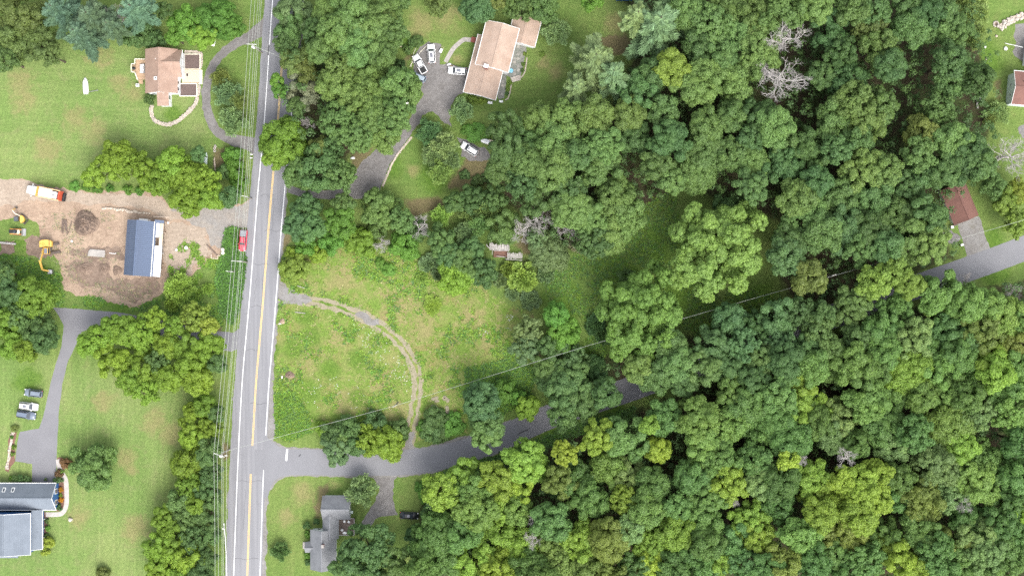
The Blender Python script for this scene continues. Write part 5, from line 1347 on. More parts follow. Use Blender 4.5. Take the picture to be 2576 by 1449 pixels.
for i, (x, y, rz, lab) in enumerate(((867, 1310, .3, 'white chair on the brown deck, nearest the house wall'), (878, 1311, -.5, 'white chair on the brown deck, northeast one'), (861, 1332, .9, 'white chair turned askew on the south part of the brown deck'))):
    r = empty('deck_chair', W(x, y, .75), rz); r.location.z = .73; tag(r, lab, 'chair', 'white chairs on the brown deck')
    mb = MB(); mb.box(0, 0, .42, .55, .55, .06); mb.build('seat', M['white'], r); mb = MB(); mb.box(0, .27, .75, .55, .06, .6); mb.build('backrest', M['white'], r)
    for sx_ in (-1, 1):
        for sy_ in (-1, 1):
            mb = MB(); mb.box(sx_ * .23, sy_ * .23, .2, .05, .05, .4); mb.build('leg', M['white'], r)
r = empty('deck_table', W(868, 1338.5, .75)); r.location.z = .73; tag(r, 'white oval table on the brown deck of the grey house', 'table')
mb = MB(); mb.prism([(.5 * math.cos(t * .524), .32 * math.sin(t * .524)) for t in range(12)], .7, .75); mb.build('tabletop', M['white'], r)
for s in (-1, 1):
    mb = MB(); mb.box(s * .3, 0, .35, .06, .4, .7); mb.build('leg', M['white'], r)
for (x, y, r, c, h, lab) in ((771, 1322, 9, 'd', 1.6, 'dark shrub at the northwest corner of the grey house'), (774, 1345, 10, 'v', 1.3, 'bright fern-like shrub north of the front porch'), (773, 1398, 10, 'v', 1.3, 'bright shrub south of the front porch'), (774, 1415, 9, 'g', 1.2, 'green shrub near the southwest corner of the grey house'), (796, 1312, 8, 'd', 1.6, 'dark shrub tucked between the two wings of the grey house')):
    plant('S', x, y, r, c, h, label=lab, group='shrubs around the grey house')
r = empty('garbage_bin', W(886, 1286)); tag(r, 'dark green wheeled bin beside the east wall of the grey house', 'bin')
mb = MB(); mb.loft([[(-w, -w, z), (w, -w, z), (w, w, z), (-w, w, z)] for w, z in ((.24, .05), (.32, 1.0))]); mb.build('body', pmat('bin_green', (.03, .09, .06)), r); mb = MB(); mb.box(0, 0, 1.04, .7, .7, .08); mb.build('lid', M['paleside'], r, bevel=.03)

# --- red-roofed garage
gang = -math.radians(67.3)
ga = empty('garage', W(2413, 515), math.atan2(-(81.6), 34)); tag(ga, 'garage with faded red-brown shingle roof above a concrete drive', 'garage')
P0 = [loc(ga, *q, 2.7) for q in ((2365.5, 480), (2399.6, 561.8), (2462.5, 541), (2428, 459))]
cx = sum(p.x for p in P0) / 4; cy = sum(p.y for p in P0) / 4; sx = max(p.x for p in P0) - min(p.x for p in P0); sy = max(p.y for p in P0) - min(p.y for p in P0)
gable(ga, cx, cy, sx - .5, sy - .6, 2.6, 1.9, 'x', M['siding'], M['shred'], trim=False)
door(ga, cx + (sx - .5) / 2, cy, 1.15, 4.2, 2.2, 1, 0)
window(ga, cx - 1.5, cy - (sy - .6) / 2, 1.5, 1.0, .9, 0, -1); window(ga, cx + 1.5, cy - (sy - .6) / 2, 1.5, 1.0, .9, 0, -1)
for (zx, zy, w, l, h, rz, m, nm, lab, cat) in ((155, 535, 1.4, 1.2, .9, .3, 'tarwhite', 'covered_crate', 'white covered crate against the west wall of the garage', 'crate'), (200, 620, 1.1, .9, .8, .5, 'black', 'grill', 'black grill standing west of the garage', 'grill'), (325, 790, .7, .6, 1.1, .2, 'tarwhite', 'garbage_bin', 'white-lidded bin at the southwest corner of the garage', 'bin'), (378, 745, .8, .7, 1.1, .2, 'darksteel', 'garbage_bin', 'dark bin at the southwest corner of the garage', 'bin'), (95, 150, .5, .5, .8, .2, 'tarwhite', 'garden_urn', 'small white urn at the northwest corner of the garage', 'urn'), (490, 1090, .75, .5, 1.2, .3, 'white', 'mailbox', 'white mailbox beside the concrete drive', 'mailbox')):
    r = empty(nm, W(2344 + zx / 6.75, 455 + zy / 6.75), rz); tag(r, lab, cat)
    mb = MB(); mb.loft([[(-w / 2 * k, -l / 2 * k, z), (w / 2 * k, -l / 2 * k, z), (w / 2 * k, l / 2 * k, z), (-w / 2 * k, l / 2 * k, z)] for k, z in ((.8, .02), (1, h * .85))]); mb.build('body', M['darksteel'] if nm != 'covered_crate' else M['greywood'], r)
    mb = MB(); mb.box(0, 0, h * .9, w * 1.05, l * 1.05, h * .1); mb.build('lid', M[m], r, bevel=.04)

# --- pale green house at the right edge
pg = empty('house', W(2570, 225), -math.radians(5)); tag(pg, 'pale green house with brown shingle roof cut by the right edge', 'house')
cx, cy, sx, sy = rect(pg, 2546, 190, 2680, 262, 4.4)
mb = MB()
gable(pg, cx, cy, sx - .3, sy - .6, 4.3, 1.6, 'x', M['paleside'], M['shred'])
for k in (-1.5, 1.0): window(pg, cx - (sx - .3) / 2, cy + k, 2.6, .5, .6, -1, 0)
mb = MB(); mb.tube([(cx + 1 - sx / 2 + 1, cy + 1.5, 5.2), (cx + 1 - sx / 2 + 1, cy + 1.5, 5.9)], .1, 8); mb.build('vent_pipe', M['darksteel'], pg)
an = empty('sunroom', W(2585, 140), -math.radians(8)); tag(an, 'white-framed glazed sunroom beside the pale green house, top right edge', 'sunroom')
mb = MB(); mb.box(.8, 0, 1.2, 3.6, 5.6, 2.4); mb.build('wall', M['siding'], an)
for k in range(5):
    mb = MB(); mb.slab((-1.3, -2.9 + k * 1.18, 2.6), (-1.3, -1.80 + k * 1.18, 2.6), (2.8, -1.80 + k * 1.18, 3.4), (2.8, -2.9 + k * 1.18, 3.4), .08); f = mb.build('roof_panel', M['white'], an)
    if k % 2 == 0:
        mb = MB(); mb.slab((-.9, -2.72 + k * 1.18, 2.72), (-.9, -1.98 + k * 1.18, 2.72), (.4, -1.98 + k * 1.18, 2.98), (.4, -2.72 + k * 1.18, 2.98), .03); mb.build('pane', M['glass'], f)
def gz(zx, zy): return Vector(W(2438.6 + zx / 5.115, zy / 5.115)[:2])
stone_wall('stone_wall', 'wide pale stone wall at the top right edge', [gz(*p) for p in ((380, 370), (430, 330), (500, 290), (560, 250), (640, 225), (760, 190))], 1.6, .6, M['stone'], 60, .3, .55)
r = empty('fire_ring', W(2438.6 + 340 / 5.115, 315 / 5.115)); tag(r, 'round stone fire ring at the left end of the wide stone wall', 'fire ring')
for k in range(10):
    mb = MB(); t = k * .628; mb.rock((.62 * math.cos(t), .62 * math.sin(t), .15), .24, random.Random(k)); mb.build('stone', M['stone'], r)
mb = MB(); mb.tube([(0, 0, .02), (0, 0, .05)], .5, 12); mb.build('ash_bed', M['mud'], r)
for i, (zx, zy, s, lab) in enumerate(((462, 632, .55, 'pale boulder on the grass near the sunroom'), (198, 608, .38, 'small white rock left of the pale boulder'), (345, 470, .35, 'long buff rock below the fire ring'), (215, 765, .32, 'buff rock near the trees on the right lawn'))):
    r = empty('boulder', W(2438.6 + zx / 5.115, zy / 5.115)); tag(r, lab, 'boulder'); mb = MB(); mb.rock((0, 0, s * .5), s, random.Random(i + 9)); mb.build('stone', M['boulder'] if i > 1 else M['white'], r)
def log(a, b, r, lab, cat='log', m='greywood', root=None):
    mb = MB(); a = Vector((a[0], a[1], r)); b = Vector((b[0], b[1], r)); c = (a + b) / 2; c.z = 0
    mid_ = (a - c) * .1 + Vector((random.uniform(-.05, .05), random.uniform(-.05, .05), r * .9))
    mb.tube([a - c, mid_, b - c], [r, r * .95, r * .8], 9)
    return tag(mb.build('log', M[m], None, loc=c), lab, cat)
log(gz(90, 1290), gz(100, 1400), .28, 'left grey log on the right lawn edge'); log(gz(130, 1255), gz(140, 1350), .24, 'right grey log on the right lawn edge')
mb = MB(); a, b = gz(455, 565), gz(640, 635); mb.tube([(a.x, a.y, .3), (b.x, b.y, 2.2)], .09, 6); tag(mb.build('fallen_post', M['white']), 'slanting white post between the pale boulder and the sunroom', 'post')
mb = MB(); mb.box(0, 0, 1.2, 4, 3.5, 2.4); sh = empty('shed', W(1570, -14)); tag(sh, 'blue-grey shed corner at the top edge of the photo', 'shed')
mb.build('wall', M['blueside'], sh); mb = MB(); mb.box(0, 0, 2.48, 4.4, 3.9, .16); mb.build('roof', pmat('blue_grey_roof', (.22, .28, .36)), sh)

# --- collapsed shed
cs = empty('collapsed_shed', W(1268, 634)); tag(cs, 'collapsed grey plank shed half hidden among the trees', 'shed')
rnd = random.Random(3)
def cz(zx, zy, h=0): return loc(cs, 1202 + zx / 14.06, 584 + zy / 14.06, h)
for k in range(22):
    x = 430 + k * 32; a = cz(x, 640 + rnd.uniform(-10, 10), 1.5); b = cz(x + rnd.uniform(-14, 14), 400 + rnd.uniform(-70, 70), 2.0)
    mb = MB(); mb.beam((a.x, a.y, 1.5), (b.x, b.y, 2.0), .2, .04); mb.build('plank', M['greywood'], cs)
for k in range(20):
    x = 1050 + k * 27; a = cz(x, 950 + rnd.uniform(-40, 20), .9); b = cz(x + rnd.uniform(-10, 10), 740 + rnd.uniform(-30, 30), 1.3)
    mb = MB(); mb.beam((a.x, a.y, .9), (b.x, b.y, 1.3), .13, .04); mb.build('plank', M['greywood'], cs)
for (p, q, z) in (((300, 430), (430, 590), 1.6), ((300, 470), (440, 600), 1.5), ((520, 600), (510, 810), 1.6), ((660, 850), (990, 890), .8), ((990, 930), (1000, 970), .9), ((1000, 965), (1570, 1000), .95), ((1110, 350), (1095, 690), 2.0), ((560, 655), (1100, 660), 1.45)):
    a = cz(*p, z); b = cz(*q, z); mb = MB(); mb.beam((a.x, a.y, z), (b.x, b.y, z), .14, .14); mb.build('beam', M['greywood'], cs)
a = cz(560, 650); b = cz(1050, 890); mb = MB(); mb.box((a.x + b.x) / 2, (a.y + b.y) / 2, .15, abs(b.x - a.x), abs(a.y - b.y), .3); mb.build('rotten_floor', M['terracotta'], cs)
for (zx, zy) in ((520, 620), (1090, 650), (1000, 960), (1560, 990), (1100, 360), (450, 590)):
    a = cz(zx, zy); mb = MB(); mb.box(a.x, a.y, .75, .14, .14, 1.5); mb.build('post', M['greywood'], cs)

# ------------------------------------------------------------------ vehicles
CARMAT = {}
def paint(c):
    if c not in CARMAT: CARMAT[c] = pmat('car_paint_%d' % len(CARMAT), c, tuple(v * .93 for v in c), .8, .22, spec=.5)
    return CARMAT[c]
def wheel(root, x, y, r=.36, w=.24):
    mb = MB(); mb.tube([(0, -w / 2, 0), (0, -w * .3, 0), (0, w * .3, 0), (0, w / 2, 0)], [r * .88, r, r, r * .88], 14)
    o = mb.build('wheel', M['rubber'], root, loc=(x, y, r))
    mb = MB(); s = 1 if y > 0 else -1; mb.tube([(0, s * w * .45, 0), (0, s * (w * .5 + .01), 0)], r * .6, 10); mb.build('rim', M['steel'], o)
    return o
def place(name, label, cat, x, y, dx, dy, group=None):
    r = empty(name, W(x, y), math.atan2(-dy, dx)); return tag(r, label, cat, group)
def hull(L, Wd, zs, nose=.86, tail=.92, clear=.28):
    """rounded lower body; zs = belt heights at nose, hood, screen, tail"""
    h = Wd / 2; xs = [-.5, -.485, -.43, -.25, .15, .22, .40, .47, .5]
    wf = [tail * .9, tail, .98, 1, 1, 1, .97, nose, nose * .86]
    zt = [zs[3] * .86, zs[3] * .95, zs[3], zs[3], zs[2], zs[2] * .985, zs[1], zs[0], zs[0] * .8]
    mb = MB(); secs = []
    for x, f, z in zip(xs, wf, zt):
        w = h * f
        secs.append([(x * L, -w * .9, clear), (x * L, -w, clear + .25), (x * L, -w, z * .86), (x * L, -w * .9, z), (x * L, 0, z + .04), (x * L, w * .9, z), (x * L, w, z * .86), (x * L, w, clear + .25), (x * L, w * .9, clear)])
    mb.loft(secs); return mb
def cabin(root, x0, x1, x2, x3, wb, wt, zb, zt, body, side=2, pano=None, rear=True):
    """x0 rear base, x1 rear roof, x2 front roof, x3 screen base"""
    mb = MB()
    secs = [[(x0, -wb, zb - .08), (x0, wb, zb - .08), (x3, wb, zb - .08), (x3, -wb, zb - .08)], [(x1, -wt, zt), (x1, wt, zt), (x2, wt, zt), (x2, -wt, zt)]]
    mb.loft(secs, cap=False); mb.build('cabin_pillars', body, root)
    mb = MB(); e = .05
    mb.loft([[(x1 - e, -wt, zt), (x1 - e * .5, -wt * .8, zt), (x2 + e * .5, -wt * .8, zt), (x2 + e, -wt, zt), (x2 + e, wt, zt), (x2 + e * .5, wt * .8, zt), (x1 - e * .5, wt * .8, zt), (x1 - e, wt, zt)],
             [(x1, -wt * .93, zt + .05), (x1, -wt * .6, zt + .07), (x2, -wt * .6, zt + .07), (x2, -wt * .93, zt + .05), (x2, wt * .93, zt + .05), (x2, wt * .6, zt + .07), (x1, wt * .6, zt + .07), (x1, wt * .93, zt + .05)]])
    mb.build('roof', body, root)
    def glassq(name, a, b, c, d, k=.88, out=.02):
        P = [Vector(q) for q in (a, b, c, d)]; m = sum(P, Vector()) / 4; n = (P[1] - P[0]).cross(P[2] - P[0]).normalized()
        if n.dot(m - Vector(((x0 + x3) / 2, 0, zb))) < 0: n = -n
        Q = [m + (p - m) * k + n * out for p in P]; mb = MB(); mb.add(Q, [(0, 1, 2, 3)]); return mb.build(name, M['glass'], root)
    glassq('windshield', (x3, -wb, zb), (x3, wb, zb), (x2, wt, zt), (x2, -wt, zt))
    if rear: glassq('rear_window', (x0, -wb, zb), (x0, wb, zb), (x1, wt, zt), (x1, -wt, zt), .8)
    for s in (-1, 1):
        for k in range(side):
            f0, f1 = k / side, (k + 1) / side
            glassq('side_window', (x0 + (x3 - x0) * f0, s * wb, zb), (x0 + (x3 - x0) * f1, s * wb, zb), (x1 + (x2 - x1) * f1, s * wt, zt), (x1 + (x2 - x1) * f0, s * wt, zt), .84)
        mb = MB(); mb.box(x3 - .25, s * (wb + .2), zb + .08, .14, .2, .14); mb.build('mirror', body, root, bevel=.02)
    if pano:
        mb = MB(); mb.box(pano[0], 0, zt + .075, pano[1], pano[2], .02); mb.build('sunroof', pano[3] if len(pano) > 3 else M['sunroof'], root, bevel=.01)
M['sunroof'] = pmat('tinted_roof_glass', (.14, .145, .17), (.17, .175, .2), .6, .1, spec=.5)
def lamps(root, L, Wd, z):
    for s in (-1, 1):
        mb = MB(); mb.box(L * .475, s * Wd * .36, z * .82, .22, .28, .16); mb.build('headlight', M['lens'], root, bevel=.03)
        mb = MB(); mb.box(-L * .49, s * Wd * .40, z * .86, .12, .2, .26); mb.build('taillight', M['redlens'], root, bevel=.02)
    mb = MB(); mb.box(L * .49, 0, z * .6, .08, Wd * .5, .22); mb.build('grille', M['black'], root)
def suv(x, y, dx, dy, c, label, L=4.75, Wd=1.9, pano=None, rails_=True, zt=1.68, group=None, roofc=None):
    r = place('parked_car', label, 'car', x, y, dx, dy, group); b = paint(c)
    hull(L, Wd, (.82, .98, 1.06, 1.08)).build('body', b, r, True)
    cabin(r, -.49 * L, -.42 * L, .08 * L, .24 * L, Wd * .445, Wd * .36, 1.02, zt, b, 3, pano)
    if rails_:
        for s in (-1, 1):
            mb = MB(); mb.beam((-.40 * L, s * Wd * .37, zt + .09), (.05 * L, s * Wd * .37, zt + .09), .05, .05); mb.build('roof_rail', M['black'], r)
    for sx in (-.30, .31):
        for s in (-1, 1): wheel(r, sx * L, s * Wd * .43)
    lamps(r, L, Wd, 1.0)
    mb = MB(); mb.box(-L * .5, 0, .5, .12, Wd * .9, .28); mb.build('bumper', M['black'], r, bevel=.04)
    return r
def sedan(x, y, dx, dy, c, label, L=4.6, Wd=1.82):
    r = place('parked_car', label, 'car', x, y, dx, dy); b = paint(c)
    hull(L, Wd, (.68, .86, .94, .92)).build('body', b, r, True)
    cabin(r, -.36 * L, -.22 * L, .05 * L, .23 * L, Wd * .44, Wd * .33, .9, 1.42, b, 2, (-.1, .6, .7))
    for sx in (-.30, .31):
        for s in (-1, 1): wheel(r, sx * L, s * Wd * .43, .32)
    lamps(r, L, Wd, .88); return r
def pickup(x, y, dx, dy, c, label, L=5.5, Wd=1.95, cap=None, bed0=-.49, bed1=-.17):
    r = place('pickup_truck', label, 'pickup', x, y, dx, dy); b = paint(c)
    mb = hull(L, Wd, (.9, 1.05, 1.1, 1.12), clear=.35)
    mb.build('body', b, r, True)
    cabin(r, bed1 * L, (bed1 + .03) * L, .10 * L, .22 * L, Wd * .44, Wd * .37, 1.08, 1.8, b, 2)
    x0, x1 = bed0 * L, bed1 * L - .06
    mb = MB(); mb.box((x0 + x1) / 2, 0, 1.19, x1 - x0 - .12, Wd * .74, .02); mb.build('bed_liner', M['black'], r)
    for s in (-1, 1):
        mb = MB(); mb.beam((x0, s * Wd * .43, 1.24), (x1, s * Wd * .43, 1.24), .2, .2); mb.build('bed_side', b, r, bevel=.03)
    mb = MB(); mb.box(x0, 0, 1.22, .12, Wd * .8, .22); mb.build('tailgate', b, r, bevel=.03)
    if cap:
        mb = MB(); w = Wd * .44
        mb.loft([[(x0 - .05, -w, 1.3), (x1, -w, 1.3), (x1, w, 1.3), (x0 - .05, w, 1.3)], [(x0 + .15, -w * .82, 1.85), (x1, -w * .82, 1.85), (x1, w * .82, 1.85), (x0 + .15, w * .82, 1.85)]]); mb.build('bed_cap', cap, r, bevel=.06)
    for sx in (-.31, .32):
        for s in (-1, 1): wheel(r, sx * L, s * Wd * .43, .4, .27)
    lamps(r, L, Wd, 1.05); return r
WHITE = (.80, .80, .80)
suv(1085.8, 137.2, -35, -535, WHITE, 'white car with sunroof parked nose up on the dark gravel', 4.85, 1.95, (-.55, 1.1, .72))
pickup(1056.5, 163.4, -250, -440, WHITE, 'white pickup with black bed liner parked beside the silver car', 5.2, 1.9)
suv(1050.2, 195, -410, -165, (.30, .36, .42), 'silver-blue car parked half under the grove trees', 4.6, 1.85, (.15, .5, .6, M['black']))
suv(1150.3, 180.3, -490, -40, WHITE, 'white car parked against the long house wall, nose left', 4.6, 1.9, (-.4, 1.1, .75), False)
suv(1181.4, 376.2, -470, -300, WHITE, 'white car parked alone on the small gravel patch', 4.7, 1.9, (.1, .35, .6))
suv(87, 987.8, -480, -60, (.16, .19, .23), 'dark grey car on the left lawn, top of the three', 4.5, 1.85, None)
suv(75.2, 1021, 500, 60, WHITE, 'white car on the left lawn, middle of the three', 4.7, 1.85, (-.75, .95, .7), True, 1.62)
suv(69, 1042.5, 520, 90, (.13, .16, .21), 'dark car on the left lawn, bottom of the three', 4.8, 1.9, None, True)
sedan(1029.7, 1295, 130, 6, (.018, .02, .022), 'black sedan parked on grass at the wood edge by the grey house')
pickup(613.2, 605.5, -50, 560, (.62, .045, .075), 'red pickup with grey bed cap parked at the roadside', 5.35, 1.9, pmat('cap_grey', (.17, .18, .20), (.22, .23, .25), 1.0, .3))

# dump truck
dt = place('dump_truck', 'white dump truck with orange box and red tail on the sandy lane', 'dump truck', 120.7, 487, -740, -150)
mb = MB(); mb.box(-.4, 0, .85, 8.6, .9, .3); mb.build('chassis', M['darksteel'], dt)
mb = MB(); mb.loft([[(3.2, -1.05, .7), (3.2, 1.05, .7), (3.2, 1.05, 1.95), (3.2, -1.05, 1.95)], [(4.5, -.95, .7), (4.5, .95, .7), (4.5, .95, 1.75), (4.5, -.95, 1.75)], [(4.85, -.7, .8), (4.85, .7, .8), (4.85, .7, 1.55), (4.85, -.7, 1.55)]]); mb.build('hood', M['white'], dt, bevel=.12)
mb = MB(); mb.box(2.55, 0, 1.75, 1.5, 2.2, 2.0); cabn = mb.build('cab', M['white'], dt, bevel=.15)
mb = MB(); mb.box(3.31, 0, 2.2, .04, 1.8, .8); mb.build('windshield', M['glass'], dt)
for s in (-1, 1):
    mb = MB(); mb.box(2.6, s * 1.11, 2.2, .9, .03, .7); mb.build('side_window', M['glass'], dt); mb = MB(); mb.box(3.2, s * 1.45, 2.1, .12, .3, .5); mb.build('mirror', M['white'], dt)
    mb = MB(); mb.box(-1.1, s * 1.2, 2.0, 5.6, .1, 1.5); mb.build('box_side', M['orange'], dt); mb = MB(); mb.box(-1.1, s * 1.2, 2.78, 5.7, .2, .1); mb.build('box_rim', pmat('pale_orange', (.72, .48, .26)), dt)
mb = MB(); mb.box(1.65, 0, 2.2, .35, 2.45, 1.9); mb.build('box_front', M['orange'], dt)
mb = MB(); mb.box(-1.1, 0, 1.35, 5.6, 2.3, .15); mb.build('box_floor', M['darksteel'], dt)
mb = MB(); mb.box(-.2, 0, 2.2, 3.4, 2.25, .9); mb.build('load_tarp', M['tarwhite'], dt, bevel=.25)
mb = MB(); mb.box(-2.5, .1, 2.35, 1.5, 1.7, .8); mb.build('hopper', M['tarwhite'], dt, bevel=.1); mb = MB(); mb.box(-2.5, .1, 2.78, .8, .2, .06); mb.build('hopper_slot', M['black'], dt)
mb = MB(); mb.box(-3.95, 0, 2.0, .35, 2.4, 1.6, ry=.25); mb.build('tailgate', M['redpaint'], dt)
mb = MB(); mb.box(-4.6, .15, 1.1, .7, 2.1, .7); mb.tube([(-4.6, -.7, 1.5), (-4.6, .9, 1.5)], .3, 10); mb.build('spreader', M['black'], dt)
for sx in (3.6, -1.7, -3.0):
    for s in (-1, 1): wheel(dt, sx, s * 1.0, .5, .3 if sx > 0 else .5)
for s in (-1, 1):
    mb = MB(); mb.box(4.8, s * .75, 1.2, .12, .3, .2); mb.build('headlight', M['lens'], dt)

def tracks(root, L, gauge, w, h, rot=0.0, cx=0, cy=0):
    for s in (-1, 1):
        P = [(-L / 2 + h / 2, 0), (L / 2 - h / 2, 0)]; prof = []
        for k in range(6): t = -math.pi / 2 + k * math.pi / 5; prof.append((L / 2 - h / 2 + math.cos(t) * h / 2, h / 2 + math.sin(t) * h / 2))
        for k in range(6): t = math.pi / 2 + k * math.pi / 5; prof.append((-L / 2 + h / 2 + math.cos(t) * h / 2, h / 2 + math.sin(t) * h / 2))
        mb = MB(); c, sn = math.cos(rot), math.sin(rot)
        def T(x, y, z): return (cx + x * c - y * sn, cy + x * sn + y * c, z)
        mb.loft([[T(x, s * gauge / 2 + e * w / 2, z) for x, z in prof] for e in (-1, 1)]); o = mb.build('track', M['darksteel'], root)
        for k in range(int(L / .3)):
            mb = MB(); x = -L / 2 + .2 + k * .3; p = T(x, s * gauge / 2, h + .01); mb.box(p[0], p[1], p[2], .12, w * 1.04, .05, rz=rot); mb.build('track_pad', M['log'], o)
# large excavator; local x to the right of the picture, y up
ex_ = empty('excavator', W(123, 625)); tag(ex_, 'large yellow excavator with its boom reaching down beside the dug trench', 'excavator')
tracks(ex_, 3.3, 2.1, .5, .8, .15, 1.3, -.1)
mb = MB(); mb.tube([(.5, 0, .8), (.5, 0, 1.1)], .7, 14); mb.build('turntable', M['darksteel'], ex_)
mb = MB(); pts = [(-1.6, .25), (1.45, .35), (1.5, 1.7), (1.1, 2.0), (0, 2.15), (-1.2, 2.0), (-1.6, 1.6)]; mb.prism(pts, 1.05, 2.2); eb = mb.build('engine_cover', M['yellow'], ex_, bevel=.12)
for (x, y) in ((-1.2, 1.1), (-.7, 1.2), (-.7, .8), (-.3, 1.1)):
    mb = MB(); mb.box(x, y, 2.22, .3, .22, .06); mb.build('vent', M['orange'], eb)
mb = MB(); mb.box(.95, 1.2, 2.28, .12, 1.5, .1); mb.build('handrail', M['darksteel'], eb)
mb = MB(); mb.box(0, -.25, 1.2, 2.2, 1.1, .3); mb.build('platform', M['darksteel'], ex_)
mb = MB(); mb.box(.3, -.7, 1.95, .95, 1.6, 1.75); cb = mb.build('cab', M['yellow'], ex_, bevel=.1)
mb = MB(); mb.box(.3, -.75, 2.85, .75, 1.3, .06); mb.build('roof_glass', M['sunroof'], cb)
for (x, y, sx_, sy_) in ((.3, -1.51, .8, .03), (.79, -.7, .03, 1.3), (-.19, -.7, .03, 1.3)):
    mb = MB(); mb.box(x, y, 2.2, sx_, sy_, .9); mb.build('cab_window', M['glass'], cb)
B0 = (-.55, .0, 1.5); B1 = (-.6, -3.4, 4.2); B2 = (-.7, -5.4, 2.4); B3 = (.5, -6.0, .5)
mb = MB(); mb.beam(B0, (-.57, -1.8, 3.3), .5, .6); mb.beam((-.57, -1.7, 3.25), B1, .48, .5); mb.build('boom', M['yellow'], ex_, bevel=.05)
mb = MB(); mb.beam((-.6, -3.1, 4.35), B2, .4, .45); mb.build('stick', M['yellow'], ex_, bevel=.05)
mb = MB(); mb.beam(B2, (.3, -5.7, 1.0), .35, .35); mb.build('linkage', M['yellow'], ex_)
mb = MB(); mb.tube([(-.55, -1.2, 3.3), (-.6, -3.0, 4.6)], .09, 7); mb.tube([(-.55, -.4, 1.7), (-.57, -1.9, 3.0)], .1, 7); mb.build('hydraulic_ram', M['steel'], ex_)
mb = MB(); mb.loft([[(.1, -6.5, .1), (.1, -5.3, .1), (.1, -5.3, 1.1), (.1, -6.5, 1.0)], [(1.1, -6.4, .3), (1.1, -5.4, .3), (1.1, -5.4, .9), (1.1, -6.4, .9)]]); bk = mb.build('bucket', M['steel'], ex_, bevel=.05)
for k in range(5):
    mb = MB(); mb.box(1.2, -6.3 + k * .22, .35, .3, .1, .08); mb.build('bucket_tooth', M['darksteel'], bk)
# mini excavator
mx = empty('mini_excavator', W(56, 551)); tag(mx, 'small yellow excavator with round rear facing the dump truck', 'excavator')
tracks(mx, 2.1, 1.3, .32, .5, -.75, .3, .1)
mb = MB(); mb.prism([(.1 + .85 * math.cos(t), -.1 + .95 * math.sin(t)) for t in [-1.6 + k * .32 for k in range(11)]] + [(.05, .9), (-.1, .3), (-.1, -.6)], .6, 1.35); mb.build('engine_cover', M['yellow'], mx, bevel=.08)
mb = MB(); mb.box(-.75, -.1, 1.35, 1.05, 1.15, 1.5); cb = mb.build('cab', M['glass'], mx, bevel=.12); mb = MB(); mb.box(-.75, -.1, 2.13, 1.0, 1.1, .08); mb.build('cab_roof', pmat('dark_canopy', (.06, .07, .085), (.09, .10, .115)), cb, bevel=.04)
mb = MB(); mb.beam((-.2, .7, .9), (-.9, 1.2, 2.2), .16, .22); mb.beam((-.9, 1.2, 2.2), (-1.65, 2.05, 2.0), .15, .2); mb.build('boom', M['tank'], mx)
mb = MB(); mb.beam((-1.65, 2.1, 2.05), (-1.45, 2.6, .7), .14, .18); mb.build('stick', M['yellow'], mx)
mb = MB(); mb.loft([[(-1.7, 2.5, .15), (-1.7, 2.5, .7), (-1.1, 2.6, .7), (-1.1, 2.6, .15)], [(-1.5, 3.0, .2), (-1.5, 3.0, .6), (-1.0, 3.0, .6), (-1.0, 3.0, .2)]]); mb.build('bucket', M['darksteel'], mx)
mb = MB(); mb.box(1.15, -.85, .35, .15, 1.5, .5, rz=-.75); mb.build('dozer_blade', M['darksteel'], mx)
# skid steer
sk = empty('skid_steer', W(45.3, 583.8), -.05); tag(sk, 'compact track loader with wide steel bucket on the grass below the small excavator', 'loader')
tracks(sk, 2.2, 1.35, .35, .65)
mb = MB(); mb.box(-.35, 0, 1.0, 2.3, .95, .8); mb.build('body', M['tank'], sk, bevel=.08)
mb = MB(); mb.box(-.55, 0, 1.65, 1.9, .85, .7); cb = mb.build('cab', M['black'], sk, bevel=.08); mb = MB(); mb.box(-.1, 0, 2.02, .4, .5, .05); mb.build('roof_hatch', M['glass'], cb)
for s in (-1, 1):
    mb = MB(); mb.beam((-1.4, s * .62, 1.55), (.6, s * .62, 1.2), .16, .22); mb.beam((.6, s * .62, 1.2), (1.25, s * .6, .5), .16, .2); mb.build('lift_arm', M['orange'], sk)
mb = MB(); mb.loft([[(1.2, y, .05), (2.0, y, .05), (2.05, y, .12), (1.35, y, .2), (1.3, y, .75), (1.2, y, .75)] for y in (-.9, .9)]); mb.build('bucket', M['steel'], sk)
# boats and trailers
def boat(x, y, dx, dy, L, Wd, label, cat='boat', name='boat', m='white', z=.55):
    r = place(name, label, cat, x, y, dx, dy); mb = MB(); secs = []
    for t, w, h in ((-.5, .75, .8), (-.35, .95, .95), (0, 1, 1), (.25, .88, .95), (.42, .5, .8), (.5, .12, .6)):
        secs.append([(t * L, -w * Wd / 2, .15), (t * L, -w * Wd * .46, z * h * .7), (t * L, -w * Wd * .2, z * h), (t * L, w * Wd * .2, z * h), (t * L, w * Wd * .46, z * h * .7), (t * L, w * Wd / 2, .15)])
    mb.loft(secs); mb.build('hull', M[m], r, True); mb = MB(); mb.beam((-.5 * L, 0, z), (.4 * L, 0, z), .08, .08); mb.build('keel', M['steel'], r)
    return r
b1 = boat(216, 217, -2, -40, 4.2, 1.45, 'white upturned boat with an outstretched pole on the left lawn')
mb = MB(); mb.tube([(-1.6, -.3, .25), (-1.3, -3.0, .3)], .08, 6); mb.box(-1.3, -3.0, .3, .25, .25, .12); mb.build('pole', M['steel'], b1)
b2 = boat(1220, 355.5, -400, -120, 2.6, 1.3, 'white covered boat on a wooden trailer at the wood edge')
mb = MB(); mb.box(-1.5, 0, .3, 1.3, 1.35, .14); mb.box(-.2, 0, .1, 3.6, .12, .1); mb.build('trailer', M['plywood'], b2)
for s in (-1, 1): wheel(b2, -1.3, s * .75, .28, .16)
boat(518, 402, 3, -40, 3.6, .9, 'pale blue boat tucked under the dark small tree', m='paleside', z=.45)
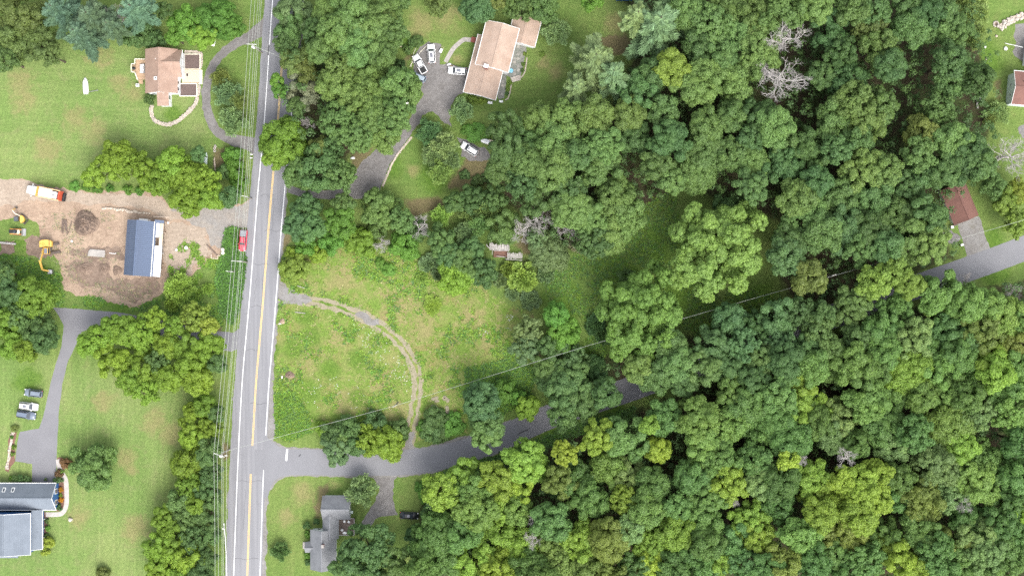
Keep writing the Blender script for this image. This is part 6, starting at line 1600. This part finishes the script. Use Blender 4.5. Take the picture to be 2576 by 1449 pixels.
ut = empty('utility_trailer', W(500, 511), 1.9); tag(ut, 'white box trailer half hidden under the fresh green tree', 'trailer')
mb = MB(); mb.box(0, 0, 1.0, 2.2, 1.2, 1.1); mb.build('box', M['white'], ut, bevel=.05); mb = MB(); mb.box(1.5, 0, .4, 1.2, .1, .1); mb.build('tongue', M['darksteel'], ut)
for s in (-1, 1): wheel(ut, -.1, s * .65, .33, .2)

# ------------------------------------------------------------------ poles and wires
def pole(x, y, h, label, arm=None, armrot=0.0, tr=False, lean=(0, 0)):
    b = W(x, y); r = empty('utility_pole', b); tag(r, label, 'utility pole')
    mb = MB(); mb.tube([(0, 0, 0), (lean[0] * .5, lean[1] * .5, h * .5), (lean[0], lean[1], h)], [.19, .16, .12], 9); mb.build('shaft', M['polewood'], r)
    if arm:
        for k, (z, L) in enumerate(arm):
            mb = MB(); mb.box(lean[0], lean[1], z, L, .12, .14, rz=armrot); a = mb.build('crossarm', M['ceramic'], r)
            for s in (-.48, -.2, .2, .48):
                mb = MB(); mb.tube([(lean[0] + s * L * math.cos(armrot), lean[1] + s * L * math.sin(armrot), z + .07), (lean[0] + s * L * math.cos(armrot), lean[1] + s * L * math.sin(armrot), z + .3)], [.07, .05], 7); mb.build('insulator', M['ceramic'], a)
    if tr:
        mb = MB(); mb.tube([(lean[0] + .1, lean[1] - .45, h - 2.4), (lean[0] + .1, lean[1] - .45, h - 1.2)], .3, 12); mb.build('transformer', M['tarwhite'], r)
    return r
def topfit(x, y, h):    # foot of an upright pole whose top is seen at x, y
    k = 1 - h / CAMH
    return 1288 + (x - 1288) * k, 724.5 + (y - 724.5) * k
x, y = topfit(634.5, 110.5, 11.5); pole(x, y, 11.5, 'utility pole with white transformer near the upper end of the loop drive', [(11.2, 2.4)], -.05, True, (-.2, -.1))
x, y = topfit(595, 657, 11.5); pole(x, y, 11.5, 'utility pole with double crossarm between red pickup and main road', [(11.3, 2.6), (10.5, 2.3)], -.06)
x, y = topfit(551, 1145, 11.5); pole(x, y, 11.5, 'utility pole with transformer across from the side road junction', [(11.2, 2.8)], -.35, True)
x, y = topfit(991.5, 1022, 10); pole(x, y, 10, 'slim utility pole at the lower edge of the meadow', [(9.6, .9)], .5)
x, y = topfit(2100, 692, 11); pole(x, y, 11, 'utility pole hidden in the wood above the side road', [(10.6, .9)], .3)
x, y = topfit(615, 494, 8); pole(x, y, 8, 'low service pole with one crossarm above the gravel apron', [(7.8, 1.5)], -.15)
x, y = topfit(577, 683, 6); pole(x, y, 6, 'short pole with one pale crossarm in the tall weeds', [(5.8, 1.6)], -.1)
def wire(pts, label, r=.05, sag=.6):
    V = [W(*p) for p in pts]; mb = MB()
    out = []
    for a, b in zip(V, V[1:]):
        for k in range(10):
            t = k / 10; p = a.lerp(b, t); p.z -= sag * 4 * t * (1 - t); out.append(p)
    out.append(V[-1]); mb.tube(out, r, 5)
    tag(mb.build('overhead_wire', M['wire'], None), label, 'wire', 'power lines along the roads')
H0 = 11.45
names = ['outermost left wire of the main road power line', 'second wire from the left of the main road power line', 'third wire from the left of the main road power line', 'fourth wire from the left of the main road power line', 'rightmost wire of the main road power line']
for xs, hh, nm in zip(((634, 624, 583.5, 537.5, 541), (644, 633, 592, 546, 549.5), (652, 640, 603, 557, 557.5), (655, 646, 606, 560.5, 561), (659, 650, 611, 570, 565)), (H0, H0, 10.6, 10.6, 9.0), names):
    wire([(xs[0] + 5, -120, hh), (xs[1], 110, hh), (xs[2], 657, hh), (xs[3], 1142, hh), (xs[4], 1560, hh)], nm, .034, .5)
wire([(555, 1138, 9.8), (991.5, 1021, 9.6), (1480, 869, 9.6), (2100, 693, 10.4), (2640, 535, 9.5)], 'single wire crossing the meadow and clearing beside the side road', .035, .25)
wire([(640, 117, 9.3), (720, 150, 6.0)], 'short wire crossing the main road into the trees at the top', .04, .2)

# ------------------------------------------------------------------ things in the dirt yard
def mound(x, y, rx, ry, h, label, m='dirt', seed=1):
    rnd = random.Random(seed); mb = MB(); vs = []; fs = []; n = 28; rings = 9
    for i in range(rings + 1):
        t = i / rings
        for k in range(n):
            a = 2 * math.pi * k / n; q = 1 - t; w = 1 + .10 * math.sin(3 * a + seed) + rnd.uniform(-.05, .05)
            z = h * (1 - (1 - t) ** 2) * (1 + rnd.uniform(-.16, .16)) if i else 0
            vs.append((rx * q * w * math.cos(a), ry * q * w * math.sin(a), z))
    for i in range(rings):
        for k in range(n): a = i * n + k; b = i * n + (k + 1) % n; fs.append((a, b, b + n, a + n))
    fs.append(tuple(range(rings * n, rings * n + n)))
    mb.add(vs, fs); o = mb.build('earth_mound', M[m], None, loc=W(x, y)); tag(o, label, 'earth mound'); return o
mound(217, 562, 3.1, 3.2, 1.5, 'large round brown earth and brush pile', 'mud', 2)
mound(215, 675, 2.6, 1.6, .7, 'low dark mound south of the concrete lid', 'mud', 5); mound(262, 676, 1.5, 1.5, .6, 'small dark mound near the west side of the new building', 'mud', 7); mound(295, 680, 1.2, 1.3, .5, 'smallest dark mound touching the new building shadow', 'mud', 8)
mound(728, 943, 1.3, .9, .6, 'small brown spoil mound beside the mailbox at the meadow edge', 'mud', 9)
mound(710, 808, .7, .7, .35, 'small pinkish spoil mound by the white roadside marker', 'dirt', 4)
rnd = random.Random(9); mb = MB()
for k in range(160):
    a = rnd.uniform(0, 6.28); q = rnd.uniform(.35, 1.0) * 3.0; x, y = q * math.cos(a), q * math.sin(a); z = 1.5 * (1 - (q / 3.2) ** 2)
    d = Vector((rnd.uniform(-1, 1), rnd.uniform(-1, 1), rnd.uniform(-.2, .3))).normalized() * rnd.uniform(.3, .7)
    mb.tube([(x - d.x, y - d.y, z + .1), (x + d.x, y + d.y, z + .15 + d.z)], .035, 4)
tag(mb.build('brush_sticks', M['log'], None, loc=W(217, 562)), 'tangle of thin sticks strewn over the round brown pile', 'sticks', kind='stuff')
for i, (x0, y0, x1, y1, r, lab) in enumerate(((158.5, 552, 155.5, 585, .16, 'leftmost log of the log pile'), (162.5, 552, 159, 588, .15, 'second log from the left in the log pile'), (167, 554, 170, 590, .19, 'thickest straight log of the log pile'), (164.5, 555, 166, 580, .14, 'short inner log of the log pile'), (181, 557, 173, 586, .12, 'thin slanting log right of the log pile'))):
    log(W(x0, y0), W(x1, y1), r, lab, 'log', 'log')
log(W(-12, 609), W(41, 614), .3, 'long grey tree trunk lying at the left edge of the dirt yard'); log(W(-5, 690), W(35, 683), .22, 'grey tree trunk lying in the grass below the yard')
r = empty('concrete_lid', W(243, 636.5), -.03); tag(r, 'pale concrete tank lid set in the trench beside the new building', 'tank lid')
mb = MB(); mb.prism([(-2.2, -.85), (2.1, -1.05), (2.25, -.2), (2.2, .75), (-1.6, .95), (-2.0, .4)], 0, .35); mb.build('slab', M['concrete'], r, bevel=.12)
p = W(283, 637.5); mb = MB(); mb.tube([(-.8, .08, .12), (.5, -.08, .12), (.9, 0, .12), (1.0, .1, .4)], .08, 8); tag(mb.build('white_pipe', M['white'], None, loc=p), 'white plastic pipe lying in the trench by the new building', 'pipe')
bw = empty('boulder_row', W(320, 528)); tag(bw, 'row of buff boulders along the lane north of the new building', 'boulder row')
rnd = random.Random(4)
for (zx, zy, s) in ((20, 140, .42), (70, 130, .45), (115, 130, .34), (170, 135, .5), (230, 142, .4), (290, 160, .55), (350, 155, .45), (400, 160, .55), (450, 165, .45), (490, 192, .6), (525, 205, .4), (570, 200, .5), (635, 200, .48), (610, 175, .3), (690, 220, .36), (730, 220, .3), (790, 218, .42), (840, 225, .36), (890, 230, .3)):
    p = loc(bw, 257.6 + zx / 7.5, 506.6 + zy / 7.5); mb = MB(); mb.rock((0, 0, s * .4), s, rnd, (1.1, .85, .75)); mb.build('boulder', M['boulder'], bw, loc=(p.x, p.y, 0))
for i, (x, y, lab) in enumerate(((561.8, 628.3, 'upper of two cream tanks at the weed edge'), (562.3, 636.8, 'lower of two cream tanks at the weed edge'))):
    r = empty('storage_tank', W(x, y)); tag(r, lab, 'tank', 'cream tanks')
    mb = MB(); mb.tube([(0, 0, 0), (0, 0, .85), (0, 0, 1.0)], [.42, .42, .3], 14); mb.build('shell', M['tank'], r); mb = MB(); mb.tube([(0, 0, 1.0), (0, 0, 1.08)], .12, 8); mb.build('filler_cap', M['white'], r)
def zz4(zx, zy): return (506.6 + zx / 10.55, 549.6 + zy / 10.55)
for i, (a, b, m, w, lab) in enumerate((((268, 950), (265, 1055), 'lumber', .2, 'short pale beam, left side of the lumber frame'), ((265, 1055), (435, 1072), 'lumber', .2, 'pale beam, bottom of the lumber frame'), ((438, 1072), (440, 985), 'lumber', .2, 'short pale beam, right side of the lumber frame'), ((440, 985), (530, 988), 'lumber', .2, 'pale beam pointing at the cream tanks'), ((150, 700), (425, 985), 'log', .3, 'long dark beam lying aslant at the gravel edge'), ((598, 1010), (560, 1290), 'lumber', .22, 'long pale beam lying below the cream tanks'))):
    p, q = W(*zz4(*a)), W(*zz4(*b)); d = q - p; mb = MB(); mb.box(0, 0, .13 + .002 * i, d.length, w, .24); tag(mb.build('timber_beam', M[m], None, loc=(p + q) / 2, rz=math.atan2(d.y, d.x)), lab, 'beam')
for (x, y, s, m, lab, nm, cat) in ((445, 629, .28, 'white', 'white bucket on the sandy patch', 'bucket', 'bucket'), (470, 624, .4, 'steel', 'grey barrel on the sandy patch', 'barrel', 'barrel'), (424, 561, .25, 'white', 'small white bucket east of the porch', 'bucket', 'bucket'), (409, 638, .25, 'white', 'small white pail beside the porch edge', 'bucket', 'bucket'), (182, 607, .25, 'white', 'white pail near the large excavator tracks', 'bucket', 'bucket')):
    r = empty(nm, W(x, y)); tag(r, lab, cat); mb = MB(); mb.tube([(0, 0, 0), (0, 0, s * 1.6)], [s * .8, s], 12); mb.build('body', M[m], r); mb = MB(); mb.tube([(0, 0, s * 1.6), (0, 0, s * 1.68)], s * 1.05, 12); mb.build('lid', M['tarwhite'], r)
wp = empty('firewood_stack', W(541, 414), .1); tag(wp, 'small stack of pale split firewood beside the row above the dirt yard', 'firewood')
for k in range(9):
    mb = MB(); mb.box(rnd.uniform(-.1, .1), -1.1 + k * .28, .2 + .1 * (k % 3), 1.0, .2, .25, rz=1.45 + rnd.uniform(-.2, .2)); mb.build('split_log', M['lumber'], wp)
for (x, y, lab) in ((542.5, 369, 'top white planter pot on the bare strip near the loop drive'), (541, 374.5, 'middle white planter pot on the bare strip'), (541, 381, 'bottom white planter pot on the bare strip')):
    r = empty('planter_pot', W(x, y)); tag(r, lab, 'pot', 'white pots'); mb = MB(); mb.tube([(0, 0, 0), (0, 0, .45), (0, 0, .5)], [.2, .3, .3], 12); mb.build('pot', M['white'], r); mb = MB(); mb.tube([(0, 0, .5), (0, 0, .52)], .24, 10); mb.build('soil', M['mud'], r)
def mailbox(x, y, lab, rz=0.0, c='white'):
    r = empty('mailbox', W(x, y), rz); tag(r, lab, 'mailbox'); mb = MB(); mb.box(0, 0, .5, .1, .1, 1.0); mb.build('post', M['polewood'], r)
    mb = MB(); mb.loft([[(x_, -.13, 1.0), (x_, .13, 1.0), (x_, .13, 1.16), (x_, .07, 1.25), (x_, -.07, 1.25), (x_, -.13, 1.16)] for x_ in (-.32, .32)]); b = mb.build('box', M[c], r); mb = MB(); mb.box(.1, .15, 1.2, .14, .02, .12); mb.build('flag', M['redpaint'], b)
mailbox(635, 390, 'upper white mailbox on the verge below the loop drive'); mailbox(634.5, 399, 'lower white mailbox on the verge below the loop drive'); mailbox(706.5, 814, 'white mailbox at the right verge beside the pinkish mound'); mailbox(711.5, 948, 'white mailbox beside the brown spoil mound', 1.5); mailbox(565, 1327, 'white mailbox on the lower left verge'); mailbox(571, 1144, 'white mailbox at the foot of the pole across from the junction')
for (x0, y0, x1, y1, lab) in ((748, 719, 774, 727, 'upper of two pale rails lying by the track entrance'), (742, 785, 768, 788, 'lower of two pale rails lying by the track entrance')):
    a, b = W(x0, y0), W(x1, y1); d = b - a; mb = MB(); mb.tube([(-d.length / 2, 0, .12), (d.length / 2, 0, .12)], .1, 7); tag(mb.build('fence_rail', M['greywood'], None, loc=(a + b) / 2, rz=math.atan2(d.y, d.x)), lab, 'rail')
sl = empty('stepping_slabs', W(1108, 1016)); tag(sl, 'four worn brown stone slabs in the grass beside the wheel track', 'slabs')
for (x, y, sx_, sy_, rz) in ((1094, 1004, 2.2, 1.3, .2), (1121, 1004, 1.8, 2.0, .1), (1093, 1025, 2.0, 1.5, -.2), (1126, 1032, 1.6, 2.2, .15)):
    p = loc(sl, x, y)
    for k in range(3):
        mb = MB(); mb.rock((0, 0, .05), .55, rnd, (sx_ * .6, sy_ * .6, .25)); mb.build('slab', M['rutearth'], sl, loc=(p.x + rnd.uniform(-.5, .5), p.y + rnd.uniform(-.5, .5), 0), rz=rz)
pt = empty('propane_tank', W(538, 109), 1.3); tag(pt, 'white propane tank at the edge of the trees by the loop drive', 'tank')
mb = MB(); mb.tube([(-.9, 0, .6), (-.8, 0, .6), (.8, 0, .6), (.9, 0, .6)], [.25, .5, .5, .25], 12); mb.build('shell', M['white'], pt, True); mb = MB(); mb.tube([(-.5, 0, 1.08), (-.5, 0, 1.25)], .17, 8); mb.build('valve_dome', M['black'], pt)
for s in (-.5, .5):
    mb = MB(); mb.box(s, 0, .08, .15, .7, .16); mb.build('foot', M['concrete'], pt)
hose = MB(); hz = [(1021.8 + a / 11.248, 94.5 + b / 11.248) for a, b in ((620, 215), (500, 320), (400, 420), (340, 510))]
hose.tube([(p.x, p.y, .06) for p in spline([W(*q) for q in hz], 5)], .06, 5); tag(hose.build('garden_hose', M['tank']), 'pale hose running down the gravel toward the white pickup', 'hose')
hose = MB(); hz = [(1021.8 + a / 11.248, 94.5 + b / 11.248) for a, b in ((300, 275), (250, 360), (205, 480), (175, 620), (160, 740), (140, 820), (110, 830), (125, 785), (190, 690))]
hose.tube([(p.x, p.y, .06) for p in spline([W(*q) for q in hz], 5)], .06, 5); tag(hose.build('garden_hose', M['tank']), 'pale looped hose along the grass edge left of the pickup', 'hose')
wb = empty('wheelbarrow', W(1021.8 + 985 / 11.248, 94.5 + 400 / 11.248), 1.1); tag(wb, 'white wheelbarrow at the gravel edge right of the white car', 'wheelbarrow')
mb = MB(); mb.loft([[(-.3, -.25, .3), (.4, -.2, .3), (.4, .2, .3), (-.3, .25, .3)], [(-.5, -.36, .62), (.6, -.32, .62), (.6, .32, .62), (-.5, .36, .62)]]); mb.build('tray', M['white'], wb)
for s in (-1, 1):
    mb = MB(); mb.beam((.4, s * .1, .25), (1.3, s * .28, .6), .05, .05); mb.build('handle', M['lumber'], wb)
wheel(wb, -.5, 0, .18, .08)
for (x, y, lab, rz) in ((1130, 163, 'white stone by the lower end of the concrete path', .3), (1020, 258, 'large white rock under the grove beside the drive', .1), (1007, 117, 'buff tree stump on the lawn above the parking', .2), (888, 398, 'small white stone beside the wide gravel drive', 0)):
    r = empty('boulder', W(x, y), rz); tag(r, lab, 'boulder'); mb = MB(); mb.rock((0, 0, .2), .45 if x != 1020 else .8, random.Random(int(x)), (1.3, .8, .7)); mb.build('stone', M['white'] if x != 1007 else M['boulder'], r)
a, b = W(1133, 166), W(1173, 178); d = b - a; mb = MB(); mb.box(0, 0, .12, d.length, .2, .2); tag(mb.build('timber_edging', M['cedar'], None, loc=(a + b) / 2, rz=math.atan2(d.y, d.x)), 'brown timber edging between the path grass and the white parked car', 'edging')
stone_wall('stone_curb', 'low pale stone line along the right edge of the gravel drive', [Vector(W(*p)[:2]) for p in ((1036, 345), (1020, 365), (1003, 385), (985, 415), (975, 440), (962, 470))], .5, .18, M['stone'], 46, .14, .26)
gd_ = MB(); gd_.tube([(p.x, p.y, .35) for p in wl([(564, 1315), (567, 1350), (570, 1400), (571, 1460)])], .1, 6); tag(gd_.build('guard_cable', M['white']), 'thin white guard rail along the lower left verge', 'guard rail')

# ------------------------------------------------------------------ ground cover nobody could count
def tufts(name, label, area, n, size, hgt, cols, seed, hole=None, keep=None, cat='weeds'):
    rng = np.random.default_rng(seed); A = np.array(ov(area)) if not hasattr(area[0][0], 'dtype') else area
    lo, hi = A.min(0), A.max(0); P = rng.uniform(lo, hi, (n * 3, 2))
    P = P[sdf(P[:, 0], P[:, 1], A) > 0]
    if keep is not None:
        f = vnoise(P[:, 0], P[:, 1], 4.0, seed) * .6 + vnoise(P[:, 0], P[:, 1], 1.5, seed + 1) * .4; P = P[f > keep]
    if hole is not None:
        for hpoly in hole: P = P[sdf(P[:, 0], P[:, 1], np.array(hpoly)) < 0]
    P = P[:n]; k = 5; m = len(P) * k
    B = np.repeat(P, k, 0); s = rng.uniform(.6, 1.4, (m, 1)) * size
    ang_ = rng.uniform(0, 6.28, m); tilt = rng.uniform(.3, 1.0, m)
    ax = np.stack([np.cos(ang_) * np.cos(tilt), np.sin(ang_) * np.cos(tilt), np.sin(tilt)], 1)
    C = np.concatenate([B + rng.normal(size=(m, 2)) * size * .4, np.full((m, 1), .02)], 1) + ax * s * .5 * np.array([1, 1, hgt / size * .6])
    w = np.stack([-np.sin(ang_), np.cos(ang_), np.zeros(m)], 1)
    ci = np.repeat(rng.integers(0, len(cols), len(P)), k)
    me_ = quad_mesh(name, C, ax * s * .5, w * s * .22, np.array([PAL[c][0] for c in cols])[ci] * rng.uniform(.75, 1.25, (m, 1)), M['weed'])
    o = bpy.data.objects.new(name, me_); COL.objects.link(o); return tag(o, label, cat, kind='stuff')
def weedmat():
    m, nt, b = newmat('weed_leaf'); at = N(nt, 'ShaderNodeAttribute', attribute_name='var'); nt.links.new(at.outputs['Color'], b.inputs['Base Color'])
    b.inputs['Roughness'].default_value = .6; b.inputs['Specular IOR Level'].default_value = .2; return m
M['weed'] = weedmat()
PAL['S'] = ((.33, .30, .15), 'straw'); PAL['W'] = ((.80, .80, .76), 'white')
trkw = [Vector((p[0], p[1])) for p in spline([Vector((q[0], q[1])) for q in trk], 4)]
tl = [(p + Vector((-(trkw[min(i + 1, len(trkw) - 1)] - trkw[max(i - 1, 0)]).normalized().y, (trkw[min(i + 1, len(trkw) - 1)] - trkw[max(i - 1, 0)]).normalized().x)) * s) for s in (1.2, -1.2) for i, p in (list(enumerate(trkw)) if s > 0 else list(enumerate(trkw))[::-1])]
hole = [[(p.x, p.y) for p in tl]]
tufts('meadow_grass', 'rough straw and green meadow grass between the roads', MEADOW, 3600, .36, .2, 'SyyLyL', 1, hole, .42)
tufts('meadow_weeds', 'tufted green weeds scattered through the meadow', MEADOW, 4200, .58, .6, 'LyvgL', 2, hole, .62)
tufts('verge_weeds', 'dense green weeds at the meadow corner by the junction', [(694, 990), (740, 985), (775, 1040), (780, 1085), (730, 1110), (696, 1095)], 1500, .55, .6, 'vLgL', 3)
tufts('tall_weeds', 'tall vivid weeds along the verge beside the red pickup', [(568, 580), (590, 572), (604, 580), (600, 640), (618, 645), (612, 700), (600, 780), (585, 815), (560, 790), (545, 700), (562, 640)], 4200, .6, 1.0, 'vvgd', 4)
tufts('thicket_weeds', 'lush weeds between the meadow and the side road bend', [(1170, 930), (1290, 900), (1350, 930), (1330, 1000), (1250, 1050), (1180, 1040)], 3000, .6, .7, 'vgLd', 5)
tufts('clearing_weeds', 'dark lush ground cover in the clearing', [(1365, 700), (1440, 650), (1560, 600), (1640, 500), (1700, 480), (1720, 700), (1960, 740), (1990, 780), (1740, 850), (1700, 800), (1560, 900), (1480, 900), (1470, 800), (1380, 760)], 6000, .45, .35, 'gvLgo', 6, keep=.35)
tufts('roadside_weeds', 'dark weeds along the wood side of the side road', [(1090, 1195), (1290, 1130), (1420, 1075), (1600, 1022), (1600, 1050), (1430, 1105), (1300, 1155), (1100, 1215)], 2600, .55, .5, 'dgv', 7)
tufts('yard_weeds', 'patchy weeds on the sandy ground east of the new building', [(430, 640), (470, 600), (560, 650), (570, 700), (490, 760), (420, 740)], 900, .5, .4, 'LvyL', 8, keep=.5)
tufts('yard_edge_weeds', 'weeds along the grassy lower edge of the dirt yard', [(150, 730), (260, 752), (340, 775), (420, 745), (560, 730), (560, 820), (400, 790), (150, 770)], 1800, .45, .35, 'vLg', 10, keep=.45)
tufts('left_weeds', 'weeds at the left edge of the dirt yard', [(-10, 640), (70, 650), (150, 690), (150, 770), (60, 720), (-10, 700)], 1800, .5, .45, 'vgL', 11)
tufts('dirt_clods', 'twigs and clods strewn over the dirt yard', [(160, 520), (310, 540), (300, 620), (300, 700), (400, 710), (380, 750), (330, 768), (200, 735), (155, 690), (110, 620), (100, 560)], 900, .30, .12, 'kSk', 12, keep=.45, cat='debris')
fl_areas = [((870, 800), (930, 810), (1010, 900), (1060, 990), (1010, 960), (900, 860)), ((1180, 810), (1290, 790), (1290, 830), (1190, 850)), ((800, 950), (1000, 930), (1100, 1000), (850, 1050), (720, 1010))]
for i, a in enumerate(fl_areas):
    tufts('wildflowers', ['white wildflowers along the inner side of the wheel track', 'white wildflower patch near the meadow centre right', 'sparse white wildflowers in the lower meadow'][i], list(a), [130, 130, 60][i], .15, .45, 'W', 20 + i, hole, .45, cat='flowers')
